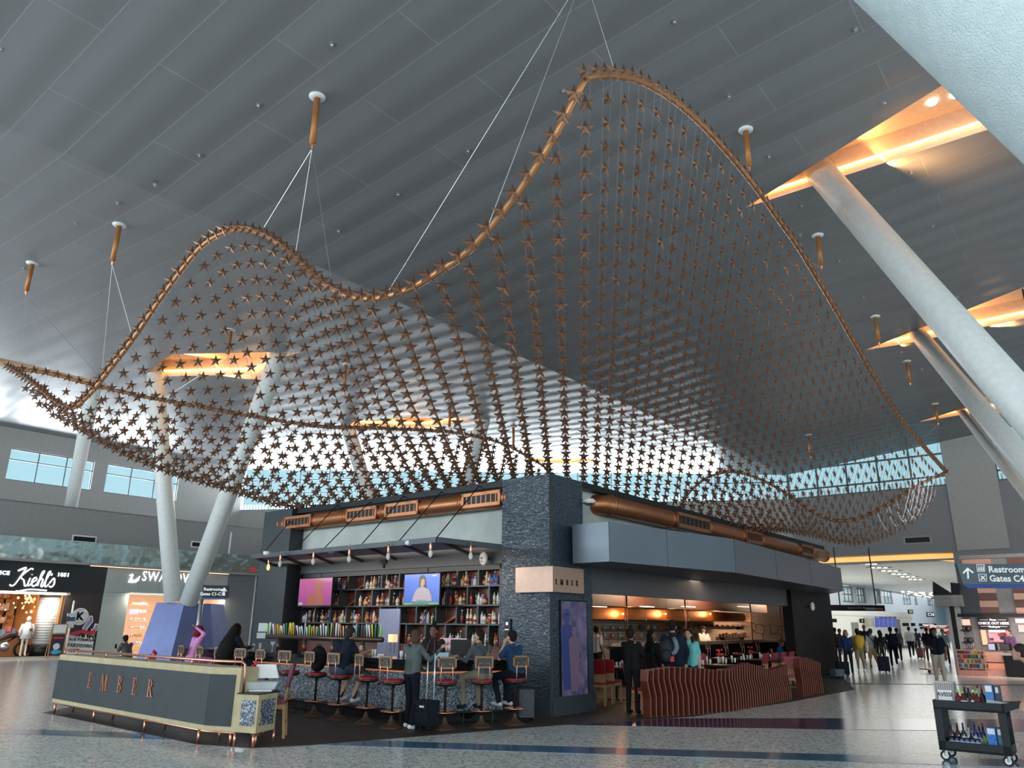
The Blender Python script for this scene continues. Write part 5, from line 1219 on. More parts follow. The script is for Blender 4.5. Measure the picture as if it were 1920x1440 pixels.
for t in (.0, .1, .33, .60, .87):
    p = a0.lerp(a1, t) + o1; g = MB(); g.tube([V(p.x, p.y, zb1), V(p.x, p.y, zr_)], .017, 8); g.build('rail_post', M_cop2, br, True)
# lower oak box with speckled panels
b0 = fl(437, 1401); b1 = fl(476, 1404); b2 = fl(512, 1394); zq0, zq1 = .20, .72
box = empty('host_stand', b1, 'low oak box with speckled grey panels at the right end of the slate barrier', 'stand')
d1 = (b1 - b0).normalized(); d2 = (b2 - b1).normalized(); c3 = b2 + V(-.30, .42, 0); c4 = b0 + V(0.05, .62, 0)
prism3([b0, b1, b2, c3, c4], zq0, zq1, M_wood, 'oak_body', box)
prism3([b0 + V(-.02, -.02, 0), b1 + V(0, -.03, 0), b2 + V(.03, 0, 0), c3, c4], zq1, zq1 + .015, M_black, 'dark_top', box)
for A, Bq in ((b0, b1), (b1, b2)):
    dd = (Bq - A).normalized(); PL = Plane(A, dd, V(dd.y, -dd.x, 0)); LL = (Bq - A).length; g = MB(); g.pbox(PL, LL * .2 if A is b0 else LL * .15, LL * .88, zq0 + .09, zq1 - .08, 0, .008); g.build('speckled_panel', M_granite, box)
for p in (b0.lerp(b1, .9), b1.lerp(b2, .95), c3, c4, b0): g = MB(); g.tube([V(p.x, p.y + .03, Z0), V(p.x, p.y + .03, zq0)], .02, 10); g.build('leg', M_cop2, box, True)
# white trays on the stand
pt_ = (b0 + b1 + b2 + c3 + c4) / 5
M = Matrix.Translation(V(pt_.x - .0, pt_.y + .02, zq1 + .05)) @ Matrix.Rotation(.15, 4, 'Z')
g = MB(); g.hexa([M @ V(*c) for c in ((-.22, -.16, 0), (.22, -.16, 0), (.22, .16, 0), (-.22, .16, 0), (-.32, -.2, .10), (.27, -.2, .10), (.27, .2, .10), (-.32, .2, .10))]); tag(g.build('serving_tray', mat('pale_tray', (.62, .64, .66), .4)), 'flared pale grey tray lying on the low oak stand', 'tray')
g = MB(); g.box(-.2, .18, -.12, .12, -.05, 0, 0, M); tag(g.build('paper_stack', M_white), 'stack of white papers under the flared tray on the oak stand', 'papers')
g = MB(); g.hexa([M @ V(*c) for c in ((-.20, .10, .14), (.24, .10, .14), (.24, .2, .14), (-.20, .2, .14), (-.10, .10, .34), (.18, .10, .34), (.18, .16, .34), (-.10, .16, .34))]); tag(g.build('menu_box', M_white), 'white upright menu box standing in the flared tray', 'box')
# chairs
def chair_proto(wood, leather, name='dining_chair'):
    o = empty(name, V(0, 0, 0), 'x', 'chair')
    def bb(nm, f, mm, sm=False): g = MB(); f(g); q = bpy.data.objects.new(nm, g.mesh(nm, mm, sm)); COL.objects.link(q); q.parent = o; return q
    bb('seat', lambda g: g.box(-.22, .22, -.22, .22, .44, .50), leather)
    bb('seat_frame', lambda g: g.box(-.21, .21, -.21, .21, .38, .44), wood)
    bb('backrest', lambda g: g.hexa([V(-.21, -.24, .66), V(.21, -.24, .66), V(.21, -.19, .66), V(-.21, -.19, .66), V(-.22, -.31, .96), V(.22, -.31, .96), V(.22, -.26, .96), V(-.22, -.26, .96)]), leather)
    bb('back_board', lambda g: g.hexa([V(-.20, -.22, .48), V(.20, -.22, .48), V(.20, -.19, .48), V(-.20, -.19, .48), V(-.20, -.255, .66), V(.20, -.255, .66), V(.20, -.225, .66), V(-.20, -.225, .66)]), wood)
    for x in (-1, 1):
        bb('leg', lambda g: g.hexa([V(.19 * x - .018, .17, 0), V(.19 * x + .018, .17, 0), V(.19 * x + .018, .21, 0), V(.19 * x - .018, .21, 0), V(.19 * x - .02, .17, .4), V(.19 * x + .02, .17, .4), V(.19 * x + .02, .21, .4), V(.19 * x - .02, .21, .4)]), wood)
        bb('leg', lambda g: g.hexa([V(.19 * x - .018, -.26, 0), V(.19 * x + .018, -.26, 0), V(.19 * x + .018, -.22, 0), V(.19 * x - .018, -.22, 0), V(.19 * x - .02, -.22, .45), V(.19 * x + .02, -.22, .45), V(.19 * x + .02, -.18, .45), V(.19 * x - .02, -.18, .45)]), wood)
    bb('stretcher', lambda g: g.box(-.19, .19, -.235, -.215, .18, .21), wood)
    return o
ch0 = chair_proto(M_oak, M_red)
first = [True]
def place_chair(P, az, label, grp=None):
    o = ch0 if first[0] else copy_tree(ch0); first[0] = False
    o.location = (P.x, P.y, Z0); o.rotation_euler = (0, 0, -radians(az)); o['label'] = label
    if grp: o['group'] = grp
    return o
ppc = atD(524, 1365, 12.9)
tall = chair_proto(M_oak, mat('burgundy_leather', (.16, .025, .05), .4)); tall.location = (-3.78, 13.15, Z0); tall.scale = (1, 1, 1.12); tall.rotation_euler = (0, 0, radians(100)); tall['label'] = 'burgundy leather chair with oak legs pushed in beside the white trays'
# flowers / red cups on the hidden tables behind the barrier
for (x, y, D, l) in ((288, 1232, 15.5, 'red flower posy on the table behind the middle of the slate barrier'), (478, 1252, 14.2, 'red flower posy on the table behind the end of the slate barrier')):
    P = atD(x, y, D); g = MB(); 
    for q in range(7): g.ball(P + V(random.uniform(-.07, .07), random.uniform(-.05, .05), random.uniform(-.06, .1)), .035, 8, 6)
    v = empty('flower_posy', V(P.x, P.y, .76), l, 'flowers'); g.build('blooms', mat('flower_red', (.5, .015, .04), .5), v, True); g = MB(); g.lathe([(.03, -.0), (.035, .12)], 10, c=V(P.x, P.y, .75)); g.build('vase', M_glass, v); g = MB(); g.tube([V(P.x, P.y, .76), V(P.x, P.y, P.z)], .004, 5); g.build('stems', mat('stem_green', (.05, .15, .04), .6), v)
    t = empty('dining_table', V(P.x, P.y, 0), l.split(' posy')[0].replace('red flower', 'dark table under the red flowers') + (' near the end of the slate barrier' if x > 400 else ' behind the middle of the slate barrier'), 'table')
    g = MB(); g.box(P.x - .35, P.x + .35, P.y - .35, P.y + .35, .72, .75); g.build('table_top', mat('dark_table', (.03, .022, .02), .3), t); g = MB(); g.lathe([(.2, 0), (.2, .02), (.03, .04), (.03, .72)], 14, c=V(P.x, P.y, Z0)); g.build('pedestal', M_black, t)

# ------------------------------------------------------------------ rust red wave partitions
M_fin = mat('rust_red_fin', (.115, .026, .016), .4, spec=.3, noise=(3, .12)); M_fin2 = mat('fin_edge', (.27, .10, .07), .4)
def partition(pb, pts_top, n, label):
    base = [fl(*p) for p in pb]; cum = [0]
    for i in range(1, len(base)): cum.append(cum[-1] + (base[i] - base[i - 1]).length)
    o = empty('wave_partition', base[0], label, 'partition')
    def at(t):
        s = t * cum[-1]
        for i in range(1, len(base)):
            if s <= cum[i] + 1e-6: return base[i - 1].lerp(base[i], (s - cum[i - 1]) / (cum[i] - cum[i - 1]))
        return base[-1]
    for k in range(n):
        t = k / (n - 1); p = at(t); X = 960 + F_PX * (p - EYE).dot(RT) / (p - EYE).dot(FW)
        for (xa, ya), (xb, yb) in zip(pts_top, pts_top[1:]):
            if X <= xb or (xb, yb) == pts_top[-1]: yt = ya + (yb - ya) * min(1, max(0, (X - xa) / (xb - xa))); break
        z = on(X, yt, p, V(0, 1, 0)).z; d = (base[-1] - base[0]).normalized(); nrm = V(-d.y, d.x, 0); W = .15
        ph = k * .42; zs = [Z0, z * (.40 + .05 * sin(ph)), z * (.72 + .05 * sin(ph + .8)), z]; of = [0, .015, -.07, -.03 - .02 * sin(ph)]
        g = MB(); tk = .017
        for q in range(3):
            A, B_ = p + d * of[q], p + d * of[q + 1]
            c = []
            for P, zz in ((A, zs[q]), (B_, zs[q + 1] - .004)): c += [V(P.x, P.y, zz) + d * a + nrm * b for a, b in ((-tk, -.02), (tk, -.02), (tk, W), (-tk, W))]
            g.hexa(c, 0)
            c = []
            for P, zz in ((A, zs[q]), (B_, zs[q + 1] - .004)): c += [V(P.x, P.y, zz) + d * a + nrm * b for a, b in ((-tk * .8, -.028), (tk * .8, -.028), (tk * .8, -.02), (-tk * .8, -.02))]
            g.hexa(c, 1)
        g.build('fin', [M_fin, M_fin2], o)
    g = MB()
    for a, b in zip(base, base[1:]): g.hexa([a + nrm * 0 + V(0, 0, Z0), b + V(0, 0, Z0), b + nrm * .15 + V(0, 0, Z0), a + nrm * .15 + V(0, 0, Z0), a + V(0, 0, .02), b + V(0, 0, .02), b + nrm * .15 + V(0, 0, .02), a + nrm * .15 + V(0, 0, .02)])
    g.build('base_rail', M_fin, o)
    return o
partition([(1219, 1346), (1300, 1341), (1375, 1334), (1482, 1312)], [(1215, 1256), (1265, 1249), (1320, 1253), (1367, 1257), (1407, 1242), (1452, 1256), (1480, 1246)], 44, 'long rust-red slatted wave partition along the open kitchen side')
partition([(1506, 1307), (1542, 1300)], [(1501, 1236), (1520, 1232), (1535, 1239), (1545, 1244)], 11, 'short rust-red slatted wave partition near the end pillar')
# ------------------------------------------------------------------ kitchen side interior
def rp(x, y, d): return RF.px(x, y, d)
hd_ = -4.6
hood = empty('kitchen_hood', RF.P(*rp(1250, 1150, hd_), hd_), 'long copper extraction hood over the open kitchen', 'hood')
s0, z1 = rp(1100, 1137, hd_); s1, _ = rp(1362, 1140, hd_); zlo = rp(1250, 1163, hd_)[1]; s2 = rp(1410, 1168, hd_)[0]
M_hood = mat('warm_copper_hood', (.42, .15, .035), .32, .6)
g = MB(); g.pbox(RF, s0, s1, zlo, z1, hd_ - 1.6, hd_); g.build('canopy', M_hood, hood)
g = MB(); zt2 = z1; g.add([RF.P(s1, zlo, hd_ + .02), RF.P(s2, zlo, hd_ + .02), RF.P(s2 - .45, zt2, hd_ - .2), RF.P(s1, zt2, hd_ - .2), RF.P(s1, zlo, hd_ - 1.5), RF.P(s2, zlo, hd_ - 1.5), RF.P(s2 - .45, zt2, hd_ - 1.5), RF.P(s1, zt2, hd_ - 1.5)], [(0, 1, 2, 3), (1, 5, 6, 2), (4, 7, 6, 5), (0, 4, 5, 1), (3, 2, 6, 7)]); g.build('end_flare', M_hood, hood)
for x in (1168, 1248, 1332):
    s, z = rp(x, 1151, hd_ + .04); g = MB(); g.ball(RF.P(s, z, hd_ + .04), .035, 10, 8); g.build('lamp', mat('warm_bulb', (1, .7, .4), .4, emit=(1, .62, .28), es=6), hood, True)
    l = bpy.data.lights.new('hood_lamp', 'POINT'); l.energy = 22; l.color = (1, .55, .25); l.shadow_soft_size = .1; lo = bpy.data.objects.new('hood_lamp', l); COL.objects.link(lo); lo.location = RF.P(s, z, hd_ + .3)
g = MB(); g.pbox(RF, rp(1100, 1120, -3.8)[0], rp(1440, 1120, -3.8)[0], z1 + .02, 3.0, -4.2, -3.9); tag(g.build('bulkhead', mat('brown_bulkhead', (.035, .012, .006), .5, spec=.2)), 'dark red-brown bulkhead above the copper hood', 'bulkhead')
for i, (xa, xb) in enumerate(((1112, 1136), (1200, 1225), (1278, 1302), (1383, 1405))):
    sA, zA = rp(xa, 1137, -3.7); sB, _ = rp(xb, 1137, -3.7); g = MB(); g.pbox(RF, sA, sB, zA - .012, zA + .012, -3.72, -3.66); tag(g.build('strip_light', mat('strip_white', (1, .8, .7), .4, emit=(1, .75, .62), es=2)), ordn[i] + ' short white strip light from the left above the copper hood', 'light')
for sx1, pw_ in ((rp(1180, 1100, -4)[0], 190), (rp(1300, 1100, -4)[0], 200), (rp(1440, 1100, -4)[0], 240)): q = RF.P(sx1, 2.9, -3.2); area('kitchen_light', q, RF.P(sx1, 1.2, -6.0), 2.2, .4, pw_, (1, .68, .45))
q = RF.P(t1113 + 5, 2.95, -1.2); area('dining_light', q, q - V(0, 0, 3), 6, .5, 45, (1, .75, .55))
# counters
kc = empty('kitchen_counter', RF.P(5, 0, -3.2), 'long black kitchen counter with diners places in front of the cooks', 'counter')
ca = rp(1175, 1225, -3.0)[0]; cb = rp(1500, 1225, -3.0)[0]
g = MB(); g.pbox(RF, ca, cb, 1.02, 1.10, -3.7, -2.9); g.build('counter_top', MATS['polished_black_granite'], kc); g = MB(); g.pbox(RF, ca, cb, 0.008, 1.02, -3.6, -3.1); g.build('counter_front', M_black, kc)
g = MB(); g.pbox(RF, ca + .3, cb - 1.5, 1.1, 1.18, -3.7, -3.5); g.build('raised_ledge', M_steel, kc)
# cooking line behind
ck = empty('cooking_line', RF.P(6, 0, -5.6), 'stainless cooking line with shelves of pots under the hood', 'kitchen unit')
ka, kb_ = rp(1118, 1200, -5.4)[0], rp(1340, 1200, -5.4)[0]
g = MB(); g.pbox(RF, ka, kb_, 0.008, .92, -6.3, -5.4); g.build('cabinet', M_steel, ck)
for z in (1.25, 1.55): g = MB(); g.pbox(RF, ka, kb_, z, z + .03, -6.2, -5.7); g.build('shelf', M_steel, ck)
n = 14
for k in range(n + 1): s = ka + (kb_ - ka) * k / n; g = MB(); g.pbox(RF, s - .015, s + .015, .92, 1.6, -6.2, -6.17); g.build('upright', M_steel, ck)
R3 = random.Random(9); pc = [(.5, .5, .5), (.6, .25, .12), (.7, .6, .5), (.1, .1, .1), (.55, .55, .58), (.7, .35, .2)]
for z, nz in ((.94, 'worktop'), (1.28, 'lower shelf'), (1.58, 'upper shelf')):
    for k in range(18):
        if R3.random() < .2: continue
        s = ka + (kb_ - ka) * (k + .5) / 18; h = R3.uniform(.08, .2); c = R3.choice(pc); cn = {0: 'steel', 1: 'copper', 2: 'cream', 3: 'black', 4: 'steel', 5: 'copper'}[pc.index(c)]; r = R3.uniform(.06, .1)
        g = MB(); g.lathe([(r, 0), (r * 1.05, h), (r * .9, h), (r * .85, .01)], 12, c=RF.P(s, z, -5.9)); o = g.build('cooking_pot', mat('pot_' + cn, c, .35, .5), None, True); tag(o, '%s pot or tub standing on the cooking line %s' % (cn, nz), 'pot', '%s vessels on the cooking line %s' % (cn, nz))
# shelf on the tiled wall with plates and boxes
for i, (xa, xb, y, l) in enumerate(((1350, 1402, 1195, 'black wall shelf on the tiles with small boxes'), (1308, 1400, 1174, 'upper wall shelf on the tiles under the hood end, carrying plates'))):
    sA, z = rp(xa, y, KD + .2); sB, _ = rp(xb, y, KD + .2); o = empty('wall_shelf', RF.P((sA + sB) / 2, z, KD), l, 'shelf'); g = MB(); g.pbox(RF, sA, sB, z - .03, z, KD, KD + .3); g.build('board', M_black, o)
    for t in (.15, .85): s = sA + (sB - sA) * t; g = MB(); g.pbox(RF, s - .015, s + .015, z - .15, z - .03, KD, KD + .2); g.build('bracket', M_black, o)
    for k in range(9):
        s = sA + (sB - sA) * (k + .5) / 9; g = MB()
        if i: g.lathe([(.05, 0), (.09, .02), (.09, .06), (.05, .07)], 12, c=RF.P(s, z, KD + .15)); q = g.build('bowl', mat('terracotta', (.38, .13, .06), .5), None, True); tag(q, 'terracotta bowl in the row on the upper wall shelf', 'bowl', 'bowls on the upper wall shelf')
        else: g.pbox(RF, s - .05, s + .05, z, z + .14 + .03 * (k % 3), KD + .08, KD + .2); q = g.build('storage_box', mat('dark_box', (.14, .08, .05), .6)); tag(q, 'small brown box in the row on the lower wall shelf', 'box', 'boxes on the lower wall shelf')
# line drawing of a pig and a cow in black wire on the tiles
def wire(pts, label_par): g = MB(); g.tube([RF.P(*rp(x, y, KD + .03), KD + .03) for x, y in pts], .012, 5); g.build('line', M_black, label_par)
art = empty('wire_drawing', RF.P(*rp(1440, 1185, KD), KD), 'black wire outline drawing of a farm animal on the tiled wall', 'wall art')
wire([(1408, 1171), (1413, 1168), (1418, 1172), (1424, 1170), (1432, 1175), (1434, 1184), (1430, 1189), (1420, 1187), (1413, 1183), (1410, 1178), (1408, 1171)], art)
wire([(1416, 1172), (1419, 1179), (1415, 1184), (1411, 1180)], art); wire([(1434, 1174), (1450, 1171), (1462, 1175), (1474, 1174), (1477, 1180), (1476, 1200), (1472, 1212)], art); wire([(1430, 1189), (1432, 1200), (1430, 1214)], art); wire([(1444, 1173), (1446, 1190), (1456, 1186), (1462, 1175)], art); wire([(1446, 1190), (1462, 1188), (1466, 1200), (1464, 1214)], art)
fs = [(1491, 1150), (1483, 1170), (1491, 1170), (1483, 1184), (1499, 1184), (1500, 1198), (1500, 1214), (1491, 1184)]
for i, (x, y) in enumerate(fs):
    d = KD + .02; s, z = rp(x - 8, y, d); o = empty('picture_frame', RF.P(s, z, d), ['topmost', 'upper left', 'upper right', 'second row left', 'second row right', 'third row right', 'lowest right', 'second row middle'][i] + ' black framed picture on the tiles near the end pillar', 'picture')
    g = MB(); g.pbox(RF, s - .14, s + .14, z - .13, z + .13, KD, d + .02); g.build('frame', M_black, o); g = MB(); g.pbox(RF, s - .11, s + .11, z - .1, z + .1, d + .02, d + .03); g.build('print', mat('print_grey', (.3, .26, .22), .6), o)
# copper posts
for i, x in enumerate((1197, 1306, 1427, 1482)):
    d = -2.6; s, _ = rp(x, 1180, d); g = MB(); g.tube([RF.P(s, 1.1 if i != 9 else 0, -2.98 if True else d), RF.P(s, 3.0, -2.98)], .028, 10); o = g.build('copper_post', M_cop2, None, True); tag(o, ['leftmost', 'second', 'third', 'rightmost'][i] + ' thin copper post rising from the kitchen counter', 'post')
for i, x in enumerate((1172, 1211, 1251, 1291)):
    s, z = rp(x, 1166, -2.4); P = RF.P(s, z, -2.4); o = empty('pendant_lamp', V(P.x, P.y, 3.0), ordn[i] + ' slim pendant lamp from the left in the kitchen opening', 'lamp'); g = MB(); g.tube([V(P.x, P.y, 3.0), P], .005, 5); g.build('cord', M_black, o); g = MB(); g.lathe([(.012, .14), (.03, .1), (.035, 0), (.03, 0)], 10, c=P); g.build('lamp_shade', M_cop2, o, True)
# tables, chairs and place settings
def table(x, y, z, w, label):
    P = fl(x, y, z) - NU * (.45 if w > 1 else 0); o = empty('dining_table', V(P.x, P.y, 0), label, 'table'); g = MB(); Mx = Matrix.Translation(V(P.x, P.y, 0)) @ Matrix.Rotation(radians(-38), 4, 'Z'); g.box(-w, w, -.38, .38, z - .04, z, 0, Mx); g.build('table_top', mat('dark_table', (.03, .022, .02), .3), o)
    g = MB(); g.lathe([(.24, 0), (.24, .02), (.03, .05), (.03, z - .04)], 14, c=V(P.x, P.y, Z0)); g.build('pedestal', M_black, o); return P
T1 = table(1155, 1250, .76, .45, 'small dark table behind the black-clothed host at the opening'); T2 = table(1352, 1246, .76, 1.5, 'long dark table behind the left part of the wave partition'); T3 = table(1428, 1236, .76, 1.2, 'long dark table behind the crest of the wave partition')
R4 = random.Random(4)
def settings(P, w, n, nm):
    for k in range(n):
        a = -w + 2 * w * (k + .5) / n; q = V(P.x, P.y, .76) + UU * a + NU * R4.uniform(.0, .28)
        tumbler(q, .03, R4.uniform(.1, .2), mat('bright_glassware', (.7, .7, .7), .15, alpha=.75), 'clear glass standing on ' + nm, grp='glasses on ' + nm)
        if k % 2 == 0: g = MB(); g.lathe([(.02, 0), (.03, .1), (.0, .13)], 8, c=q + UU * .09 + NU * .05); tag(g.build('folded_napkin', M_white), 'white folded napkin standing on ' + nm, 'napkin', 'napkins on ' + nm)
settings(T1, .4, 3, 'the small table by the opening'); settings(T2, 1.5, 9, 'the long table behind the partition'); settings(T3, 1.3, 7, 'the farther long table')
for q, nm in ((T2 - UU * 1.2, 'left end of the long table'), (T2 + UU * 1.0, 'right part of the long table'), (T3 + UU * .3, 'middle of the farther table')):
    P = V(q.x, q.y, .76); v = empty('flower_posy', P, 'red flowers in a glass on the ' + nm, 'flowers'); g = MB(); g.lathe([(.03, 0), (.035, .14)], 10, c=P); g.build('vase', M_glass, v); g = MB()
    for k in range(7): g.ball(P + V(R4.uniform(-.07, .07), R4.uniform(-.07, .07), R4.uniform(.16, .34)), .035, 8, 6)
    g.build('blooms', mat('flower_red', (.5, .015, .04), .5), v, True); g = MB(); g.tube([P, P + V(0, 0, .3)], .004, 5); g.build('stems', MATS['stem_green'], v)
place_chair(fl(1128, 1322), 30, 'leftmost red-backed wooden chair just inside the kitchen opening'); place_chair(fl(1145, 1318), 30, 'second red-backed wooden chair just inside the opening, beside the leftmost')
place_chair(fl(1203, 1337), 140, 'red-backed wooden chair at the near end of the long wave partition'); place_chair(fl(1492, 1305), 200, 'red-backed chair in the gap between the two wave partitions')
for k in range(5): q = V(T2.x, T2.y, 0) + UU * (-1.3 + .75 * k) + NU * -.62; place_chair(q, 128, 'red-backed chair tucked along the far side of the long table', 'chairs on the far side of the long table')
for k in range(4): q = V(T3.x, T3.y, 0) + UU * (-.9 + .75 * k) + NU * .66; place_chair(q, -52, 'red-backed chair tucked along the near side of the farther table', 'chairs on the near side of the farther table')
for k in range(6):
    q = RF.P(ca + 1.0 + k * 1.5, 0, -2.35); o = copy_tree(s0_); o.location = (q.x, q.y, Z0); o.rotation_euler = (0, 0, radians(52)); o['label'] = 'dim bar stool in the row along the kitchen counter'; o['group'] = 'stools along the kitchen counter'
# the people on this side
person(fl(1188, 1338) + V(0, 0, Z0), 35, P_(el=(-.22, .10, 1.15), wl=(-.10, .28, 1.12), er=(.22, .1, 1.15), wr=(.08, .28, 1.12)), C_l((.008, .008, .009), (.006, .006, .007), SK2, HB, (.01, .01, .01)), 'host dressed all in black with a hair bun standing in the opening', 1.66, 'bun', 'long', 'long', .015)
def atfeet(x, D): q = atD(x, 1330, D); return V(q.x, q.y, Z0)
person(atfeet(1228, 18.3), 60, {}, C_l((.012, .012, .012), (.02, .02, .02), SK2, (.006, .005, .005)), 'woman with long curly black hair left of the man with the backpack', 1.62, 'long', 'long', 'long', .015, turn=-.6)
def pack(root, child, J):
    g = MB(); g.ball((-.10, -.20, 1.12), .5, 14, 10, 0, (.34, .22, .48)); g.ball((-.10, -.30, 1.02), .5, 12, 8, 0, (.24, .14, .26)); child(g, 'backpack', mat('pack_black', (.012, .013, .018), .7), .02)
    g = MB(); g.tube([V(.06, -.22, 1.36), V(.10, -.28, 1.28), V(.12, -.30, 1.18), V(.08, -.30, 1.10), V(.02, -.30, 1.06)], .045, 10); child(g, 'neck_pillow', mat('pillow_grey', (.16, .19, .22), .8))
    g = MB(); g.box(-.02, .06, -.33, -.30, .92, 1.02); child(g, 'luggage_tag', mat('red_tag', (.5, .02, .02), .5), None, False)
person(atfeet(1268, 17.6), 20, P_(el=(-.27, 0, 1.14), er=(.28, .02, 1.12)), C_l((.012, .018, .032), (.02, .02, .025), SK3, HB), 'big man in a navy jumper with backpack and grey neck pillow, seen from behind', 1.84, 'short', 'long', 'long', .015, extra=pack, fat=1.25)
person(atfeet(1298, 17.9), 205, P_(er=(.24, .02, 1.12), wr=(.28, .1, .95)), C_l((.16, .52, .50), (.03, .04, .07), SK1, (.02, .015, .012)), 'woman in a turquoise T-shirt facing the camera beside the backpack man', 1.66, 'long', 'short', 'long', .013, True, fat=1.2)
q = RF.P(*rp(1320, 1200, -4.4), -4.4); person(V(q.x, q.y, Z0), 160, P_(er=(.22, .12, 1.12), wr=(.1, .32, 1.05), el=(-.22, .12, 1.12), wl=(-.1, .32, 1.05)), C_l((.62, .60, .58), (.03, .03, .03), SK3, HB, hat=(.02, .02, .02)), 'cook in a white shirt and black cap working under the hood', 1.70, 'cap', 'short', 'long', .016)
q = RF.P(*rp(1120, 1200, -3.9), -3.9); person(V(q.x, q.y, Z0), 60, {}, C_l((.55, .50, .46), (.02, .02, .02), SK2, HB), 'cook in a pale shirt at the far left of the kitchen opening', 1.68, 'short', 'short', 'long', .017)
sc_ = dict(SIT); sc_.update({k: (v[0], v[1], v[2] - .36) for k, v in SIT.items()}); sc_.update(al=(-.12, .42, .08), ar=(.14, .40, .08), hl=(-.09, -.03, .50), hr=(.09, -.03, .50), kl=(-.14, .40, .50), kr=(.14, .40, .50))
q = RF.P(*rp(1462, 1240, -.9), -.9); bj = V(q.x, q.y, Z0); person(bj, 100, sc_, C_l((.02, .12, .42), (.02, .02, .03), SK1, (.12, .09, .07)), 'seated older man in a bright blue jacket between the wave partitions', 1.75, 'short', 'long', 'long', .016)
place_chair(bj, 100, 'red-backed chair under the man in the bright blue jacket')
# ------------------------------------------------------------------ shops at the left
def sp(x, y, d=0): return SL.px(x, y, d)
zTop = sp(0, 935)[1]; zM1 = sp(0, 1004)[1]; zM0 = sp(0, 1046)[1]; zB = sp(0, 1107)[1]
sK1 = sp(120, 1150)[0]; sBr = sp(190, 1150)[0]; sS0 = sp(235, 1160)[0]; sS1 = sp(412, 1160)[0]; sEnd = sp(497, 1150)[0]; sA0 = sp(-60, 1150)[0] - 30; zW = sp(330, 1116)[1]
sSt = sp(203, 1060)[0]
fac = MB(); fac.pbox(SL, sA0, sEnd + 6, zM1, zTop, -.3, 0); fac.pbox(SL, sA0, sEnd + 6, zTop - .05, zTop, -9, 0); struct('wall_front', fac, M_walld)
g = MB(); g.pbox(SL, sA0, sEnd, zM0, zM1, -.3, .35); o = g.build('steel_fascia', M_mirror); tag(o, 'polished rippled steel fascia band running above the shop signs', 'fascia')
g = MB(); g.pbox(SL, sA0, sEnd, zM0 - .10, zM0, -.3, .42); struct('trim_6', g, mat('grey_ledge', (.30, .28, .28), .6))
g = MB(); g.pbox(SL, sSt - 1, sp(425, 1060)[0], zM0 - .14, zM0 - .11, .3, .36); tag(g.build('strip_light', mat('peach_led', (1, .7, .5), .4, emit=(1, .6, .4), es=1.6)), 'thin peach light line under the steel fascia over the crystal shop', 'light')
g = MB(); g.pbox(SL, sA0, sSt, zB, zM0 - .1, -.3, .0); struct('wall_sign_band', g, mat('black_sign_band', (.02, .026, .032), .45))
M_stone = mat('sage_stone', (.36, .42, .41), .55, noise=(1.0, .07))
g = MB(); g.pbox(SL, sSt, sp(425, 1100)[0], zW, zM0 - .1, -.3, .02); g.pbox(SL, sSt, sS0, 0, zW, -.3, .02); g.pbox(SL, sS1, sp(425, 1100)[0], 0, zW, -.3, .02); struct('wall_stone', g, M_stone)
g = MB(); 
for s in (sp(262, 1080)[0], sp(300, 1080)[0], sp(385, 1080)[0]): g.pbox(SL, s - .01, s + .01, zW, zM0 - .1, .02, .024)
g.pbox(SL, sSt, sp(425, 1100)[0], zW + .01, zW + .03, .02, .024); struct('trim_7', g, mat('stone_joint', (.2, .24, .24), .6))
g = MB(); g.pbox(SL, sK1 - .05, sSt, 0, zB, -.3, -.02); bw = struct('wall_brick', g, MATS['x'] if 'x' in MATS else brick_mat('dark_brick', (.16, .075, .055), (.10, .05, .045), (.04, .03, .03), .42, .13, .014, (pi / 2, 0, radians(-52) * 0), .7))
bw.data.clear_geometry(); L_ = sSt - sK1 + .05; gg = MB(); gg.box(0, L_, 0, zB, -.3, 0); me = gg.mesh('wall_brick', MATS['dark_brick']); bw.data = me; bw.matrix_basis = SL.mat(sK1 - .05, 0, -.02)
M_ribs = wave_mat('ribbed_grey_panels', (.15, .165, .185), .45, 1.6, ANG, .6, .04, band='Y')
g = MB(); g.pbox(SL, sp(425, 1100)[0], sEnd + 4, 0, zM0 - .1, -.3, .03); struct('wall_ribbed', g, M_ribs)
g = MB(); sv = sp(478, 1100)[0]; g.pbox(SL, sv - .05, sv + .0, 0, zM0, .03, .1); g.pbox(SL, sv + .3, sv + .34, 0, zM0, .03, .1)
for y in (1107, 1162): z = sp(470, y)[1]; g.pbox(SL, sv, sv + .32, z - .02, z + .02, .03, .08)
struct('trim_8', g, mat('pale_mullion', (.5, .55, .58), .4))
g = MB(); sv = sp(433, 1000)[0]; g.pbox(SL, sv - .04, sv + .04, zM1, zTop - .4, 0, .05); struct('trim_9', g, M_white)
g = MB(); s_, z_ = sp(467, 1068); g.pbox(SL, s_ - .2, s_ + .2, z_ - .12, z_ + .12, .3, .35); xs = g.build('exit_sign', mat('exit_red', (.4, .02, .03), .5, emit=(.6, .03, .05), es=.5)); tag(xs, 'small red exit sign on the ribbed wall left of the bar', 'sign')
for i, (xa, xb, y, l) in enumerate(((135, 181, 1009, 'long black air grille over the steel fascia at left'), (358, 376, 1020, 'short black air grille over the steel fascia behind the forked columns'))):
    sa_, z = sp(xa, y); sb_, _ = sp(xb, y); o = empty('air_grille', SL.P((sa_ + sb_) / 2, z), l, 'vent'); g = MB(); h = .17; g.pbox(SL, sa_, sb_, z - h, z + h, 0, .03); g.build('frame', M_white, o); g = MB(); g.pbox(SL, sa_ + .06, sb_ - .06, z - h + .06, z + h - .06, .03, .035); g.build('slats', M_black, o)
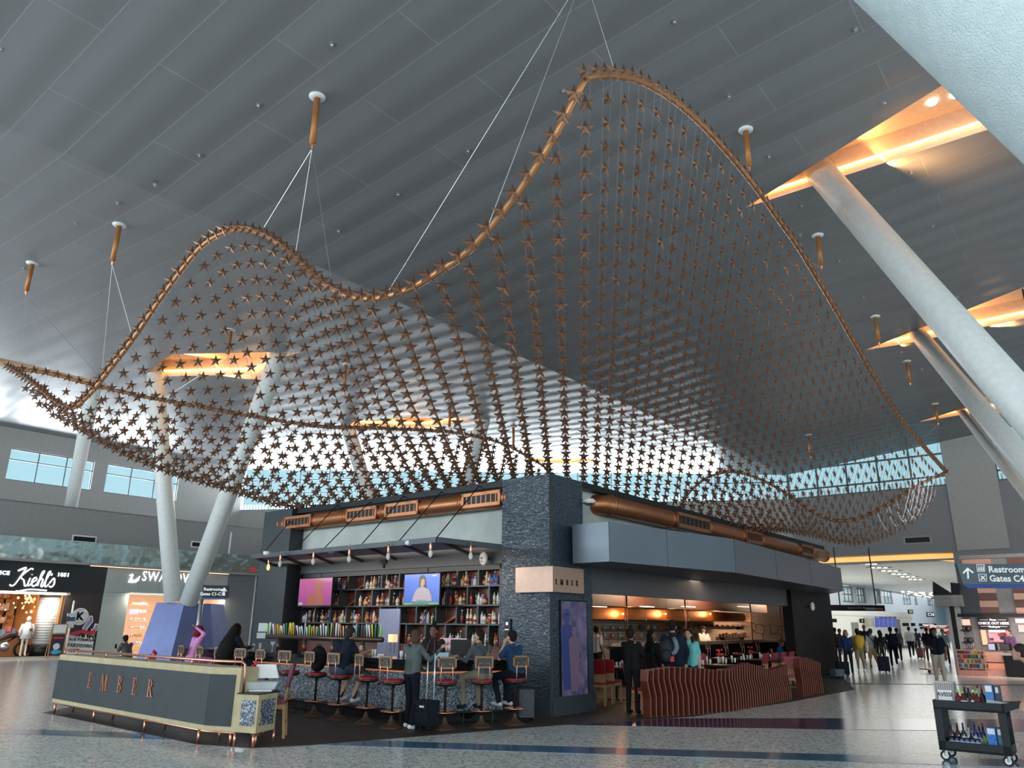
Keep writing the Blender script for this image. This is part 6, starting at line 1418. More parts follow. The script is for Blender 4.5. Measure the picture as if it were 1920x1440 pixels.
# script sign: Kiehl's
def stroke_mb(segs, pl, s0, z0, k, w, d=.06, dd=.05):
    g = MB()
    for sg in segs:
        pts = catmull([V(x, y, 0) for x, y in sg], 6); g.tube([pl.P(s0 + p.x * k, z0 + p.y * k, d) for p in pts], w, 8)
    return g
ks0, kz0 = sp(18, 1092); ks1, _ = sp(105, 1092); kk = (ks1 - ks0) / 5.4
KI = [[(0, .15), (.25, .0), (.6, .25), (1.1, 1.3), (1.5, 2.25), (1.0, 2.1), (.65, 1.85), (.9, 1.95), (1.5, 2.25)], [(2.35, 2.1), (2.0, 2.15), (1.1, 1.15), (1.5, .75), (1.75, .05), (2.1, .3)], [(2.2, 1.05), (2.05, .35), (2.2, .1), (2.45, .4)], [(2.32, 1.45), (2.34, 1.5)],
      [(2.5, .5), (2.95, .85), (2.8, 1.15), (2.5, .8), (2.5, .3), (2.75, .05), (3.15, .4)], [(3.15, .5), (3.7, 1.9), (3.45, 1.7), (3.2, .1)], [(3.2, .5), (3.45, 1.0), (3.7, .9), (3.62, .2), (3.75, .05), (3.95, .35)], [(3.9, .4), (4.45, 1.9), (4.2, 1.7), (4.05, .3), (4.25, .08), (4.5, .4)], [(4.68, 1.75), (4.62, 1.45)], [(4.55, .5), (5.0, 1.15), (5.15, .5), (4.9, .05), (4.6, .15)],
      [(.85, -.55), (1.1, -.62), (2.4, -.35), (4.4, -.4)]]
slope = (sp(105, 1104)[1] - sp(18, 1092)[1])
g = stroke_mb(KI, SL, ks0, kz0 - .15, kk, .036); M_glow = mat('lit_white_sign', (.95, .95, .97), .4, emit=(1, 1, 1), es=1.0); tag(g.build('shop_sign', M_glow, None, True), "lit white script sign reading Kiehl's on the black band", 'sign')
def word(body, pl, x, y, size, label, m=M_glow, bold=.01, d=.05, space=1.2, parent=None, dep=.04, sxx=1.0):
    s, z = pl.px(x, y, d); g = text_mb(body, size, dep, pl.mat(s, z, d), bold, 0, space, 'CENTER', sxx); o = g.build('sign_lettering', m, parent)
    if parent is None: tag(o, label, 'lettering')
    return o
word('SINCE', SL, 1, 1074, .24, 'small white word SINCE left of the script sign', bold=.012); word('1851', SL, 119, 1078, .24, 'small white number 1851 right of the script sign', bold=.012)
word('SWAROVSKI', SL, 326, 1084, .72, 'white capital lettering SWAROVSKI on the sage stone front', space=1.12, bold=.0, sxx=.80)
sw = [(0, 0), (.25, -.02), (.6, .0), (.85, .2), (.9, .62), (.6, .3), (.35, .2), (.28, .45), (.36, .65), (.25, .78), (.08, .68), (.0, .58), (.14, .6), (.2, .55), (.08, .3)]
s_, z_ = sp(240, 1092, .05); g = MB(); kx = (sp(260, 1090)[0] - s_) / .9; tri = geometry.tessellate_polygon([[Vector((x, y, 0)) for x, y in sw]]); vs = [SL.P(s_ + x * kx, z_ + y * kx * .9, .09) for x, y in sw]; g.add(vs, tri); g2_ = [SL.P(s_ + x * kx, z_ + y * kx * .9, .03) for x, y in sw]; g.add(g2_, [tuple(reversed(t)) for t in tri]); n = len(sw); g.add(vs + g2_, [(i, i + n, (i + 1) % n + n, (i + 1) % n) for i in range(n)]); tag(g.build('swan_emblem', M_glow), 'white swan emblem left of the crystal shop lettering', 'emblem')
# warm interiors
def room(name, s0, s1, z1, dep, m, lm, pw_, colr):
    g = MB(); g.pbox(SL, s0, s1, 0, z1, -dep - .2, -dep); struct('wall_' + name + '_back', g, m); g = MB(); g.pbox(SL, s0, s1, z1, z1 + .1, -dep, -.3); struct('ceiling_' + name, g, M_white)
    g = MB(); g.pbox(SL, s0 - .1, s0, 0, z1, -dep, -.3); struct('wall_' + name + '_left', g, m); g = MB(); g.pbox(SL, s1, s1 + .1, 0, z1, -dep, -.3); struct('wall_' + name + '_right', g, m)
    k = max(1, int((s1 - s0) / 5))
    q = SL.P((s0 + s1) / 2, z1 - .1, .25); area('shop_front_fill', q, SL.P((s0 + s1) / 2, .5, -1.6), s1 - s0, .2, pw_ * .9, (1, .85, .7))  # added fill lamp just outside the opening, brightens the shop front
    for i in range(k): sc = s0 + (s1 - s0) * (i + .5) / k; q = SL.P(sc, z1 - .05, -dep * .45); area('shop_light', q, SL.P(sc, 0, -dep * .75), (s1 - s0) / k * .8, dep * .5, pw_, colr)
room('apothecary', sp(-60, 1150)[0] - 4, sK1 - .1, zB, 5.5, mat('amber_wall', (.62, .30, .11), .6), None, 170, (1, .66, .36)); room('crystal', sS0, sS1, zW, 4.5, mat('peach_wall', (.62, .42, .30), .6), None, 170, (1, .78, .6))
g = MB(); g.pbox(SL, sp(-60, 1150)[0] - 4, sK1, .0, .06, -5.5, -.1); struct('floor_shop', g, mat('dark_timber_floor', (.10, .045, .03), .25))
g = MB(); g.pbox(SL, sp(-60, 1150)[0] - 4, sK1 + .2, .0, .09, -.1, .12); struct('trim_10', g, mat('pale_threshold', (.45, .42, .40), .4))
g = MB(); g.pbox(SL, sp(-60, 1150)[0] - 4, sK1 + .1, zB - .12, zB, -.05, .1); struct('trim_11', g, mat('peach_steel', (.6, .5, .42), .3, .6))
# round tiled column in the shop
s_, _ = sp(86, 1180, -.9); P = SL.P(s_, 0, -.9); rc = empty('tiled_column', P, 'round white-tiled column with a dark base in the apothecary shop front', 'column'); g = MB(); g.lathe([(.50, .95 - .35), (.50, 2.75)], 28, c=P)
M_wt = mat('white_glazed_tile', (.75, .76, .74), .2); t = M_wt.node_tree; co = N(t, 'ShaderNodeTexCoord'); wv = N(t, 'ShaderNodeTexWave'); wv.bands_direction = 'Z'; wv.inputs['Scale'].default_value = 2.6; b = N(t, 'ShaderNodeBump'); b.inputs['Strength'].default_value = .6; b.inputs['Distance'].default_value = .02; t.links.new(co.outputs['Object'], wv.inputs['Vector']); t.links.new(wv.outputs['Fac'], b.inputs['Height']); t.links.new(b.outputs[0], t.nodes['Principled BSDF'].inputs['Normal'])
g.build('tiles', M_wt, rc, True); g = MB(); g.lathe([(.53, .06), (.53, .6)], 28, c=P); g.build('base', M_black, rc, True); g = MB(); g.lathe([(.51, 2.75), (.53, 2.8), (.53, 3.25), (.51, 3.3)], 28, c=P); g.build('name_band', mat('dark_grey_band', (.08, .08, .08), .4), rc, True); g = MB(); g.lathe([(.50, 3.3), (.56, zB)], 28, c=P); g.build('copper_head', mat('brushed_bronze', (.45, .28, .2), .35, .7), rc, True)
# mannequin in a lab coat
s_, _ = sp(47, 1200, -.6); P = SL.P(s_, .09, -.6); mn = empty('mannequin', P, 'white mannequin wearing a lab coat with a name badge in the shop front', 'mannequin')
g = MB(); M_mq = mat('mannequin_white', (.72, .74, .76), .5); g.tube([P + V(0, 0, .78), P + V(0, 0, 1.1), P + V(0, 0, 1.35), P + V(0, 0, 1.52)], [.24, .20, .21, .09], 18); 
for sgn in (-1, 1): g.tube([P + UU * .19 * sgn + V(0, 0, 1.42), P + UU * .28 * sgn + V(0, 0, 1.15), P + UU * .27 * sgn + V(0, 0, .9)], [.07, .06, .05], 10)
g.build('lab_coat', M_mq, mn, True); g = MB(); 
for sgn in (-1, 1): g.tube([P + UU * .09 * sgn + V(0, 0, .8), P + UU * .1 * sgn + V(0, 0, .06), P + UU * .1 * sgn + NU * .12 + V(0, 0, .03)], [.06, .04, .035], 10)
g.build('legs', mat('mannequin_cream', (.65, .6, .52), .5), mn, True); g = MB(); g.ball(P + V(0, 0, 1.66), .10, 14, 10, 0, (1, 1, 1.25)); g.build('head', M_mq, mn, True); g = MB(); g.lathe([(.28, 0), (.28, .03)], 20, c=P); g.build('stand', M_darkmet, mn); g = MB(); pq = Plane(P, UU, NU); g.pbox(pq, .03, .15, 1.22, 1.32, .2, .215); g.build('name_badge', M_char, mn)
# shelves, frames and chandelier in the shop
R5 = random.Random(11)
for i, (x, y, w_, h_) in enumerate(((25, 1122, .35, .45), (38, 1122, .25, .55), (49, 1122, .25, .55), (21, 1145, .25, .5), (16, 1170, .3, .5), (60, 1150, .4, .5))):
    s_, z_ = sp(x, y, -5.3); o = empty('picture_frame', SL.P(s_, z_, -5.4), ['first upper', 'second upper', 'third upper', 'middle left', 'lower left', 'right hand'][i] + ' black framed print on the amber shop wall', 'picture'); g = MB(); g.pbox(SL, s_ - w_, s_ + w_, z_ - h_, z_ + h_, -5.5, -5.4); g.build('frame', M_black, o); g = MB(); g.pbox(SL, s_ - w_ + .07, s_ + w_ - .07, z_ - h_ + .07, z_ + h_ - .07, -5.4, -5.39); g.build('print', mat('amber_print', (.75, .45, .2), .6), o)
su = empty('display_shelf', SL.P(sp(5, 1150, -4.6)[0], 0, -4.6), 'tall dark shelving with pink packages at the left of the amber shop', 'shelving'); s_a, s_b = sp(-12, 1150, -4.6)[0], sp(16, 1150, -4.6)[0]
for k in range(6): z = .3 + k * .6; g = MB(); g.pbox(SL, s_a, s_b, z, z + .04, -5.0, -4.5); g.build('shelf_board', MATS['rack_wood'], su)
for z_i in range(5):
    for k in range(9):
        s = s_a + (s_b - s_a) * (k + .5) / 9; h = R5.uniform(.2, .4); c = R5.choice([(.75, .35, .35), (.75, .6, .5), (.5, .2, .1), (.8, .75, .7)]); nmc = {.75: 'pink' if c[1] < .5 else 'cream', .5: 'brown', .8: 'white'}[c[0]]
        g = MB(); g.lathe([(.08, 0), (.08, h * .8), (.04, h)], 8, c=SL.P(s, .34 + z_i * .6, -4.75)); tag(g.build('cosmetic_bottle', mat('cosmetic_' + nmc, c, .4), None, True), '%s bottle on the %s shelf of the pink display in the amber shop' % (nmc, ordn[z_i]), 'bottle', '%s bottles on display shelf %s' % (nmc, ordn[z_i]))
s_, z_ = sp(66, 1135, -3.2); o = empty('chandelier', SL.P(s_, zB, -3.2), 'cluster of glowing glass bottles hanging as a chandelier in the amber shop', 'chandelier'); g = MB()
for k in range(60): g.ball(SL.P(s_ + R5.gauss(0, .45), z_ + R5.gauss(0, .45), -3.2 + R5.uniform(-.4, .4)), R5.uniform(.04, .08), 6, 5)
g.build('glass_drops', mat('glowing_glass', (1, .8, .5), .2, emit=(1, .62, .30), es=1.6), o, True, kind='stuff'); g = MB(); g.tube([SL.P(s_, z_, -3.2), SL.P(s_, zB, -3.2)], .02, 6); g.build('cord', M_black, o)
ct = empty('display_table', SL.P(sp(33, 1210, -2.6)[0], 0, -2.6), 'brown wooden display table with packages in the amber shop', 'table'); s_ = sp(33, 1210, -2.6)[0]; g = MB(); g.pbox(SL, s_ - .9, s_ + 1.0, .06, .95, -3.2, -2.4); g.build('cabinet', mat('shop_wood', (.22, .11, .05), .5), ct)
for k in range(8): g = MB(); c = R5.choice([(.7, .65, .6), (.15, .3, .5), (.6, .15, .2), (.65, .4, .15)]); s = s_ - .8 + k * .22; g.pbox(SL, s, s + .15, .95, .95 + R5.uniform(.15, .5), -2.9, -2.6); tag(g.build('gift_package', mat('package_%d' % int(c[0] * 100), c, .5)), 'small coloured package standing on the brown display table', 'package', 'packages on the brown display table')
# motorcycle at the very left
s_, _ = sp(6, 1220, -.8); P = SL.P(s_, .09, -.8); mo = empty('motorcycle', P, 'dark motorcycle on show at the left edge of the amber shop', 'motorcycle')
def at_(a, z, d=0): return P + UU * a + V(0, 0, z) + NU * d
for a in (-.75, .75): g = MB(); g.tube([at_(a + .30 * cos(t), .31 + .30 * sin(t)) for t in [2 * pi * k / 20 for k in range(21)]], .055, 8, caps=False); g.build('wheel', M_black, mo, True)
g = MB(); g.tube([at_(.75, .31), at_(.5, .95), at_(.42, 1.1)], .03, 8); g.tube([at_(-.75, .31), at_(-.1, .5), at_(.5, .9)], .04, 8); g.build('frame', M_darkmet, mo, True); g = MB(); g.ball(at_(0, .45), .24, 12, 8); g.build('engine', M_steel, mo, True); g = MB(); g.tube([at_(-.6, .72), at_(-.2, .76), at_(.1, .95), at_(.42, .92)], [.10, .11, .17, .08], 12); g.build('tank_and_seat', mat('moto_dark', (.05, .02, .015), .3), mo, True); g = MB(); g.tube([at_(.35, 1.12, -.3), at_(.42, 1.1, 0), at_(.35, 1.12, .3)], .018, 6); g.build('handlebar', M_steel, mo, True)
# brick wall graphics: round badge, flower decals, label board, easel, street sign
def disc(pl, s, z, r, d0, d1, m, nm, par, n=28): g = MB(); g.ppoly(pl, [(s + r * cos(2 * pi * k / n), z + r * sin(2 * pi * k / n)) for k in range(n)], d0, d1); return g.build(nm, m, par)
s_, z_ = sp(150, 1156, .02); bd = empty('round_badge', SL.P(s_, z_, .02), 'round white badge with a black K on the dark brick wall', 'badge'); disc(SL, s_, z_, .40, 0, .03, M_white, 'disc', bd); disc(SL, s_, z_, .28, .03, .034, mat('badge_ring', (.35, .35, .36), .5), 'ring', bd); disc(SL, s_, z_, .265, .034, .038, M_white, 'inner_disc', bd)
g = text_mb('K', .5, .02, SL.mat(s_ - .02, z_, .05), .02); g.build('letter', M_black, bd)
for k, c in enumerate('KIEHLS APOTHECARY '):
    if c == ' ': continue
    a = pi * .95 - k * 2 * pi / 18; g = text_mb(c, .085, .01, SL.mat(s_, z_, .04) @ Matrix.Rotation(a - pi / 2, 4, 'Z') @ Matrix.Translation(V(0, .335, 0))); g.build('ring_letter', M_char, bd)
dc = empty('flower_decal', SL.P(*sp(165, 1190, .02), .02), 'cut-out decal of lavender stalks and red ribbons on the brick wall', 'decal')
def dpoly(pts, m, nm, d=.0): g = MB(); q = [sp(x, y, .02) for x, y in pts]; tri = geometry.tessellate_polygon([[Vector((a, b, 0)) for a, b in q]]); vs = [SL.P(a, b, .02 + d) for a, b in q]; v2 = [SL.P(a, b, .0) for a, b in q]; n = len(q); g.add(vs, tri); g.add(vs + v2, [(i, i + n, (i + 1) % n + n, (i + 1) % n) for i in range(n)]); g.build(nm, m, dc)
M_lav = mat('lavender', (.25, .23, .42), .6); M_rib = mat('ribbon_red', (.42, .03, .06), .5)
for (x0, y0, x1, y1) in ((156, 1186, 171, 1157), (172, 1190, 181, 1172)):
    dpoly([(x0 - 2, y0 + 1), (x0 - 1, y0 - 10), (x1 - 6, y1 + 6), (x1 - 3, y1 - 3), (x1 + 3, y1 - 2), (x1 + 4, y1 + 8), (x0 + 9, y0 - 8), (x0 + 4, y0 + 2)], M_white, 'sticker_edge'); dpoly([(x0, y0), (x0 + 1, y0 - 10), (x1 - 4, y1 + 6), (x1 - 1, y1 - 1), (x1 + 2, y1), (x1 + 2, y1 + 8), (x0 + 7, y0 - 9), (x0 + 3, y0)], M_lav, 'lavender', .012)
dpoly([(118, 1184), (128, 1189), (140, 1184), (155, 1180), (168, 1184), (178, 1180), (180, 1187), (168, 1192), (155, 1187), (142, 1191), (128, 1196), (119, 1193)], M_rib, 'ribbon', .016)
for k in range(7): x = 143 + k * 5; dpoly([(x, 1199), (x + 3, 1188 + (k % 3) * 3), (x + 5, 1198)], M_white if k % 2 else mat('leaf_green', (.05, .2, .08), .6), 'petal', .02)
lbx = empty('label_board', SL.P(*sp(152, 1210, .1), .1), 'tilted white old-fashioned label board under the flower decal', 'board'); ca_ = [sp(x, y, .1) for x, y in ((126, 1190), (176, 1199), (172, 1232), (121, 1226))]
g = MB(); g.ppoly(SL, ca_, .05, .1); g.build('board', mat('board_pale', (.85, .86, .86), .6), lbx)
for (x, y, t, sz) in ((153, 1200, 'TRUE FORMULAS', .17), (151, 1211, 'PAREGORIC', .22), (149, 1221, 'APOTHECARY', .14)):
    s_, z_ = sp(x, y, .11); g = text_mb(t, sz, .01, SL.mat(s_, z_, .112) @ Matrix.Rotation(-.05, 4, 'Z'), .006, 0, 1.05); g.build('lettering', M_char, lbx)
for (a, b) in (((127, 1192), (175, 1201)), ((125, 1204), (173, 1213))):
    p, q = sp(*a, .11), sp(*b, .11); g = MB(); g.tube([SL.P(*p, .11), SL.P(*q, .11)], .012, 5); g.build('rule', M_char, lbx)
P = SL.P(sp(106, 1215, 1.0)[0], 0, 1.0); ez = empty('sandwich_board', P, 'wooden A-frame poster board standing in front of the brick wall', 'sign board'); pz = Plane(P, (UU + NU * .15).normalized(), (NU - UU * .15).normalized())
g = MB(); 
for sgn in (-1, 1): g.pbox(pz, sgn * .30 - .02, sgn * .30 + .02, 0, 1.55, -.02, .02)
g.pbox(pz, -.30, .30, 1.5, 1.54, -.02, .02); g.pbox(pz, -.30, .30, 1.08, 1.12, -.02, .02); g.build('frame', M_oak, ez)
g = MB(); 
for sgn in (-1, 1): g.tube([pz.P(sgn * .30, 1.5, -.02), pz.P(sgn * .30, 0, -.5)], .02, 6)
g.build('back_leg', M_oak, ez)
g = MB(); g.pbox(pz, -.28, .28, .15, 1.08, -.01, .01); g.build('poster', mat('poster_black', (.03, .02, .03), .5), ez); g = MB(); g.pbox(pz, -.27, .25, 1.14, 1.5, -.01, .015); g.build('notice', M_white, ez)
disc(pz, -.02, .55, .14, .01, .014, mat('poster_pale', (.6, .66, .7), .6), 'picture_shape', ez); g = MB(); g.pbox(pz, -.22, .2, .88, .97, .01, .014); g.build('picture_banner', M_rib, ez); g = MB(); g.ppoly(pz, [(-.24, .3), (-.1, .42), (.2, .36), (.22, .28), (.05, .22), (-.1, .2)], .01, .014); g.build('picture_shape', mat('poster_cyan', (.05, .35, .6), .6), ez)
P = SL.P(sp(128, 1190, .3)[0], 0, .3); st = empty('street_sign', P, 'white post with small direction boards in front of the brick wall', 'sign'); g = MB(); g.tube([P, P + V(0, 0, sp(131, 1126, .3)[1])], .045, 10); g.build('post', M_white, st, True); pz = Plane(P, UU, NU)
for (z, w_, h_, c) in ((1.95, .24, .07, (.55, .58, .6)), (1.76, .2, .10, (.05, .09, .16)), (1.5, .19, .14, (.7, .7, .7))): g = MB(); g.pbox(pz, -w_, w_ * .8, z - h_, z + h_, .05, .07); g.build('board', mat('board_%d' % int(c[0] * 100), c, .5), st)
# crystal shop: display of pink sparkling goods, green picture, visitor
cs = empty('display_shelf', SL.P(sp(255, 1200, -1.2)[0], 0, -1.2), 'pinkish display shelving in the crystal shop window left of the plinth', 'shelving'); sa_, sb_ = sp(243, 1170, -1.2)[0], sp(272, 1170, -1.2)[0]
for k in range(6): z = .5 + k * .4; g = MB(); g.pbox(SL, sa_, sb_, z, z + .02, -1.5, -1.0); g.build('shelf_board', M_glass, cs)
for zi in range(6):
    for k in range(7): s = sa_ + (sb_ - sa_) * (k + .5) / 7; c = R5.choice([(.75, .5, .5), (.6, .4, .2), (.8, .7, .7)]); nmc = {.5: 'rose', .4: 'gold', .7: 'pale'}[c[1]]; g = MB(); g.ball(SL.P(s, .58 + zi * .4, -1.25), .07, 7, 5, 0, (1, 1, R5.uniform(.9, 1.6))); tag(g.build('ornament', mat('ornament_' + nmc, c, .2, .3)), '%s sparkling ornament on the %s shelf of the crystal shop window' % (nmc, ordn[zi]), 'ornament', '%s ornaments on crystal shelf %s' % (nmc, ordn[zi]))
s_, z_ = sp(250, 1147, -1.1); g = MB(); g.pbox(SL, s_ - .25, s_ + .25, z_ - .13, z_ + .13, -1.1, -1.05); tag(g.build('window_sign', mat('pink_sign', (.7, .35, .5), .5, emit=(.8, .3, .5), es=.4)), 'small pink lit sign above the crystal shop display', 'sign')
s_, z_ = sp(392, 1190, -2.5); g = MB(); g.pbox(SL, s_ - .35, s_ + .35, z_ - .8, z_ + .8, -2.6, -2.5); tag(g.build('wall_poster', mat('poster_green', (.22, .30, .14), .6)), 'tall green poster inside the crystal shop right of the sign pole', 'poster')
q = SL.P(sp(407, 1200, -1.6)[0], 0, -1.6); person(V(q.x, q.y, 0), 250, {}, C_l((.03, .03, .03), (.02, .02, .02), SK3, (.10, .03, .02)), 'shop visitor in black seen inside the crystal shop', 1.66, 'short', 'long', 'long', .02)
# direction sign on a pole
P = atD(371, 1180, 21.0); P = V(P.x, P.y, 0); zt_ = atD(375, 1096, 21.0).z; sg = empty('direction_sign', P, 'pole sign with white text Restrooms and Gates beside the blue plinth', 'sign'); g = MB(); g.tube([P, V(P.x, P.y, zt_)], .055, 14); g.build('pole', M_steel, sg, True); g = MB(); g.tube([V(P.x, P.y, 0), V(P.x, P.y, .03)], .25, 20); g.build('foot', M_steel, sg)
pz = Plane(P, V(.985, .17, 0), V(.17, -.985, 0)); s1_, z1_ = pz.px(429, 1098, .06); _, z0_ = pz.px(400, 1121, .06)
g = MB(); g.pbox(pz, .02, s1_, z0_, z1_, -.06, .06); g.build('board', M_black, sg); g = MB(); g.pbox(pz, .02, s1_ - .04, z0_ - .04, z0_, -.06, .06); g.build('blue_edge', mat('sign_blue', (.01, .07, .35), .4), sg)
hb = (z1_ - z0_)
for tx, dz in (('Restrooms', .68), ('Gates C1-C12', .30)): g = text_mb(tx, hb * .34, .006, pz.mat(s1_ * .42, z0_ + hb * dz, .064), .003); g.build('lettering', M_text, sg)
g = MB(); xa = s1_ * .84; g.ppoly(pz, [(xa - .02, z0_ + hb * .2), (xa + .02, z0_ + hb * .2), (xa + .02, z0_ + hb * .7), (xa - .02, z0_ + hb * .7)], .06, .068); g.ppoly(pz, [(xa - .08, z0_ + hb * .55), (xa, z0_ + hb * .85), (xa + .08, z0_ + hb * .55), (xa + .05, z0_ + hb * .52), (xa, z0_ + hb * .7), (xa - .05, z0_ + hb * .52)], .06, .068); g.build('arrow', M_text, sg)
# ------------------------------------------------------------------ the hall beyond the opening at right
HZ = ZO
HAZ = 31; HD = azv(HAZ); HN = V(HD.y, -HD.x, 0)
pL = atD(1560, 1150, 47); pR = RW.P(so1 + .3, 0)
hA = RW.P(so0 - 6, 0, -.35); hB = RW.P(so1 + 6, 0, -.35)
g = MB(); far_ = 95; g.add([V(hA.x, hA.y, HZ), V(hB.x, hB.y, HZ), V(hB.x, hB.y, HZ) + HD * far_, V(hA.x, hA.y, HZ) + HD * far_ - HN * 12], [(0, 1, 2, 3)])
M_hceil = brick_mat('hall_ceiling_boards', (.56, .57, .55), (.52, .53, .52), (.40, .41, .40), 6, .9, .02, ANG, .5); struct('ceiling_hall', g, M_hceil)
# white block with flight screens
A = fl(1550, 1222); Bq = fl(1718, 1214); HB_ = Plane(A, (Bq - A).normalized(), V((Bq - A).y, -(Bq - A).x, 0).normalized()); Lh = (Bq - A).length; zH = HB_.px(1650, 1146)[1]
M_hw = mat('hall_white_wall', (.78, .80, .76), .5)
g = MB(); g.pbox(HB_, -14, Lh, 0, zH, -10, 0); struct('wall_hall_block', g, M_hw)
g = MB(); z = HB_.px(1650, 1192)[1]; g.pbox(HB_, -14, Lh, z - .012, z + .012, 0, .01); g.pbox(HB_, -14, Lh, zH - .45, zH - .43, 0, .02); struct('trim_12', g, mat('thin_grey_joint', (.4, .41, .4), .5))
g = MB(); g.pbox(HB_, -14, Lh, 0, .22, 0, .03); struct('baseboard_hall', g, mat('baseboard_grey', (.15, .16, .16), .5))
g = MB()
for xa, xb, yt in ((1598, 1611, 1167), (1681, 1690, 1161), (1681, 1690, 1180)): g.pbox(HB_, HB_.px(xa, 1190)[0], HB_.px(xb, 1190)[0], 0, HB_.px(xa, yt)[1], 0, .03)
struct('door_1', g, mat('grey_door', (.22, .22, .21), .5))
# clerestory wall beyond on the left side of the hall
CA = atD(1540, 1150, 66); CB = atD(1772, 1150, 112); HC = Plane(CA, (CB - CA).normalized(), V((CB - CA).y, -(CB - CA).x, 0).normalized()); Lc = (CB - CA).length
zc0 = 1.75 + (1.75 + .0) * 1.12; zc0 = 3.75; zc1 = HZ - .35
g = MB(); g.pbox(HC, -3, Lc, 0, zc0, -.3, 0); g.pbox(HC, -3, Lc, zc1, HZ, -.3, 0)
cw = [(1578, 1600), (1606, 1622), (1640, 1650), (1654, 1672), (1690, 1706), (1712, 1718), (1736, 1747)]; e = -3
for a, b in cw: s0 = HC.px(a, 1110)[0]; s1 = HC.px(b, 1110)[0]; g.pbox(HC, e, s0, zc0, zc1, -.3, 0); e = s1
g.pbox(HC, e, Lc, zc0, zc1, -.3, 0); struct('wall_hall_left', g, mat('hall_blue_grey', (.36, .40, .46), .6))
for a, b in cw: window(HC, HC.px(a, 1110)[0], HC.px(b, 1110)[0], zc0, zc1, 3, [zc0 + (zc1 - zc0) * .5], .14)
g = MB(); ed = CB; g.pbox(Plane(CB, V(1, -.1, 0), V(-.1, -1, 0)), -3, 40, 0, HZ, -.3, 0); struct('wall_hall_end', g, mat('hall_end', (.42, .46, .50), .6))
g = MB(); wr0 = RW.P(so1 + .35, 0, -.35); g.pbox(Plane(wr0, HD, -HN), 0, 70, 0, HZ, -.3, 0); struct('wall_hall_right', g, M_walld)
area('hall_light', (hA + hB) / 2 + HD * 18 + V(0, 0, HZ - .15), (hA + hB) / 2 + HD * 18, 12, 30, 1900, (1, .98, .94)); area('hall_light', (hA + hB) / 2 + HD * 55 + V(0, 0, HZ - .15), (hA + hB) / 2 + HD * 55, 18, 40, 4500, (.95, .99, 1))
# orange face under the header, cove light painted as its own glow
sa_, sb_ = so0 - 3, RW.px(1735, 1046)[0]
g = MB(); z1c = ZO; z0c = RW.px(1640, 1056, -1.2)[1]; g.pbox(RW, sa_, sb_, z0c + .10, z1c + .12, -1.3, -1.2); cvl = g.build('cove_emitter', mat('hall_cove_painted_glow', (1, .6, .25), .5, emit=(1, .50, .15), es=.95)); tag(cvl, 'long orange cove face with painted glow along the top of the opening to the far hall', 'light')
g = MB(); g.hexa([RW.P(sb_, z0c + .1, -1.3), RW.P(so1 + .1, z0c - .12, -1.9), RW.P(so1 + .1, z0c - .12, -1.8), RW.P(sb_, z0c + .1, -1.2), RW.P(sb_, z1c + .1, -1.3), RW.P(so1 + .1, z1c + .1, -1.9), RW.P(so1 + .1, z1c + .1, -1.8), RW.P(sb_, z1c + .1, -1.2)]); g.build('cove_return', MATS['hall_cove_painted_glow'], cvl)
g = MB(); g.pbox(RW, sa_, so1 + .3, z0c + .04, z0c + .10, -2.2, -1.1); struct('trim_13', g, mat('hall_step', (.35, .35, .34), .6))
# triple downlights and sparkle row
dl = [(1627, 1057), (1648, 1064), (1668, 1070), (1686, 1076), (1702, 1081), (1716, 1086)]
M_dl = mat('lamp_white', (1, 1, 1), .4, emit=(1, .95, .9), es=8)
for i, (x, y) in enumerate(dl):
    P = fl(x, y, HZ - .02); o = empty('triple_downlight', P, ordn[i] + ' nearest triple downlight in the far hall ceiling', 'downlight'); g = MB(); g.box(P.x - .75, P.x + .75, P.y - .3, P.y + .3, HZ - .03, HZ - .0, 0); g.build('trim_plate', M_walld, o)
    for k in (-1, 0, 1): g = MB(); g.tube([P + V(k * .42, 0, -.01), P + V(k * .42, 0, -.03)], .14, 12); g.build('lamp', M_dl, o)
R6 = random.Random(2)
for k in range(34):
    P = fl(1690 + R6.random() * 60, 1109 + R6.random() * 14, HZ - .05)
    if P.y > 110: continue
    g = MB(); g.tube([P + V(0, 0, .06), P - V(0, 0, .04)], .13, 8); tag(g.build('downlight', mat('warm_far_lamp', (1, .9, .7), .4, emit=(1, .8, .5), es=5)), 'tiny warm downlight in the far end of the hall ceiling', 'downlight', 'tiny far downlights in the hall ceiling')
def hang(name, x0, y0, x1, y1, D, m, label, rods=(), skew=0, t=.1, cat='sign'):
    a = atD(x0, y0, D); b = atD(x1, y1, D); o = empty(name, a, label, cat); g = MB(); g.box(a.x, b.x, D - t / 2, D + t / 2, b.z, a.z); g.build('board', m, o)
    for x in rods: p = atD(x, y0, D); g = MB(); g.tube([p, V(p.x, D, HZ)], .03, 6); g.build('hanger', M_black, o)
    return o, a, b
o, a, b = hang('hanging_sign', 1553, 1134, 1659, 1146, 39, M_black, 'long black hanging sign with small white symbols across the hall', (1575, 1642))
for tx, x, sz in (('↑', 0, 0), ): pass
g = text_mb('Gates C1-C3  Restrooms', .13, .01, Matrix(((1, 0, 0, a.x + .9), (0, 0, -1, 39 - .06), (0, 1, 0, (a.z + b.z) / 2), (0, 0, 0, 1))), 0, 0, 1, 'LEFT'); g.build('lettering', mat('dim_letters', (.35, .36, .36), .5), o)
for k in range(7): g = MB(); x = a.x + (b.x - a.x) * (.66 + .045 * k); g.box(x, x + .09, 38.93, 38.945, a.z - .22, a.z - .13); g.build('symbol', mat('symbol_red', (.5, .14, .1), .5) if k > 3 else MATS['dim_letters'], o)
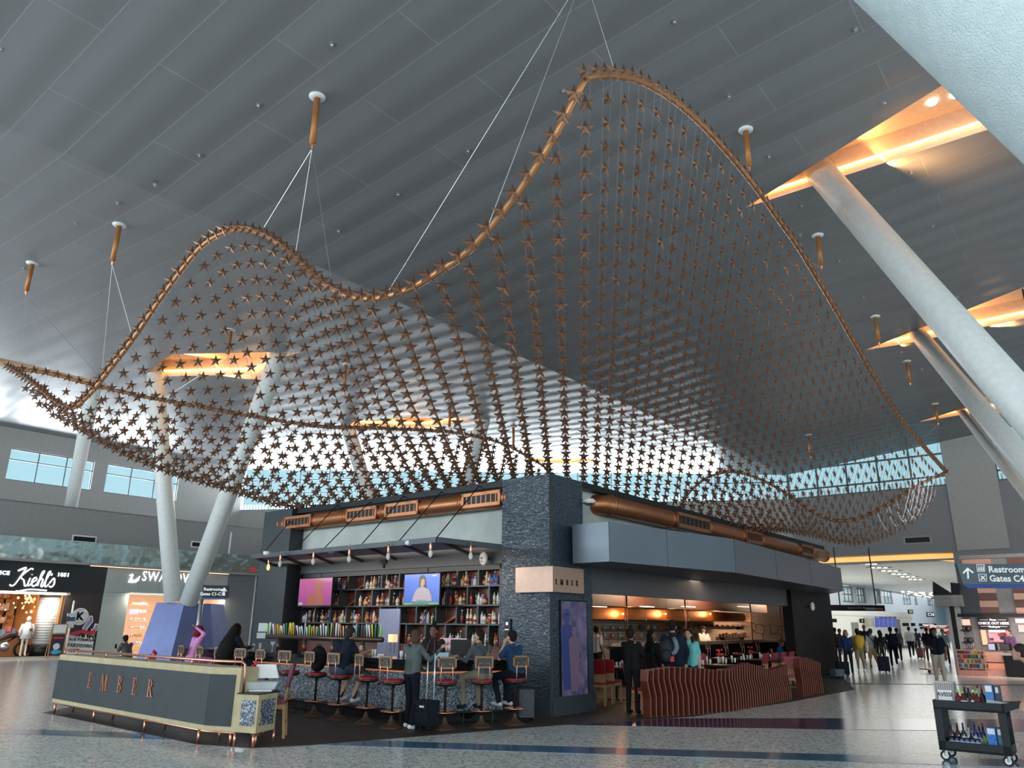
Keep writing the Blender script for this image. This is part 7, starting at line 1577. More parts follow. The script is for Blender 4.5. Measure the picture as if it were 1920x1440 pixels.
def small_sign(x0, y0, x1, y1, D, text, label, ts=.5, m=None):
    o, a, b = hang('gate_sign', x0, y0, x1, y1, D, m or M_black, label); h = a.z - b.z
    if text: g = text_mb(text, h * ts, .01, Matrix(((1, 0, 0, (a.x + b.x) / 2), (0, 0, -1, D - .07), (0, 1, 0, (a.z + b.z) / 2), (0, 0, 0, 1))), .008); g.build('lettering', M_text, o)
small_sign(1737, 1148, 1752, 1157, 62, 'C10', 'black hanging sign reading C10 in the far hall', .85); small_sign(1702, 1143, 1712, 1151, 55, '11', 'small black hanging sign reading 11 in the far hall', .85)
HY = lambda x: HB_.P(HB_.px(x, 1180)[0], 0).y - .5
for (x0, y0, x1, y1, l) in ((1560, 1160, 1569, 1167, 'small black restroom sign at the left of the white hall block'), (1611, 1160, 1621, 1168, 'black restroom sign left of the flight screens'), (1692, 1168, 1704, 1174, 'double black sign right of the flight screens'), (1708, 1168, 1716, 1174, 'black restroom sign at the right end of the white block')):
    small_sign(x0, y0, x1, y1, HY(x0), 'i' if x0 in (1611,) else '', l, .8)
small_sign(1723, 1169, 1756, 1174, 60, 'Baggage Claim', 'wide low black sign in the far end of the hall', .8); o, a, b = hang('gate_screen', 1725, 1175, 1748, 1180, 63, M_black, 'row of small red-lit gate screens at the hall end'); 
for k in range(3): g = MB(); x = a.x + (b.x - a.x) * (.3 + .17 * k); g.box(x, x + .35, 62.9, 62.94, b.z + .05, a.z - .05); g.build('lit_panel', mat('panel_red', (.6, .05, .1), .4, emit=(.7, .05, .12), es=.8), o)
o, a, b = hang('mural', 1744, 1172, 1780, 1191, 58, M_white, 'white banner with red, orange and pale blue shapes at the hall end', (), 0, .1, 'banner')
w_, h_ = b.x - a.x, a.z - b.z
for pts, c in ((((.0, .62), (1, .66), (1, .76), (0, .72)), (.5, .04, .05)), (((.75, .75), (1, 1), (1, .7)), (.6, .05, .05)), (((.3, .8), (.5, .8), (.4, 1)), (.7, .35, .1)), (((.1, .2), (.5, .4), (.9, .2), (.5, .05)), (.35, .6, .65)), (((.6, .3), (1, .5), (1, .0), (.75, .1)), (.55, .05, .07))):
    g = MB(); n = len(pts); vs = [V(a.x + x * w_, 57.93, b.z + z * h_) for x, z in pts] + [V(a.x + x * w_, 57.95, b.z + z * h_) for x, z in pts]; g.add(vs, [tuple(range(n)), tuple(reversed(range(n, 2 * n)))] + [(i, i + n, (i + 1) % n + n, (i + 1) % n) for i in range(n)]); g.build('printed_shape', mat('mural_%d%d' % (int(c[0] * 99), int(c[1] * 99)), c, .5), o)
# tilted flight information screens
fd = empty('flight_screens', HB_.P(HB_.px(1658, 1176, .6)[0], HB_.px(1658, 1176, .6)[1], .6), 'row of tilted dark blue flight information screens on the white block', 'screens'); M_fid = mat('flight_screen_blue', (.03, .04, .16), .2, emit=(.05, .07, .32), es=.8)
for k in range(5):
    x = 1639 + k * 8.2; s0, z1 = HB_.px(x + 3, 1156, .7); s1, _ = HB_.px(x + 8.4, 1156, .7); z0 = HB_.px(x, 1176, .7)[1]; sk = -.12
    g = MB(); g.ppoly(HB_, [(s0 + sk, z0), (s1 + sk, z0), (s1, z1), (s0, z1)], .6, .7); sc = g.build('screen', M_fid, fd)
    g = MB(); g.ppoly(HB_, [(s0 + .02, z1 - .12), (s1 - .02, z1 - .12), (s1, z1 - .02), (s0 + .02, z1 - .02)], .70, .71); g.build('header_bar', M_char if k else M_walld, sc)
g = MB(); s0 = HB_.px(1626, 1160, .5)[0]; s1 = HB_.px(1638, 1160, .5)[0]; z1 = HB_.px(1630, 1158, .5)[1]; z0 = HB_.px(1630, 1175, .5)[1]; g.ppoly(HB_, [(s0 + .3, z0), (s1, z0), (s1, z1), (s0, z1)], .2, .5); g.build('screen_side', mat('screen_side_beige', (.4, .38, .33), .5), fd)
g = MB(); g.tube([HB_.P(HB_.px(1640, 1158, .4)[0], z1 - .1, .4), HB_.P(HB_.px(1680, 1158, .4)[0], z1 - .1, .4)], .05, 8); g.build('mount', M_black, fd)
# air grille above the opening
sa_, z = RW.px(1694, 1014); sb_, _ = RW.px(1748, 1014); o = empty('air_grille', RW.P((sa_ + sb_) / 2, z), 'long black air grille on the grey wall above the hall opening', 'vent'); g = MB(); g.pbox(RW, sa_, sb_, z - .2, z + .2, 0, .04); g.build('frame', mat('grille_grey', (.35, .34, .33), .5), o); g = MB(); g.pbox(RW, sa_ + .1, sb_ - .1, z - .13, z + .13, .04, .045); g.build('slats', M_black, o)
# ------------------------------------------------------------------ travellers
def trav(x, yf, az, pose, cl, label, h=1.7, **k):
    p = fl(x, yf); return person(V(p.x, p.y, 0), az, pose, cl, label, h, vox=.02, **k)
trav(1572, 1246, 40, WALK, C_l((.08, .08, .09), (.05, .05, .06), SK3, HB), 'distant traveller at the far left of the hall beside the end pillar', 1.7)
trav(1581, 1248, 200, WALK2, C_l((.10, .06, .06), (.04, .04, .05), SK2, HB), 'distant traveller in dull red behind the blond woman', 1.65)
bx = trav(1594, 1264, 195, P_(wl=(-.15, .2, 1.0)), C_l((.02, .04, .10), (.012, .012, .015), SK1, (.28, .15, .05)), 'blond woman in a navy jacket and dark trousers walking towards the camera', 1.63, hair='bob', face=True)
def ypack(root, child, J): g = MB(); g.ball((0, -.18, 1.18), .5, 14, 10, 0, (.38, .26, .56)); child(g, 'backpack', mat('mustard_backpack', (.62, .36, .03), .7), .02); g = MB(); g.ball((.28, -.08, .98), .5, 12, 8, 0, (.16, .3, .5)); child(g, 'tote_bag', mat('cream_tote', (.6, .54, .42), .8), .02)
trav(1616, 1261, 15, {}, C_l((.55, .36, .05), (.30, .24, .15), SK2, (.02, .012, .01), (.75, .75, .75), sock=(.75, .75, .75)), 'traveller with a mustard yellow backpack, khaki shorts and white socks', 1.68, hair='long', legs='shorts', extra=ypack, fat=1.1)
trav(1627, 1238, 20, WALK, C_l((.03, .03, .035), (.02, .02, .025), SK1, (.2, .15, .1)), 'tall man in dark clothes walking between the yellow backpack and the grey hoodie', 1.85)
def xbody(root, child, J): g = MB(); g.tube([V(-.16, -.05, 1.42), V(-.02, -.13, 1.25), V(.18, -.08, 1.02)], .018, 6); child(g, 'strap', M_black); g = MB(); g.ball((.24, -.02, .88), .5, 12, 8, 0, (.2, .16, .3)); child(g, 'shoulder_bag', M_black)
trav(1641, 1257, 12, WALK, C_l((.36, .40, .42), (.45, .30, .18), SK1, (.06, .03, .02), (.5, .5, .5)), 'traveller in a grey hoodie with crossbody strap and tan shorts', 1.68, legs='shorts', extra=xbody, fat=1.12)
trav(1658, 1258, 15, WALK2, C_l((.012, .012, .014), (.012, .012, .014), SK2, (.006, .005, .005)), 'woman in black with long hair pulling a black suitcase', 1.62, hair='long')
case(fl(1659, 1262), 20, .42, .62, .26, M_case, 'black suitcase pulled by the long-haired woman in the hall', .35)
case(fl(1582, 1268), 10, .40, .5, .28, M_case, 'dark suitcase beside the blond woman at the end pillar', .45)
case(fl(1571, 1272), -20, .40, .3, .28, mat('striped_bag', (.10, .11, .14), .7), 'low dark travel bag on the floor against the end pillar')
trav(1678, 1251, 25, WALK, C_l((.012, .014, .025), (.01, .01, .014), SK2, HB), 'man in dark clothes and cap striding through the middle of the hall', 1.74, hair='cap')
trav(1688, 1240, 20, WALK2, C_l((.10, .14, .17), (.03, .03, .04), SK3, HB), 'traveller in slate blue just right of the striding man with the cap', 1.7, hair='cap')
trav(1711, 1234, 30, WALK, C_l((.60, .60, .60), (.02, .02, .025), SK3, HB), 'man in a white shirt and black trousers walking away in the hall', 1.78, fat=1.15)
trav(1724, 1233, 25, WALK2, C_l((.03, .03, .035), (.03, .03, .035), SK3, HB), 'dark dressed traveller with luggage behind the white-shirted man', 1.7)
case(fl(1728, 1236), 20, .4, .6, .26, mat('dusky_case', (.18, .08, .08), .6), 'dusky red suitcase with the traveller behind the white-shirted man', .4)
trav(1737, 1222, 200, {}, C_l((.4, .38, .35), (.1, .1, .12), SK1, (.1, .06, .04)), 'small far traveller in beige between the suitcases and the dark pair', 1.68)
trav(1745, 1240, 30, {}, C_l((.012, .012, .013), (.1, .05, .04), SK3, HB), 'left traveller of the dark pair behind the man in the black T-shirt', 1.74)
trav(1754, 1242, 30, {}, C_l((.02, .015, .014), (.02, .02, .02), SK2, HB), 'right traveller of the dark pair behind the man in the black T-shirt', 1.70, hair='long')
trav(1776, 1246, 200, WALK, C_l((.4, .45, .45), (.05, .05, .06), SK1, (.03, .02, .02)), 'traveller in a patterned pale top right behind the black T-shirt', 1.68)
mt_ = trav(1766, 1287, 205, P_(er=(.24, .06, 1.13), wr=(.16, .30, 1.10), el=(-.26, .0, 1.12), kl=(-.10, .12, .50), al=(-.10, .16, .09)), C_l((.010, .010, .011), (.42, .37, .30), SK2, HB, (.03, .03, .03)), 'bearded man in a black T-shirt and khaki trousers walking towards the cart', 1.74, sleeves='short', face=True, fat=1.08)
p = fl(1905, 1268); person(V(p.x, p.y, 0), 250, P_(wl=(-.2, .3, 1.05), wr=(.15, .3, 1.05)), C_l((.12, .06, .14), (.35, .29, .22), SK1, (.10, .04, .03)), 'cashier in a purple shirt and khaki trousers at the shop counter', 1.72, vox=.018)
# ------------------------------------------------------------------ shop at right
def rs(x, y, d=0): return RS.px(x, y, d)
sA, sB2 = rs(1797, 1155)[0], 16.0
zTl = rs(1850, 1046)[1]; zH0 = rs(1850, 1152)[1]
g = MB(); g.pbox(RS, sA + .3, sB2, 0, zTl + .1, -.6, -.35); g.pbox(RS, sA + .3, sB2, zTl, zTl + .15, -5, -.3); struct('wall_shop', g, M_walld)
tl_ = empty('tiled_fascia', RS.P(sA + 1, zH0), 'shop front fascia of copper and brown tiles above the black header', 'fascia')
R7 = random.Random(6); s = rs(1811, 1120)[0]; row_h = (zTl - zH0) / 8; cols = [(.62, .33, .24), (.16, .07, .06), (.70, .40, .30), (.20, .09, .08)]
k = 0
while s < 9:
    wds = 1.05 if k % 3 == 0 else 1.5
    for r in range(8):
        m = mat('fascia_tile_%d' % ((r + k) % 2 * 2 + R7.randrange(2) if False else ((r + k) % 2 + 2 * R7.randrange(2))), cols[((r + k) % 2) + 2 * 0], .35, .3)
        g = MB(); g.pbox(RS, s + .015, s + wds - .015, zH0 + r * row_h + .015, zH0 + (r + 1) * row_h - .015, -.35, -.28)
        if len(tl_.children) < 96: g.build('tile', mat('fascia_tile_copper', cols[0], .35, .3) if (r + k) % 2 else mat('fascia_tile_brown', cols[1], .4, .2), tl_)
    s += wds; k += 1
    if k == 1:
        g = MB(); g.pbox(RS, s, s + .5, zH0 + .2, zTl, -.5, -.40); g.build('dark_slot', M_walld, tl_); g = MB(); g.pbox(RS, s + .15, s + .38, zH0 + .25, zTl, -.40, -.36); g.build('lit_glass_slot', mat('slot_glass', (.5, .6, .56), .3, emit=(.5, .62, .56), es=.25), tl_); s += .55
g = MB(); g.pbox(RS, sA, sB2, zH0 - .10, zH0 + .02, -.5, .1); struct('trim_14', g, M_black)
g = MB(); a = rs(1797, 1080)[0]; g.pbox(RS, a - .05, a + .55, zH0, rs(1797, 1080)[1], -.4, -.25); struct('wall_shop_edge', g, M_char)
# piers
for i, (xa, xb, m, l) in enumerate(((1776, 1782, mat('pier_grey', (.34, .34, .34), .5), 'left grey pier'), (1783, 1790, M_black, 'black strip'), (1790, 1799, MATS['pier_grey'], 'grey pier'))):
    g = MB(); s0 = rs(xa, 1150, .05 * i)[0]; s1 = rs(xb, 1150, .05 * i)[0]; g.pbox(RS, s0, s1, 0, rs(1785, 1137)[1], -.6, .0 + .03 * i); struct('wall_shop_pier_%d' % (i + 1), g, m)
g = MB(); s0 = rs(1752, 1125, .3)[0]; s1 = rs(1802, 1125, .3)[0]; z0 = rs(1770, 1137, .3)[1]; z1 = rs(1770, 1116, .3)[1]; P = [RS.P(s0, 0, .3), RS.P(s1, 0, .4), RS.P(s1, 0, -1.5), RS.P(s0, 0, -1.2)]
scr = empty('screen_gantry', P[0], 'grey stone-like gantry block with two angular black screens by the shop', 'gantry'); g = MB(); g.prism([(p.x, p.y) for p in P], z0, z1); g.build('block', mat('grey_stone_block', (.26, .26, .25), .6, noise=(3, .25)), scr)
for pts in (((1749, 1090), (1749, 1116), (1790, 1116), (1785, 1113)), ((1782, 1092), (1784, 1116), (1800, 1116), (1799, 1094))):
    q = [rs(x, y, .1) for x, y in pts]; g = MB(); g.ppoly(RS, q, .0, .12); g.build('screen_back', M_black, scr)
# header sign
def signbox(xa, ya, xb, yb, tx, d=.05, m=M_black, h=None): 
    s0, z1 = rs(xa, ya, d); s1, z0 = rs(xb, yb, d); return s0, s1, z0, z1
s0, s1, z0, z1 = signbox(1833, 1158, 1893, 1179, '', -.1); cs_ = empty('checkout_sign', RS.P(s0, z0), 'black sign reading Please CHECK OUT HERE Thank you over the shop counter', 'sign'); g = MB(); g.pbox(RS, s0, s1, z0, z1, -.2, -.1); g.build('board', M_black, cs_)
hh = z1 - z0; cx = (s0 + s1) / 2
for t_, yy, sz in (('CHECK OUT HERE', .48, .30), ('Please', .80, .22), ('Thank you', .17, .22)): g = text_mb(t_, hh * sz, .01, RS.mat(cx, z0 + hh * yy, -.09), .008); g.build('lettering', M_text, cs_)
g = MB()
for yy in (.8, .2):
    for a, b in ((.06, .34), (.66, .94)): g.pbox(RS, s0 + (s1 - s0) * a, s0 + (s1 - s0) * b, z0 + hh * yy - .008, z0 + hh * yy + .008, -.1, -.085)
g.build('rule_lines', M_text, cs_)
# cap wall
s0, s1, z0, z1 = signbox(1799, 1160, 1829, 1219, '', -.2); cp_ = empty('cap_display', RS.P(s0, z0), 'narrow display panel at the left of the shop front with a pink lit top', 'display'); g = MB(); g.pbox(RS, s0, s1, z0, z1, -.35, -.2); g.build('panel', mat('panel_dim', (.2, .19, .19), .5), cp_); g = MB(); g.pbox(RS, s0 + .03, s1 - .03, z1 - .25, z1 - .03, -.2, -.19); g.build('lit_top', mat('pink_lit', (.8, .5, .4), .4, emit=(1, .6, .48), es=.7), cp_)
for r in range(3):
    for c in range(2):
        P = RS.P(s0 + (s1 - s0) * (.27 + .46 * c), z1 - .38 - r * .45, -.06); o = empty('baseball_cap', P, '%s cap of the %s row on the shop display panel' % (['left', 'right'][c], ['top', 'middle', 'bottom'][r]), 'cap'); g = MB(); g.ball(P, .13, 12, 8, 0, (1, .8, .95)); g.build('crown', mat('cap_black', (.012, .012, .016), .7), o, True); g = MB(); g.ball(P + RS.n * .08 + V(0, 0, -.07), .12, 10, 6, 0, (1, 1, .25)); g.build('brim', MATS['cap_black'], o, True)
for k in range(5): P = RS.P(s0 + (s1 - s0) * (.12 + .19 * k), z0 + .15, -.14); g = MB(); g.lathe([(.035, -.12), (.045, .12), (.02, .17)], 8, c=P); tag(g.build('tumbler_cup', mat('lilac_grey', (.4, .36, .42), .4), None, True), 'lilac grey tumbler in the row under the caps', 'tumbler', 'tumblers under the caps')
# lit posters and counter
for (xa, ya, xb, yb, c1, l, e) in ((1838, 1181, 1852, 1209, (.75, .48, .30), 'small peach poster left of the pink display behind the till', .6), (1853, 1181, 1894, 1186, (.8, .72, .70), 'white lit header strip of the pink display behind the till', .7), (1853, 1187, 1895, 1204, (.75, .30, .34), 'pink and red lit display behind the till', .55), (1903, 1160, 1960, 1168, (.85, .6, .6), 'pinkish lit strip at the right edge of the shop', .9), (1908, 1172, 1960, 1186, (.55, .42, .40), 'framed pinkish poster at the right edge of the shop', .4)):
    s0, s1, z0, z1 = signbox(xa, ya, xb, yb, '', -.25); o = empty('lit_poster', RS.P(s0, z0), l, 'poster'); g = MB(); g.pbox(RS, s0, s1, z0, z1, -.35, -.25); g.build('panel', mat('poster_%d_%d' % (xa, ya), c1, .4, emit=c1, es=e), o)
    if xa == 1853 and ya == 1187:
        for k in range(14): g = MB(); s = s0 + (s1 - s0) * R7.random(); z = z0 + (z1 - z0) * R7.uniform(.05, .8); c = R7.choice([(.5, .05, .08), (.75, .7, .3), (.1, .1, .15)]); g.pbox(RS, s, s + .14, z, z + .1, -.25, -.23); g.build('packet', mat('packet_%d' % int(c[1] * 100), c, .5), o)
for k, (x, y, w, h, c, l) in enumerate(((1861, 1213, .16, .13, (.35, .36, .5), 'lilac till screen on the shop counter'), (1886, 1213, .2, .12, (.03, .03, .03), 'black till screen on the shop counter'))):
    s, z = rs(x, y, .6); o = empty('till_monitor', RS.P(s, z - h, .6), l, 'monitor'); g = MB(); g.pbox(RS, s - w, s + w, z - h, z + h, .55, .6); g.build('casing', M_black, o); g = MB(); g.pbox(RS, s - w + .02, s + w * .5, z - h + .02, z + h - .02, .6, .605); g.build('screen', mat('till_%d' % k, c, .3, emit=c, es=.5), o)
s0, s1 = rs(1848, 1230, .5)[0], rs(1882, 1230, .5)[0]; sc_o = empty('shop_counter', RS.P(s0, 0, .5), 'shop counter with a coral lit shelf and a black bin bay', 'counter'); zc = rs(1865, 1223, .5)[1]
g = MB(); g.pbox(RS, s0, s1, zc - .35, zc, .0, .6); g.pbox(RS, s0, s1, 0, .25, .0, .55); g.build('cabinet', mat('coral_counter', (.62, .34, .27), .4), sc_o); g = MB(); g.pbox(RS, s0, s1, .25, .45, .05, .3); g.build('lit_shelf', mat('coral_lit', (.9, .4, .25), .4, emit=(1, .35, .2), es=.5), sc_o)
g = MB(); g.pbox(RS, s1, s1 + 1.15, 0.03, zc - .10, .0, .7); g.build('black_bay', M_black, sc_o); g = MB(); g.pbox(RS, s1 - .05, s1 + 2.6, zc - .10, zc - .03, -.1, .75); g.build('worktop', mat('worktop_grey', (.4, .38, .38), .4), sc_o)
# snack rack
d = 1.0; s0 = rs(1794, 1240, d)[0]; s1 = rs(1848, 1240, d)[0]; zt_ = rs(1820, 1219, d)[1]; rk = empty('snack_rack', RS.P(s0, 0, d), 'coral metal rack filled with four tiers of coloured snack packets', 'rack')
M_coral = mat('coral_frame', (.60, .27, .20), .4)
for k in range(4): z = .26 + k * (zt_ - .26) / 4; g = MB(); g.pbox(RS, s0, s1, z, z + .03, d - .45, d); g.build('tier', M_coral, rk)
for s in (s0, s1 - .05): g = MB(); g.pbox(RS, s, s + .05, 0, zt_, d - .04, d + .01); g.build('post', M_coral, rk)
g = MB(); g.pbox(RS, s0, s1, zt_ - .03, zt_ + .02, d - .04, d + .01); g.build('top_rail', M_coral, rk); g = MB(); g.pbox(RS, s0, s1, 0.0, .2, d - .5, d + .02); g.build('plinth', M_coral, rk)
pal = [('green', (.12, .35, .05)), ('red', (.5, .04, .06)), ('yellow', (.65, .45, .05)), ('blue', (.08, .16, .4)), ('white', (.6, .6, .58)), ('dark', (.06, .05, .05))]
for t_ in range(4):
    for k in range(13):
        nmz, c = R7.choice(pal); s = s0 + .07 + (s1 - s0 - .12) * k / 13; z = .29 + t_ * (zt_ - .26) / 4; g = MB(); h = R7.uniform(.12, .19); g.pbox(RS, s, s + .085, z, z + h, d - .16, d - .06); tag(g.build('snack_packet', mat('snack_' + nmz, c, .45)), '%s snack packet on the %s tier of the coral rack' % (nmz, ['bottom', 'second', 'third', 'top'][t_]), 'packet', '%s packets on the %s rack tier' % (nmz, ['bottom', 'second', 'third', 'top'][t_]))
area('shop_light', RS.P(4, zH0 - .2, 1.2), RS.P(4, 0, .2), 7, .6, 140, (1, .80, .72)); area('shop_light', RS.P(4.5, zTl + 1.0, 2.0), RS.P(4.5, zH0 + 1, -.3), 7, .4, 90, (1, .8, .68))
# luggage trolley coral frame near man
p = fl(1750, 1262); o = empty('luggage_trolley', V(p.x, p.y, 0), 'small coral red luggage trolley left of the man in the black T-shirt', 'trolley'); g = MB(); g.box(p.x - .3, p.x + .35, p.y - .3, p.y + .5, .12, .16); g.build('tray', M_coral, o); g = MB(); g.tube([V(p.x - .28, p.y, .14), V(p.x - .3, p.y, 1.0), V(p.x + .3, p.y, 1.0), V(p.x + .3, p.y, .14)], .02, 6); g.build('frame', M_coral, o)
for a in (-1, 1): g = MB(); g.tube([V(p.x + a * .25 - .02, p.y - .2, .07), V(p.x + a * .25 + .02, p.y - .2, .07)], .07, 10); g.build('wheel', M_black, o)
# overhead sign Restrooms / Gates
D = 17.0; c = [atD(x, y, D) for x, y in ((1794, 1057), (1806, 1096))]; PS = Plane(V(c[0].x, D, 0), V(.9975, -.07, 0), V(-.07, -.9975, 0))
sg = empty('overhead_sign', c[0], 'slate overhead sign with arrow, Restrooms and Gates C4 in white', 'sign'); q0 = PS.px(1794, 1057); q1 = PS.px(1806, 1096); zt = q0[1]; zb = q1[1]; M_sl = mat('sign_slate', (.085, .115, .14), .45)
g = MB(); g.ppoly(PS, [(q0[0], zt), (q1[0] , zb), (q1[0] + 3.6, zb - .0), (q0[0] + 3.9, zt)], -.12, 0); g.build('board', M_sl, sg)
g = MB(); g.ppoly(PS, [(q1[0] + .1, zb - .07), (q1[0] + 3.5, zb - .07), (q1[0] + 3.6, zb), (q1[0], zb)], -.10, -.02); g.build('blue_edge', mat('sign_blue', (.01, .07, .35), .4), sg)
for x in (2.6, 3.4): g = MB(); g.tube([PS.P(x, zt, -.06), PS.P(x, zt + 6.5, -.06)], .02, 6); g.build('hanger', M_black, sg)
hb = zt - zb
for tx, x, y, sz in (('Restrooms', 1853, 1068, .43), ('Gates C4-C7', 1855, 1085, .43)): s, z = PS.px(x, y, .01); g = text_mb(tx, hb * sz, .006, PS.mat(s, z, .01), .004, 0, 1.0, 'LEFT'); g.build('lettering', M_text, sg)
def ap(pts, nm, m=M_text, d=.01): g = MB(); q = [PS.px(x, y, d) for x, y in pts]; g.ppoly(PS, q, 0, d); g.build(nm, m, sg)
ap([(1814, 1085), (1817, 1085), (1816, 1066), (1813, 1066)], 'arrow'); ap([(1814, 1064), (1805, 1074), (1807, 1076), (1815, 1068), (1824, 1075), (1826, 1073)], 'arrow')
for (xa, ya) in ((1831, 1058), (1834.5, 1076)):
    ap([(xa, ya), (xa + 15, ya), (xa + 16, ya + 14), (xa + 1.5, ya + 14)], 'pictogram_frame'); ap([(xa + 1, ya + 1), (xa + 14, ya + 1), (xa + 15, ya + 13), (xa + 2.5, ya + 13)], 'pictogram_ground', M_sl, .012)
for k in range(3): x = 1834.5 + k * 4; ap([(x, 1063), (x + 2, 1063), (x + 2.6, 1070), (x - .2, 1070)], 'pictogram_person', M_text, .014); ap([(x + .3, 1060.5), (x + 1.7, 1060.5), (x + 1.7, 1062.3), (x + .3, 1062.3)], 'pictogram_person', M_text, .014)
ap([(1838, 1080), (1840, 1079), (1848, 1086), (1847, 1088)], 'pictogram_plane', M_text, .014); ap([(1838, 1086), (1840, 1088), (1848, 1079), (1846.5, 1078.5)], 'pictogram_plane', M_text, .014)
# ------------------------------------------------------------------ service cart
pA = fl(1776, 1427); pB = fl(1895, 1439); ux = (pB - pA).normalized(); uy = V(-ux.y, ux.x, 0)
CP = Plane(pA, ux, -uy); W = (pB - pA).length; DP = .52
cz = CP.px(1750, 1311)[1]; cart = empty('service_cart', pA, 'dark grey two-shelf service cart loaded with bottles at lower right', 'cart'); M_cart = mat('cart_plastic', (.018, .022, .026), .5, spec=.3)
xl, xr = CP.px(1751, 1360)[0], CP.px(1893, 1360)[0]
zt = CP.px(1748, 1312)[1]; zt2 = CP.px(1748, 1330)[1]; zb = CP.px(1762, 1406)[1]; zb2 = CP.px(1762, 1392)[1]; xr = CP.px(1885, 1340)[0]; xl = CP.px(1752, 1340)[0]
def tray(z0, z1, nm):
    g = MB(); t = .025; g.pbox(CP, xl, xr, z0, z0 + .03, -DP, 0); g.pbox(CP, xl, xr, z0, z1, -t, 0); g.pbox(CP, xl, xr, z0, z1, -DP, -DP + t); g.pbox(CP, xl, xl + t, z0, z1, -DP, 0); g.pbox(CP, xr - t, xr, z0, z1, -DP, 0); return g.build(nm, M_cart, cart)
tray(zt - .12, zt, 'top_tray'); tray(zb, zb + .12, 'bottom_tray')
for s in (xl, xr - .09):
    for d in (-.05, -DP): g = MB(); g.pbox(CP, s, s + .09, zb, zt - .1, d, d + .05); g.build('corner_post', M_cart, cart)
g = MB(); g.add([CP.P(xr - .02, zt - .12, 0), CP.P(xr + .22, zt - .02, -.04), CP.P(xr + .22, zt - .02, -DP + .04), CP.P(xr - .02, zt - .12, -DP), CP.P(xr - .02, zt, 0), CP.P(xr + .24, zt + .02, -.04), CP.P(xr + .24, zt + .02, -DP + .04), CP.P(xr - .02, zt, -DP)], [(3, 2, 1, 0), (4, 5, 6, 7), (0, 1, 5, 4), (1, 2, 6, 5), (2, 3, 7, 6), (3, 0, 4, 7)]); g.build('handle', M_cart, cart)
for s in (xl + .06, xr - .06):
    for d in (-.05, -DP + .05):
        g = MB(); P = CP.P(s, .065, d); g.tube([P - uy * .018, P + uy * .018], .065, 20); w = g.build('caster', M_black, cart); g = MB(); g.tube([P - uy * .020, P + uy * .020], .04, 16); g.build('hub', M_white, w); g = MB(); g.box(P.x - .02, P.x + .02, P.y - .035, P.y + .035, .06, zb); g.build('fork', M_steel, w)
zT = zt - .09; zBo = zb + .03
def on_cart(x, y, d, z): s = CP.px(x, y, d)[0]; return CP.P(s, z, d)
s0 = CP.px(1753, 1300, -.12)[0]; s1 = CP.px(1789, 1300, -.12)[0]; zx = CP.px(1760, 1279, -.12)[1]
bx_ = empty('beer_carton', CP.P(s0, zT, -.12), 'striped carton with a white label reading AVISSI at the left of the cart', 'box'); g = MB(); g.pbox(CP, s0, s1, zT, zx, -.38, -.12); g.build('carton', wave_mat('striped_carton', (.30, .26, .26), .5, 14, (0, 0, 0), .1, .001, band='X') , bx_); t = MATS['striped_carton'].node_tree
wv = [n for n in t.nodes if n.type == 'TEX_WAVE'][0]; rr_ = t.nodes.new('ShaderNodeValToRGB'); rr_.color_ramp.elements[0].color = (.12, .08, .09, 1); rr_.color_ramp.elements[1].color = (.6, .52, .5, 1); t.links.new(wv.outputs['Fac'], rr_.inputs[0]); t.links.new(rr_.outputs[0], t.nodes['Principled BSDF'].inputs['Base Color'])
g = MB(); zc_ = (zT + zx) / 2; g.pbox(CP, s0 + .04, s1 - .03, zc_ - .07, zc_ + .06, -.12, -.115); g.build('label', M_white, bx_); g = text_mb('AVISSI', .075, .003, CP.mat((s0 + s1) / 2, zc_, -.112), .002, 0, 1, 'CENTER', .95); g.build('lettering', M_char, bx_); g = MB(); g.pbox(CP, s0, s1, zx, zx + .006, -.38, -.12); g.build('lid', M_white, bx_)
def cart_bottle(P, h, r, cb, cl, cc, label, neck=True):
    o = empty('liquor_bottle', P, label, 'bottle'); g = MB(); g.lathe([(r * .9, 0), (r, .01), (r, h * .58), (r * .35, h * .72), (r * .3, h * .93)], 12, c=P); g.build('glass', cb, o, True); g = MB(); g.lathe([(r * 1.03, h * .14), (r * 1.03, h * .45)], 12, c=P); g.build('label', cl, o, True); g = MB(); g.lathe([(r * .36, h * .86), (r * .36, h)], 8, c=P); g.build('cap', cc, o, True); return o
GB, BB, BL, CLR, RB = [mat(n, c, .12, coat=.4) for n, c in (('dark_glass', (.015, .012, .01)), ('brown_glass', (.035, .012, .006)), ('blue_glass', (.012, .025, .14)), ('pale_glass', (.45, .48, .46)), ('red_syrup', (.11, .012, .012)))]
LW_, LBk, LG = M_white, M_char, mat('lime_green', (.30, .60, .06), .4)
top = [(1797, -.10, 0.23, .045, RB, RB, LG, 'squat red bottle with a lime green pourer nearest the striped carton'), (1806, -.10, 0.22, .045, RB, LW_, LG, 'second squat red bottle with lime pourer on the cart top'), (1811, -.24, .27, .036, GB, LW_, LBk, 'dark wine bottle behind the red bottles on the cart top'), (1818, -.26, .29, .036, GB, LBk, M_steel, 'dark bottle with a silver cap in the middle of the cart top'), (1826, -.12, .24, .04, RB, LW_, LW_, 'red bottle with white cap in the middle of the cart top'),
       (1832, -.10, 0.23, .045, RB, RB, LG, 'third squat red bottle with lime green pourer on the cart top'), (1836, -.26, .30, .038, CLR, LW_, LBk, 'clear spirit bottle at the back of the cart top'), (1843, -.24, .28, .036, BB, LBk, mat('cap_redd', (.5, .03, .03), .4), 'brown bottle with red cap left of the blue carton')]
for x, d, h, r, a, b, c, l in top: cart_bottle(on_cart(x, 1310, d, zT), h, r, a, b, c, l)
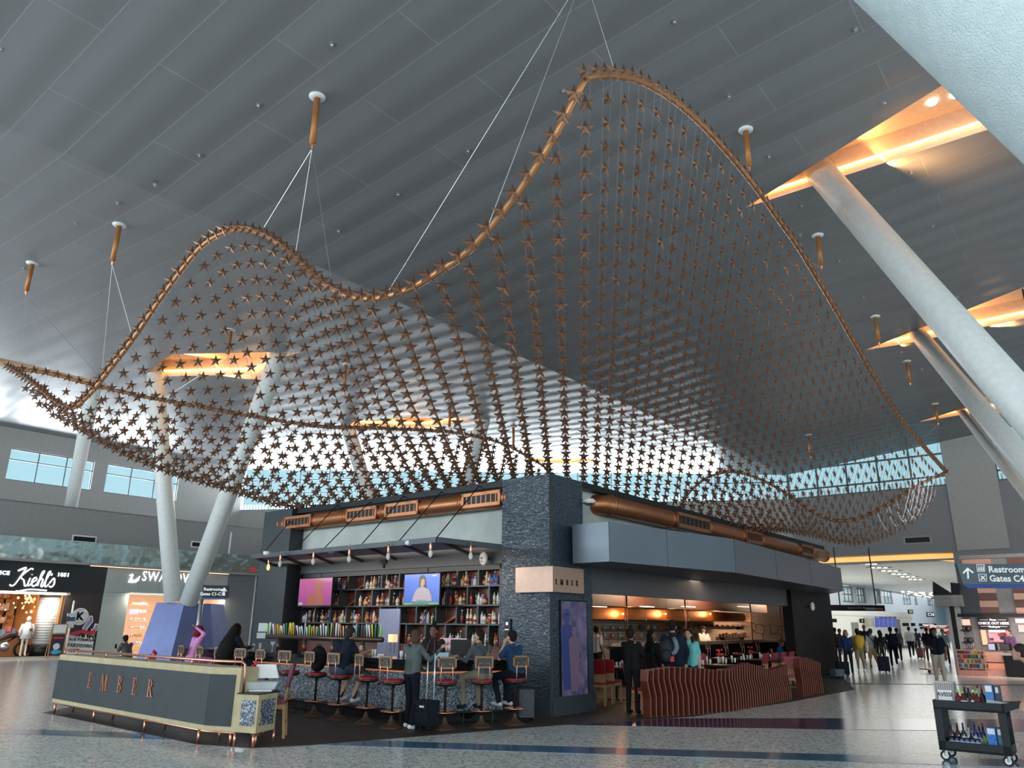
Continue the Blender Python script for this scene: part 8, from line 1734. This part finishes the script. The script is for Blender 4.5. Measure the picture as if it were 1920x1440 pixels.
def carton(xa, xb, d0, z0, yt, yt_, m, label, nm='carton'):
    s0 = CP.px(xa, yt_, d0)[0]; s1 = CP.px(xb, yt_, d0)[0]; z1 = CP.px(xa, yt, d0)[1]; o = empty(nm, CP.P(s0, z0, d0), label, 'carton'); g = MB(); g.pbox(CP, s0, s1, z0, z1, d0 - .2, d0); g.build('box', m, o); g = MB(); g.pbox(CP, s0 + .01, s1 - .01, z0 + (z1 - z0) * .72, z1 - .01, d0, d0 + .003); g.build('label', M_white, o); return o
M_cb = mat('carton_blue', (.05, .20, .50), .4, noise=(30, .3)); M_cg = mat('carton_green_blue', (.05, .16, .22), .4, noise=(20, .3))
carton(1847, 1862, -.08, zT, 1284, 1300, M_cb, 'tall pale blue carton on the cart top'); carton(1865, 1874, -.14, zT, 1287, 1300, mat('carton_dark', (.03, .04, .06), .4), 'dark slim carton right of the pale blue one on the cart top')
P = on_cart(1880, 1320, -.2, zT + .09); g = MB(); g.hexa([CP.P(xr - .22, zT + .03, -.05), CP.P(xr + .05, zT + .09, -.05), CP.P(xr + .05, zT + .09, -.3), CP.P(xr - .22, zT + .03, -.3), CP.P(xr - .20, zT + .13, -.07), CP.P(xr + .02, zT + .10, -.07), CP.P(xr + .02, zT + .10, -.28), CP.P(xr - .20, zT + .13, -.28)]); tag(g.build('paper_bag', mat('paper_grey', (.42, .42, .44), .7)), 'crumpled grey paper on the cart handle end', 'paper')
g = MB(); zq = zBo; s0 = CP.px(1777, 1380, -.1)[0]; s1 = CP.px(1836, 1380, -.1)[0]; bt = empty('can_tray', CP.P(s0, zq, -.1), 'low carton tray holding six dark blue cans on the bottom shelf', 'tray'); g.pbox(CP, s0, s1, zq, zq + .02, -.26, -.08); g.build('tray_base', M_wood, bt)
for k in range(6):
    P = CP.P(s0 + (s1 - s0) * (k + .5) / 6, zq + .02, -.15); g = MB(); g.lathe([(.032, 0), (.034, .01), (.034, .10), (.028, .115)], 14, c=P); o = empty('drink_can', P, ordn[k] + ' dark blue can from the left in the carton tray', 'can', None); g.build('can', mat('can_navy', (.012, .02, .06), .3), o, True); g = MB(); g.lathe([(.035, .035), (.035, .075)], 14, c=P); g.build('emblem_band', mat('can_pale', (.35, .45, .6), .4), o, True)
bot = [(1785, -.32, .30, .040, BB, BB, LBk, 'leftmost brown bottle at the back of the bottom shelf'), (1797, -.32, .30, .040, BB, BB, LBk, 'second brown bottle at the back of the bottom shelf'), (1808, -.30, .31, .034, GB, LW_, LBk, 'dark bottle with white label behind the cans'), (1818, -.30, .30, .034, CLR, LW_, LBk, 'clear bottle behind the cans on the bottom shelf'), (1821, -.22, .22, .036, GB, LW_, LBk, 'short bottle with square white label behind the cans'), (1830, -.32, .33, .036, BL, LW_, BL, 'deep blue bottle behind the cans'), (1838, -.30, .29, .034, BL, CLR, LBk, 'blue and clear bottle left of the blue carton below'), (1845, -.34, .32, .036, GB, LG, LBk, 'dark bottle touching the blue carton on the bottom shelf')]
for x, d, h, r, a, b, c, l in bot: cart_bottle(on_cart(x, 1380, d, zBo), h, r, a, b, c, l)
carton(1851, 1868, -.10, zBo, 1364, 1380, mat('carton_bright_blue', (.03, .17, .60), .4, noise=(30, .3)), 'bright blue carton on the bottom shelf of the cart'); carton(1870, 1881, -.12, zBo, 1366, 1380, M_cg, 'teal patterned carton at the right of the bottom shelf')
# person pushing the cart, mostly outside the frame
q = CP.P(xr + .46, 0, -.38); hw = CP.P(xr + .20, zt + .045, -.2); az_ = degrees(atan2(-ux.x, -ux.y))
rel = Matrix.Rotation(radians(az_), 3, 'Z') @ (hw - V(q.x, q.y, 0)); rel = rel / (1.60 / 1.7)
person(V(q.x, q.y, 0), az_, P_(wr=tuple(rel + V(.02, -.06, .02)), er=(.26, .12, 1.10), wl=tuple(rel + V(-.36, -.06, .02)), el=(-.26, .12, 1.10), che=(0, .08, 1.25), nek=(0, .15, 1.41), hed=(0, .23, 1.52), sl=(-.175, .1, 1.36), sr=(.175, .1, 1.36)), C_l((.03, .03, .035), (.03, .03, .04), SK1, (.04, .025, .02)), 'short-haired person at the right edge pushing the service cart, arm bare', 1.60, 'short', 'short', 'long', .0125, hands=True)
